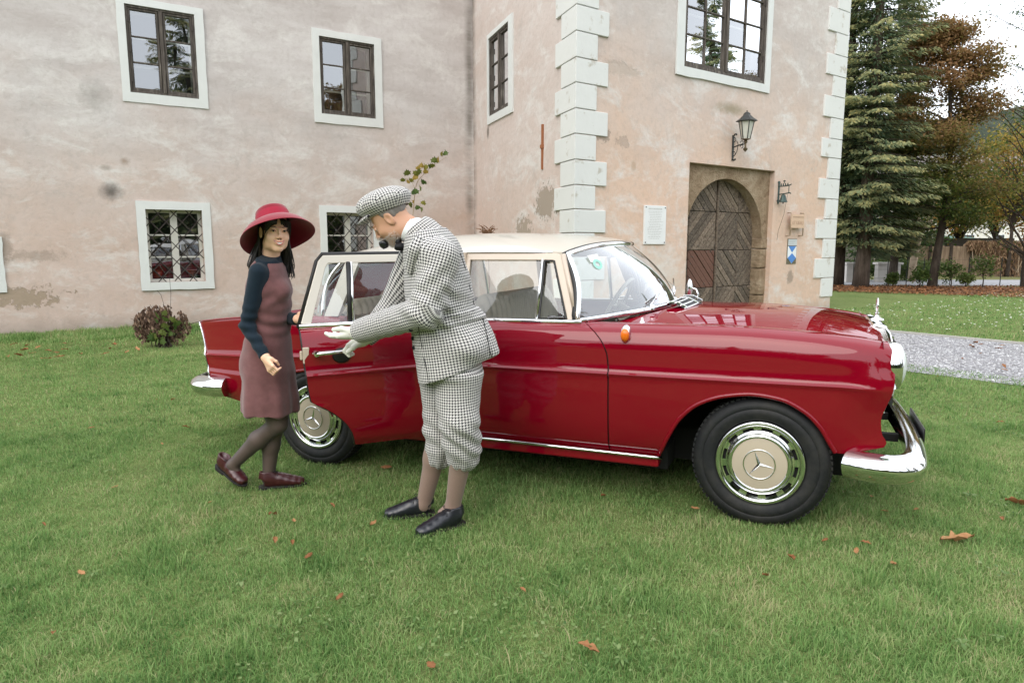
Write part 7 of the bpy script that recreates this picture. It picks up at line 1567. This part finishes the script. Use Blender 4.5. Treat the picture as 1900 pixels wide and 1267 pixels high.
sh_ = empty('garden_shed', tuple(gp(1760, 508))); tag(sh_, 'long low shed with dark green roof edge behind the fence', 'shed'); o0 = np.array(sh_.location); m_groof = plain('green_roof_felt', (.028, .115, .070), .55, var=.2, vs=3); D_ = sh_.location[1]
def rp(x, y, d=0): return px(x, y, D_+d)-o0
for (x0, y0), (x1, y1) in (((1618, 461), (1768, 468)), ((1768, 468), (1852, 456)), ((1852, 456), (1895, 461))):
    a, b_ = rp(x0, y0), rp(x1, y1); q = MB(); q.add([a, b_, b_+[0, 0, -.10], a+[0, 0, -.10], a+[0, 3.5, .55], b_+[0, 3.5, .55]], [(0, 1, 2, 3), (0, 4, 5, 1)]); q.build('roof', m_groof, sh_)
q = MB(); a, b_ = rp(1622, 470), rp(1890, 470); q.box(a[0], b_[0], .35, 3.2, -.1, 1.7); q.build('wall', plain('shed_dark_wall', (.10, .085, .07), .9), sh_)  # one dark brown over the whole wall
for x in (1632, 1700, 1790): a = rp(x, 470); q = MB(); q.box(a[0]-.12, a[0]+.12, .02, .26, -.1, a[2]-.02); q.build('post', plain('pale_post', (.42, .34, .27), .85), sh_)
m_hw = plain('white_house_wall', (.66, .64, .60), .8, var=.06); hs = empty('white_house', (0, 0, 0)); D_ = 46.0; hb0 = px(1700, 480, D_); hb1 = px(1925, 480, D_+4); hs.location = (hb0[0], hb0[1], 0); tag(hs, 'white house glimpsed between the autumn trees', 'house'); o0 = np.array(hs.location); Lh = hb1[0]-hb0[0]
q = MB(); q.box(0, Lh, 0, 7, 0, 5.2); q.build('wall', m_hw, hs)
q = MB(); q.add([(-.4, -.5, 5.2), (Lh+.4, -.5, 5.2), (Lh+.4, 3.5, 7.6), (-.4, 3.5, 7.6), (-.4, 7.5, 5.2), (Lh+.4, 7.5, 5.2)], [(0, 1, 2, 3), (3, 2, 5, 4), (0, 3, 4), (1, 5, 2)]); q.build('roof', plain('grey_tiles', (.17, .15, .14), .9), hs)
for x in np.arange(.9, Lh-1, 2.0):
    for z in (.9, 3.2): q = MB(); q.box(x, x+.9, -.03, .05, z, z+1.2); w_ = q.build('window', m_trim, hs); q = MB(); q.box(x+.08, x+.82, -.045, -.032, z+.08, z+1.12); q.build('pane', plain('far_dark_glass', (.03, .035, .04), .1), w_)
for i, (x, w_) in enumerate(((1572, 24), (1630, 42))):
    a = px(x, 494, 25.5); b_ = px(x+w_, 494, 25.5); q = MB(); q.box(0, b_[0]-a[0], 0, .25, 0, a[2]+.06); q.box(-.06, b_[0]-a[0]+.06, -.06, .31, a[2]+.06, a[2]+.14); o = q.build('garden_wall', plain('whitewashed_block', (.60, .56, .52), .85, var=.15), None, bevel=.01); o.location = (a[0], 25.5, 0); tag(o, ['low white wall piece beside the dark trunk', 'low white topped wall between the spruce trunk and the hedge'][i], 'wall')
# wooded hill
q = MB(); n = 60; xs = np.linspace(60, 900, n); ridge = lambda x: 52+30*np.sin((x-60)/170+.4)+6*np.sin(x/23); P = np.array([[(x, 420-60*v+rng.normal(0, 2), -2+(ridge(x)+rng.normal(0, 2.2))*(1-v)**1.1) for v in np.linspace(0, 1, 14)] for x in xs]); q.grid(P)
t = NT('conifer_hill'); hn = t.noise(.12, 6, .7); t.set(color=t.ramp(hn, [(.3, (.022, .034, .026)), (.7, (.075, .085, .055))]), rough=1); t.bump(hn, 1, 3); q.build('hill', t.m, smooth=True)['kind'] = 'structure'
# closed belt of garden trees behind the viewpoint, mirrored in the car paint
gt = bushy('garden_tree', 'x', (-30, -16, 0), (0, 0, 3.4), (2.9, 2.4, 3.4), 5200, .34, m_green, 81, .25, tr=.2, hollow=.45, nl=20)
for i, (x, y, s_) in enumerate([(-34, -6, 1.1), (-31, -11, 1.0), (-27, -15, 1.15), (-22, -19, 1.0), (-17, -22, 1.2), (-12, -24, 1.0), (-7, -25, 1.15), (-2, -26, 1.0), (3, -26, 1.1), (8, -25, .95), (13, -24, 1.1), (18, -22, 1.0), (23, -19, 1.15), (28, -14, 1.0), (33, -8, 1.1), (-36, -13, 1.4), (-29, -20, 1.5), (-20, -26, 1.45), (-10, -29, 1.5), (0, -31, 1.4), (10, -30, 1.5), (20, -27, 1.45), (29, -21, 1.4), (-14, -25, .8), (-24, -18, .8), (-4.5, -26, .8), (5.5, -26.5, .8), (15.5, -24, .8), (-33, -8, .8), (-29, -13, .8)]):
    o = gt if i == 0 else copy_tree(gt); o.location = (x, y, 0); o.rotation_euler = (0, 0, i*2.1); o.scale = (s_*1.1, s_*1.1, s_); tag(o, 'dense green garden tree behind the viewpoint, seen only in reflections', 'tree', 'garden trees behind the viewpoint')
# trees standing behind the viewpoint, mirrored in the windows and the paint
for i, (x, y, sc, src) in enumerate([(-17, -13, .50, 0), (-10.5, -19, .55, 0), (-3.5, -17, .95, 1), (6.5, -20, .62, 0), (14.2, -12.2, 1.0, 0), (-23, -6, .5, 0), (27, 10.5, .80, 0), (31, 13, 1.25, 1), (20, -5.5, 1.3, 1)]):
    o = copy_tree(spA if src == 0 else bpy.data.objects['copper_beech']); o.location = (x, y, 0); o.rotation_euler = (0, 0, i*1.3); o.scale = (sc*1.15,)*2+(sc,); o['label'] = ('tall spruce' if src == 0 else 'copper beech')+' standing behind the viewpoint, seen only in reflections'; o['group'] = 'trees behind the viewpoint'
# ---- plants by the castle wall
bs = empty('withered_bush', tuple(pxg(305, 636))); tag(bs, 'withered brown bush with a few green leaves at the left wall', 'bush'); rr = np.random.default_rng(71); q = MB()
for i in range(34): e_ = rr.normal(0, 1, 3)*[.24, .12, .16]+[0, 0, .42]; q.tube(spline([(rr.normal(0, .08), rr.normal(0, .05), 0), e_*.5+[0, 0, .1], e_], 8), np.linspace(.008, .002, 8), 4)
q.tube([(.08, .05, .4), (.10, .08, .75), (.085, .1, 1.15)], .003, 4); q.tube([(.03, 0, .6), (.0, 0, .74), (-.05, 0, .80)], .003, 4); q.build('stem', m_bark_d, bs)['kind'] = 'stuff'
n = 2300; r_ = rr.normal(size=(n, 3)); r_ /= np.linalg.norm(r_, axis=1)[:, None]; C = r_*(rr.uniform(.2, 1, n)**.5)[:, None]*[.40, .2, .30]+[-.02, 0, .30]; C[:, 2] = np.abs(C[:, 2])+.02; C = C[fbm(C, 9, 72, 2) > -.35]; n = len(C)
o = leafcloud('dry_leaf', C, rr.normal(size=(n, 3)), rr.uniform(.035, .075, n), rr.uniform(0, 1, n), leaf_mat('withered_leaf', [(0, (.055, .032, .024)), (.5, (.15, .09, .062)), (1, (.32, .22, .16))], .8, .15), bs, rr, .6, np.tile([0, 0, -1.], (n, 1))); o['kind'] = 'stuff'
lobed = [(0, 0), (.25, .10), (.48, -.02), (.44, .26), (.62, .46), (.36, .50), (.30, .74), (.12, .70), (0, 1.0), (-.12, .70), (-.30, .74), (-.36, .50), (-.62, .46), (-.44, .26), (-.48, -.02), (-.25, .10)]
def big_leaf_mesh(name, mat, tone, fold):
    V = [(x, y, fold*abs(x)+.12*math.sin(y*2.5)) for x, y in lobed]+[(0, .35, 0)]; n = len(lobed); me = bpy.data.meshes.new(name); me.from_pydata(V, [], [(i, (i+1) % n, n) for i in range(n)]); a = me.attributes.new('tone', 'FLOAT', 'POINT'); a.data.foreach_set('value', np.full(n+1, tone, np.float32)); me.materials.append(mat); return me
BG = [big_leaf_mesh('leaf', m_green, .55, .2), big_leaf_mesh('leaf', m_green, .85, .1), big_leaf_mesh('leaf', m_green, .3, .3)]; BA = [big_leaf_mesh('leaf', m_autumn, t_, .2) for t_ in (.12, .25, .38, .6)]
def put_leaf(parent, me, p, s, rr, tilt=1.1): o = bpy.data.objects.new('leaf', me); COL.objects.link(o); o.parent = parent; o.location = p; o.rotation_euler = (tilt+rr.normal(0, .35), rr.normal(0, .4), rr.normal(0, .8)+3.1); o.scale = (s, s, s); return o
for x, z, s in ((.12, .42, .10), (.20, .44, .09), (.22, .36, .10), (.30, .36, .10), (.37, .30, .10), (.18, .26, .10), (.25, .22, .09), (.15, .17, .10), (.05, .10, .13), (.0, .08, .12), (.12, .05, .12), (.26, .16, .08), (.32, .24, .08), (.10, .34, .08)): put_leaf(bs, BG[rr.integers(3)], (x-.08, -.18+rr.normal(0, .02), z+.02), s*1.15, rr)
vine = empty('climbing_vine', tuple(px(752, 560, 12.6)*[1, 1, 0])); tag(vine, 'spindly climbing vine with green and orange lobed leaves against the wall', 'vine'); o0 = np.array(vine.location); V_ = lambda x, y, d=12.6: px(x, y, d)-o0
q = MB(); q.tube(spline([V_(748, 575), V_(758, 480), V_(766, 400), V_(772, 345), V_(785, 325), V_(803, 308), V_(828, 292)], 30), np.linspace(.012, .003, 30), 5); q.tube(spline([V_(770, 350), V_(762, 335), V_(752, 332)], 8), .004, 4); q.build('stem', m_bark_p, vine, smooth=True)
for i, (x, y) in enumerate([(757, 328), (770, 328), (775, 318), (783, 314), (790, 318), (797, 316), (803, 314), (806, 305), (815, 305), (825, 291), (820, 293), (757, 343), (764, 341), (771, 336), (785, 345), (791, 344), (780, 357), (764, 363), (771, 363), (768, 381), (784, 382), (776, 391), (783, 395), (760, 385), (748, 340), (790, 325), (778, 326)]): put_leaf(vine, (BG[i % 3] if i in (14, 15, 16, 17, 18, 7, 9, 5, 21, 22) else BA[rr.integers(4)]), V_(x, y-2, 12.5), .115*rr.uniform(.8, 1.2), rr, 1.25)
dp = empty('dried_flower', tuple(px(905, 520, 10.2)*[1, 1, 0])); tag(dp, 'rusty dried flower head showing above the car roof', 'plant'); o0 = np.array(dp.location); top_ = px(905, 432, 10.2)-o0; q = MB(); q.tube([(0, 0, 0), top_*.5+[.02, 0, 0], top_], .006, 5)
for i in range(30): e_ = top_+rr.normal(0, 1, 3)*[.08, .05, .03]+[0, 0, .03+.05*rr.uniform()]; q.tube(spline([top_+[rr.normal(0, .04), 0, -.05], (top_+e_)/2+[rr.normal(0, .02), 0, .01], e_], 7), np.linspace(.007, .004, 7), 5)
q.build('flower_head', plain('rust_brown', (.16, .075, .035), .9, var=.4, vs=40), dp)
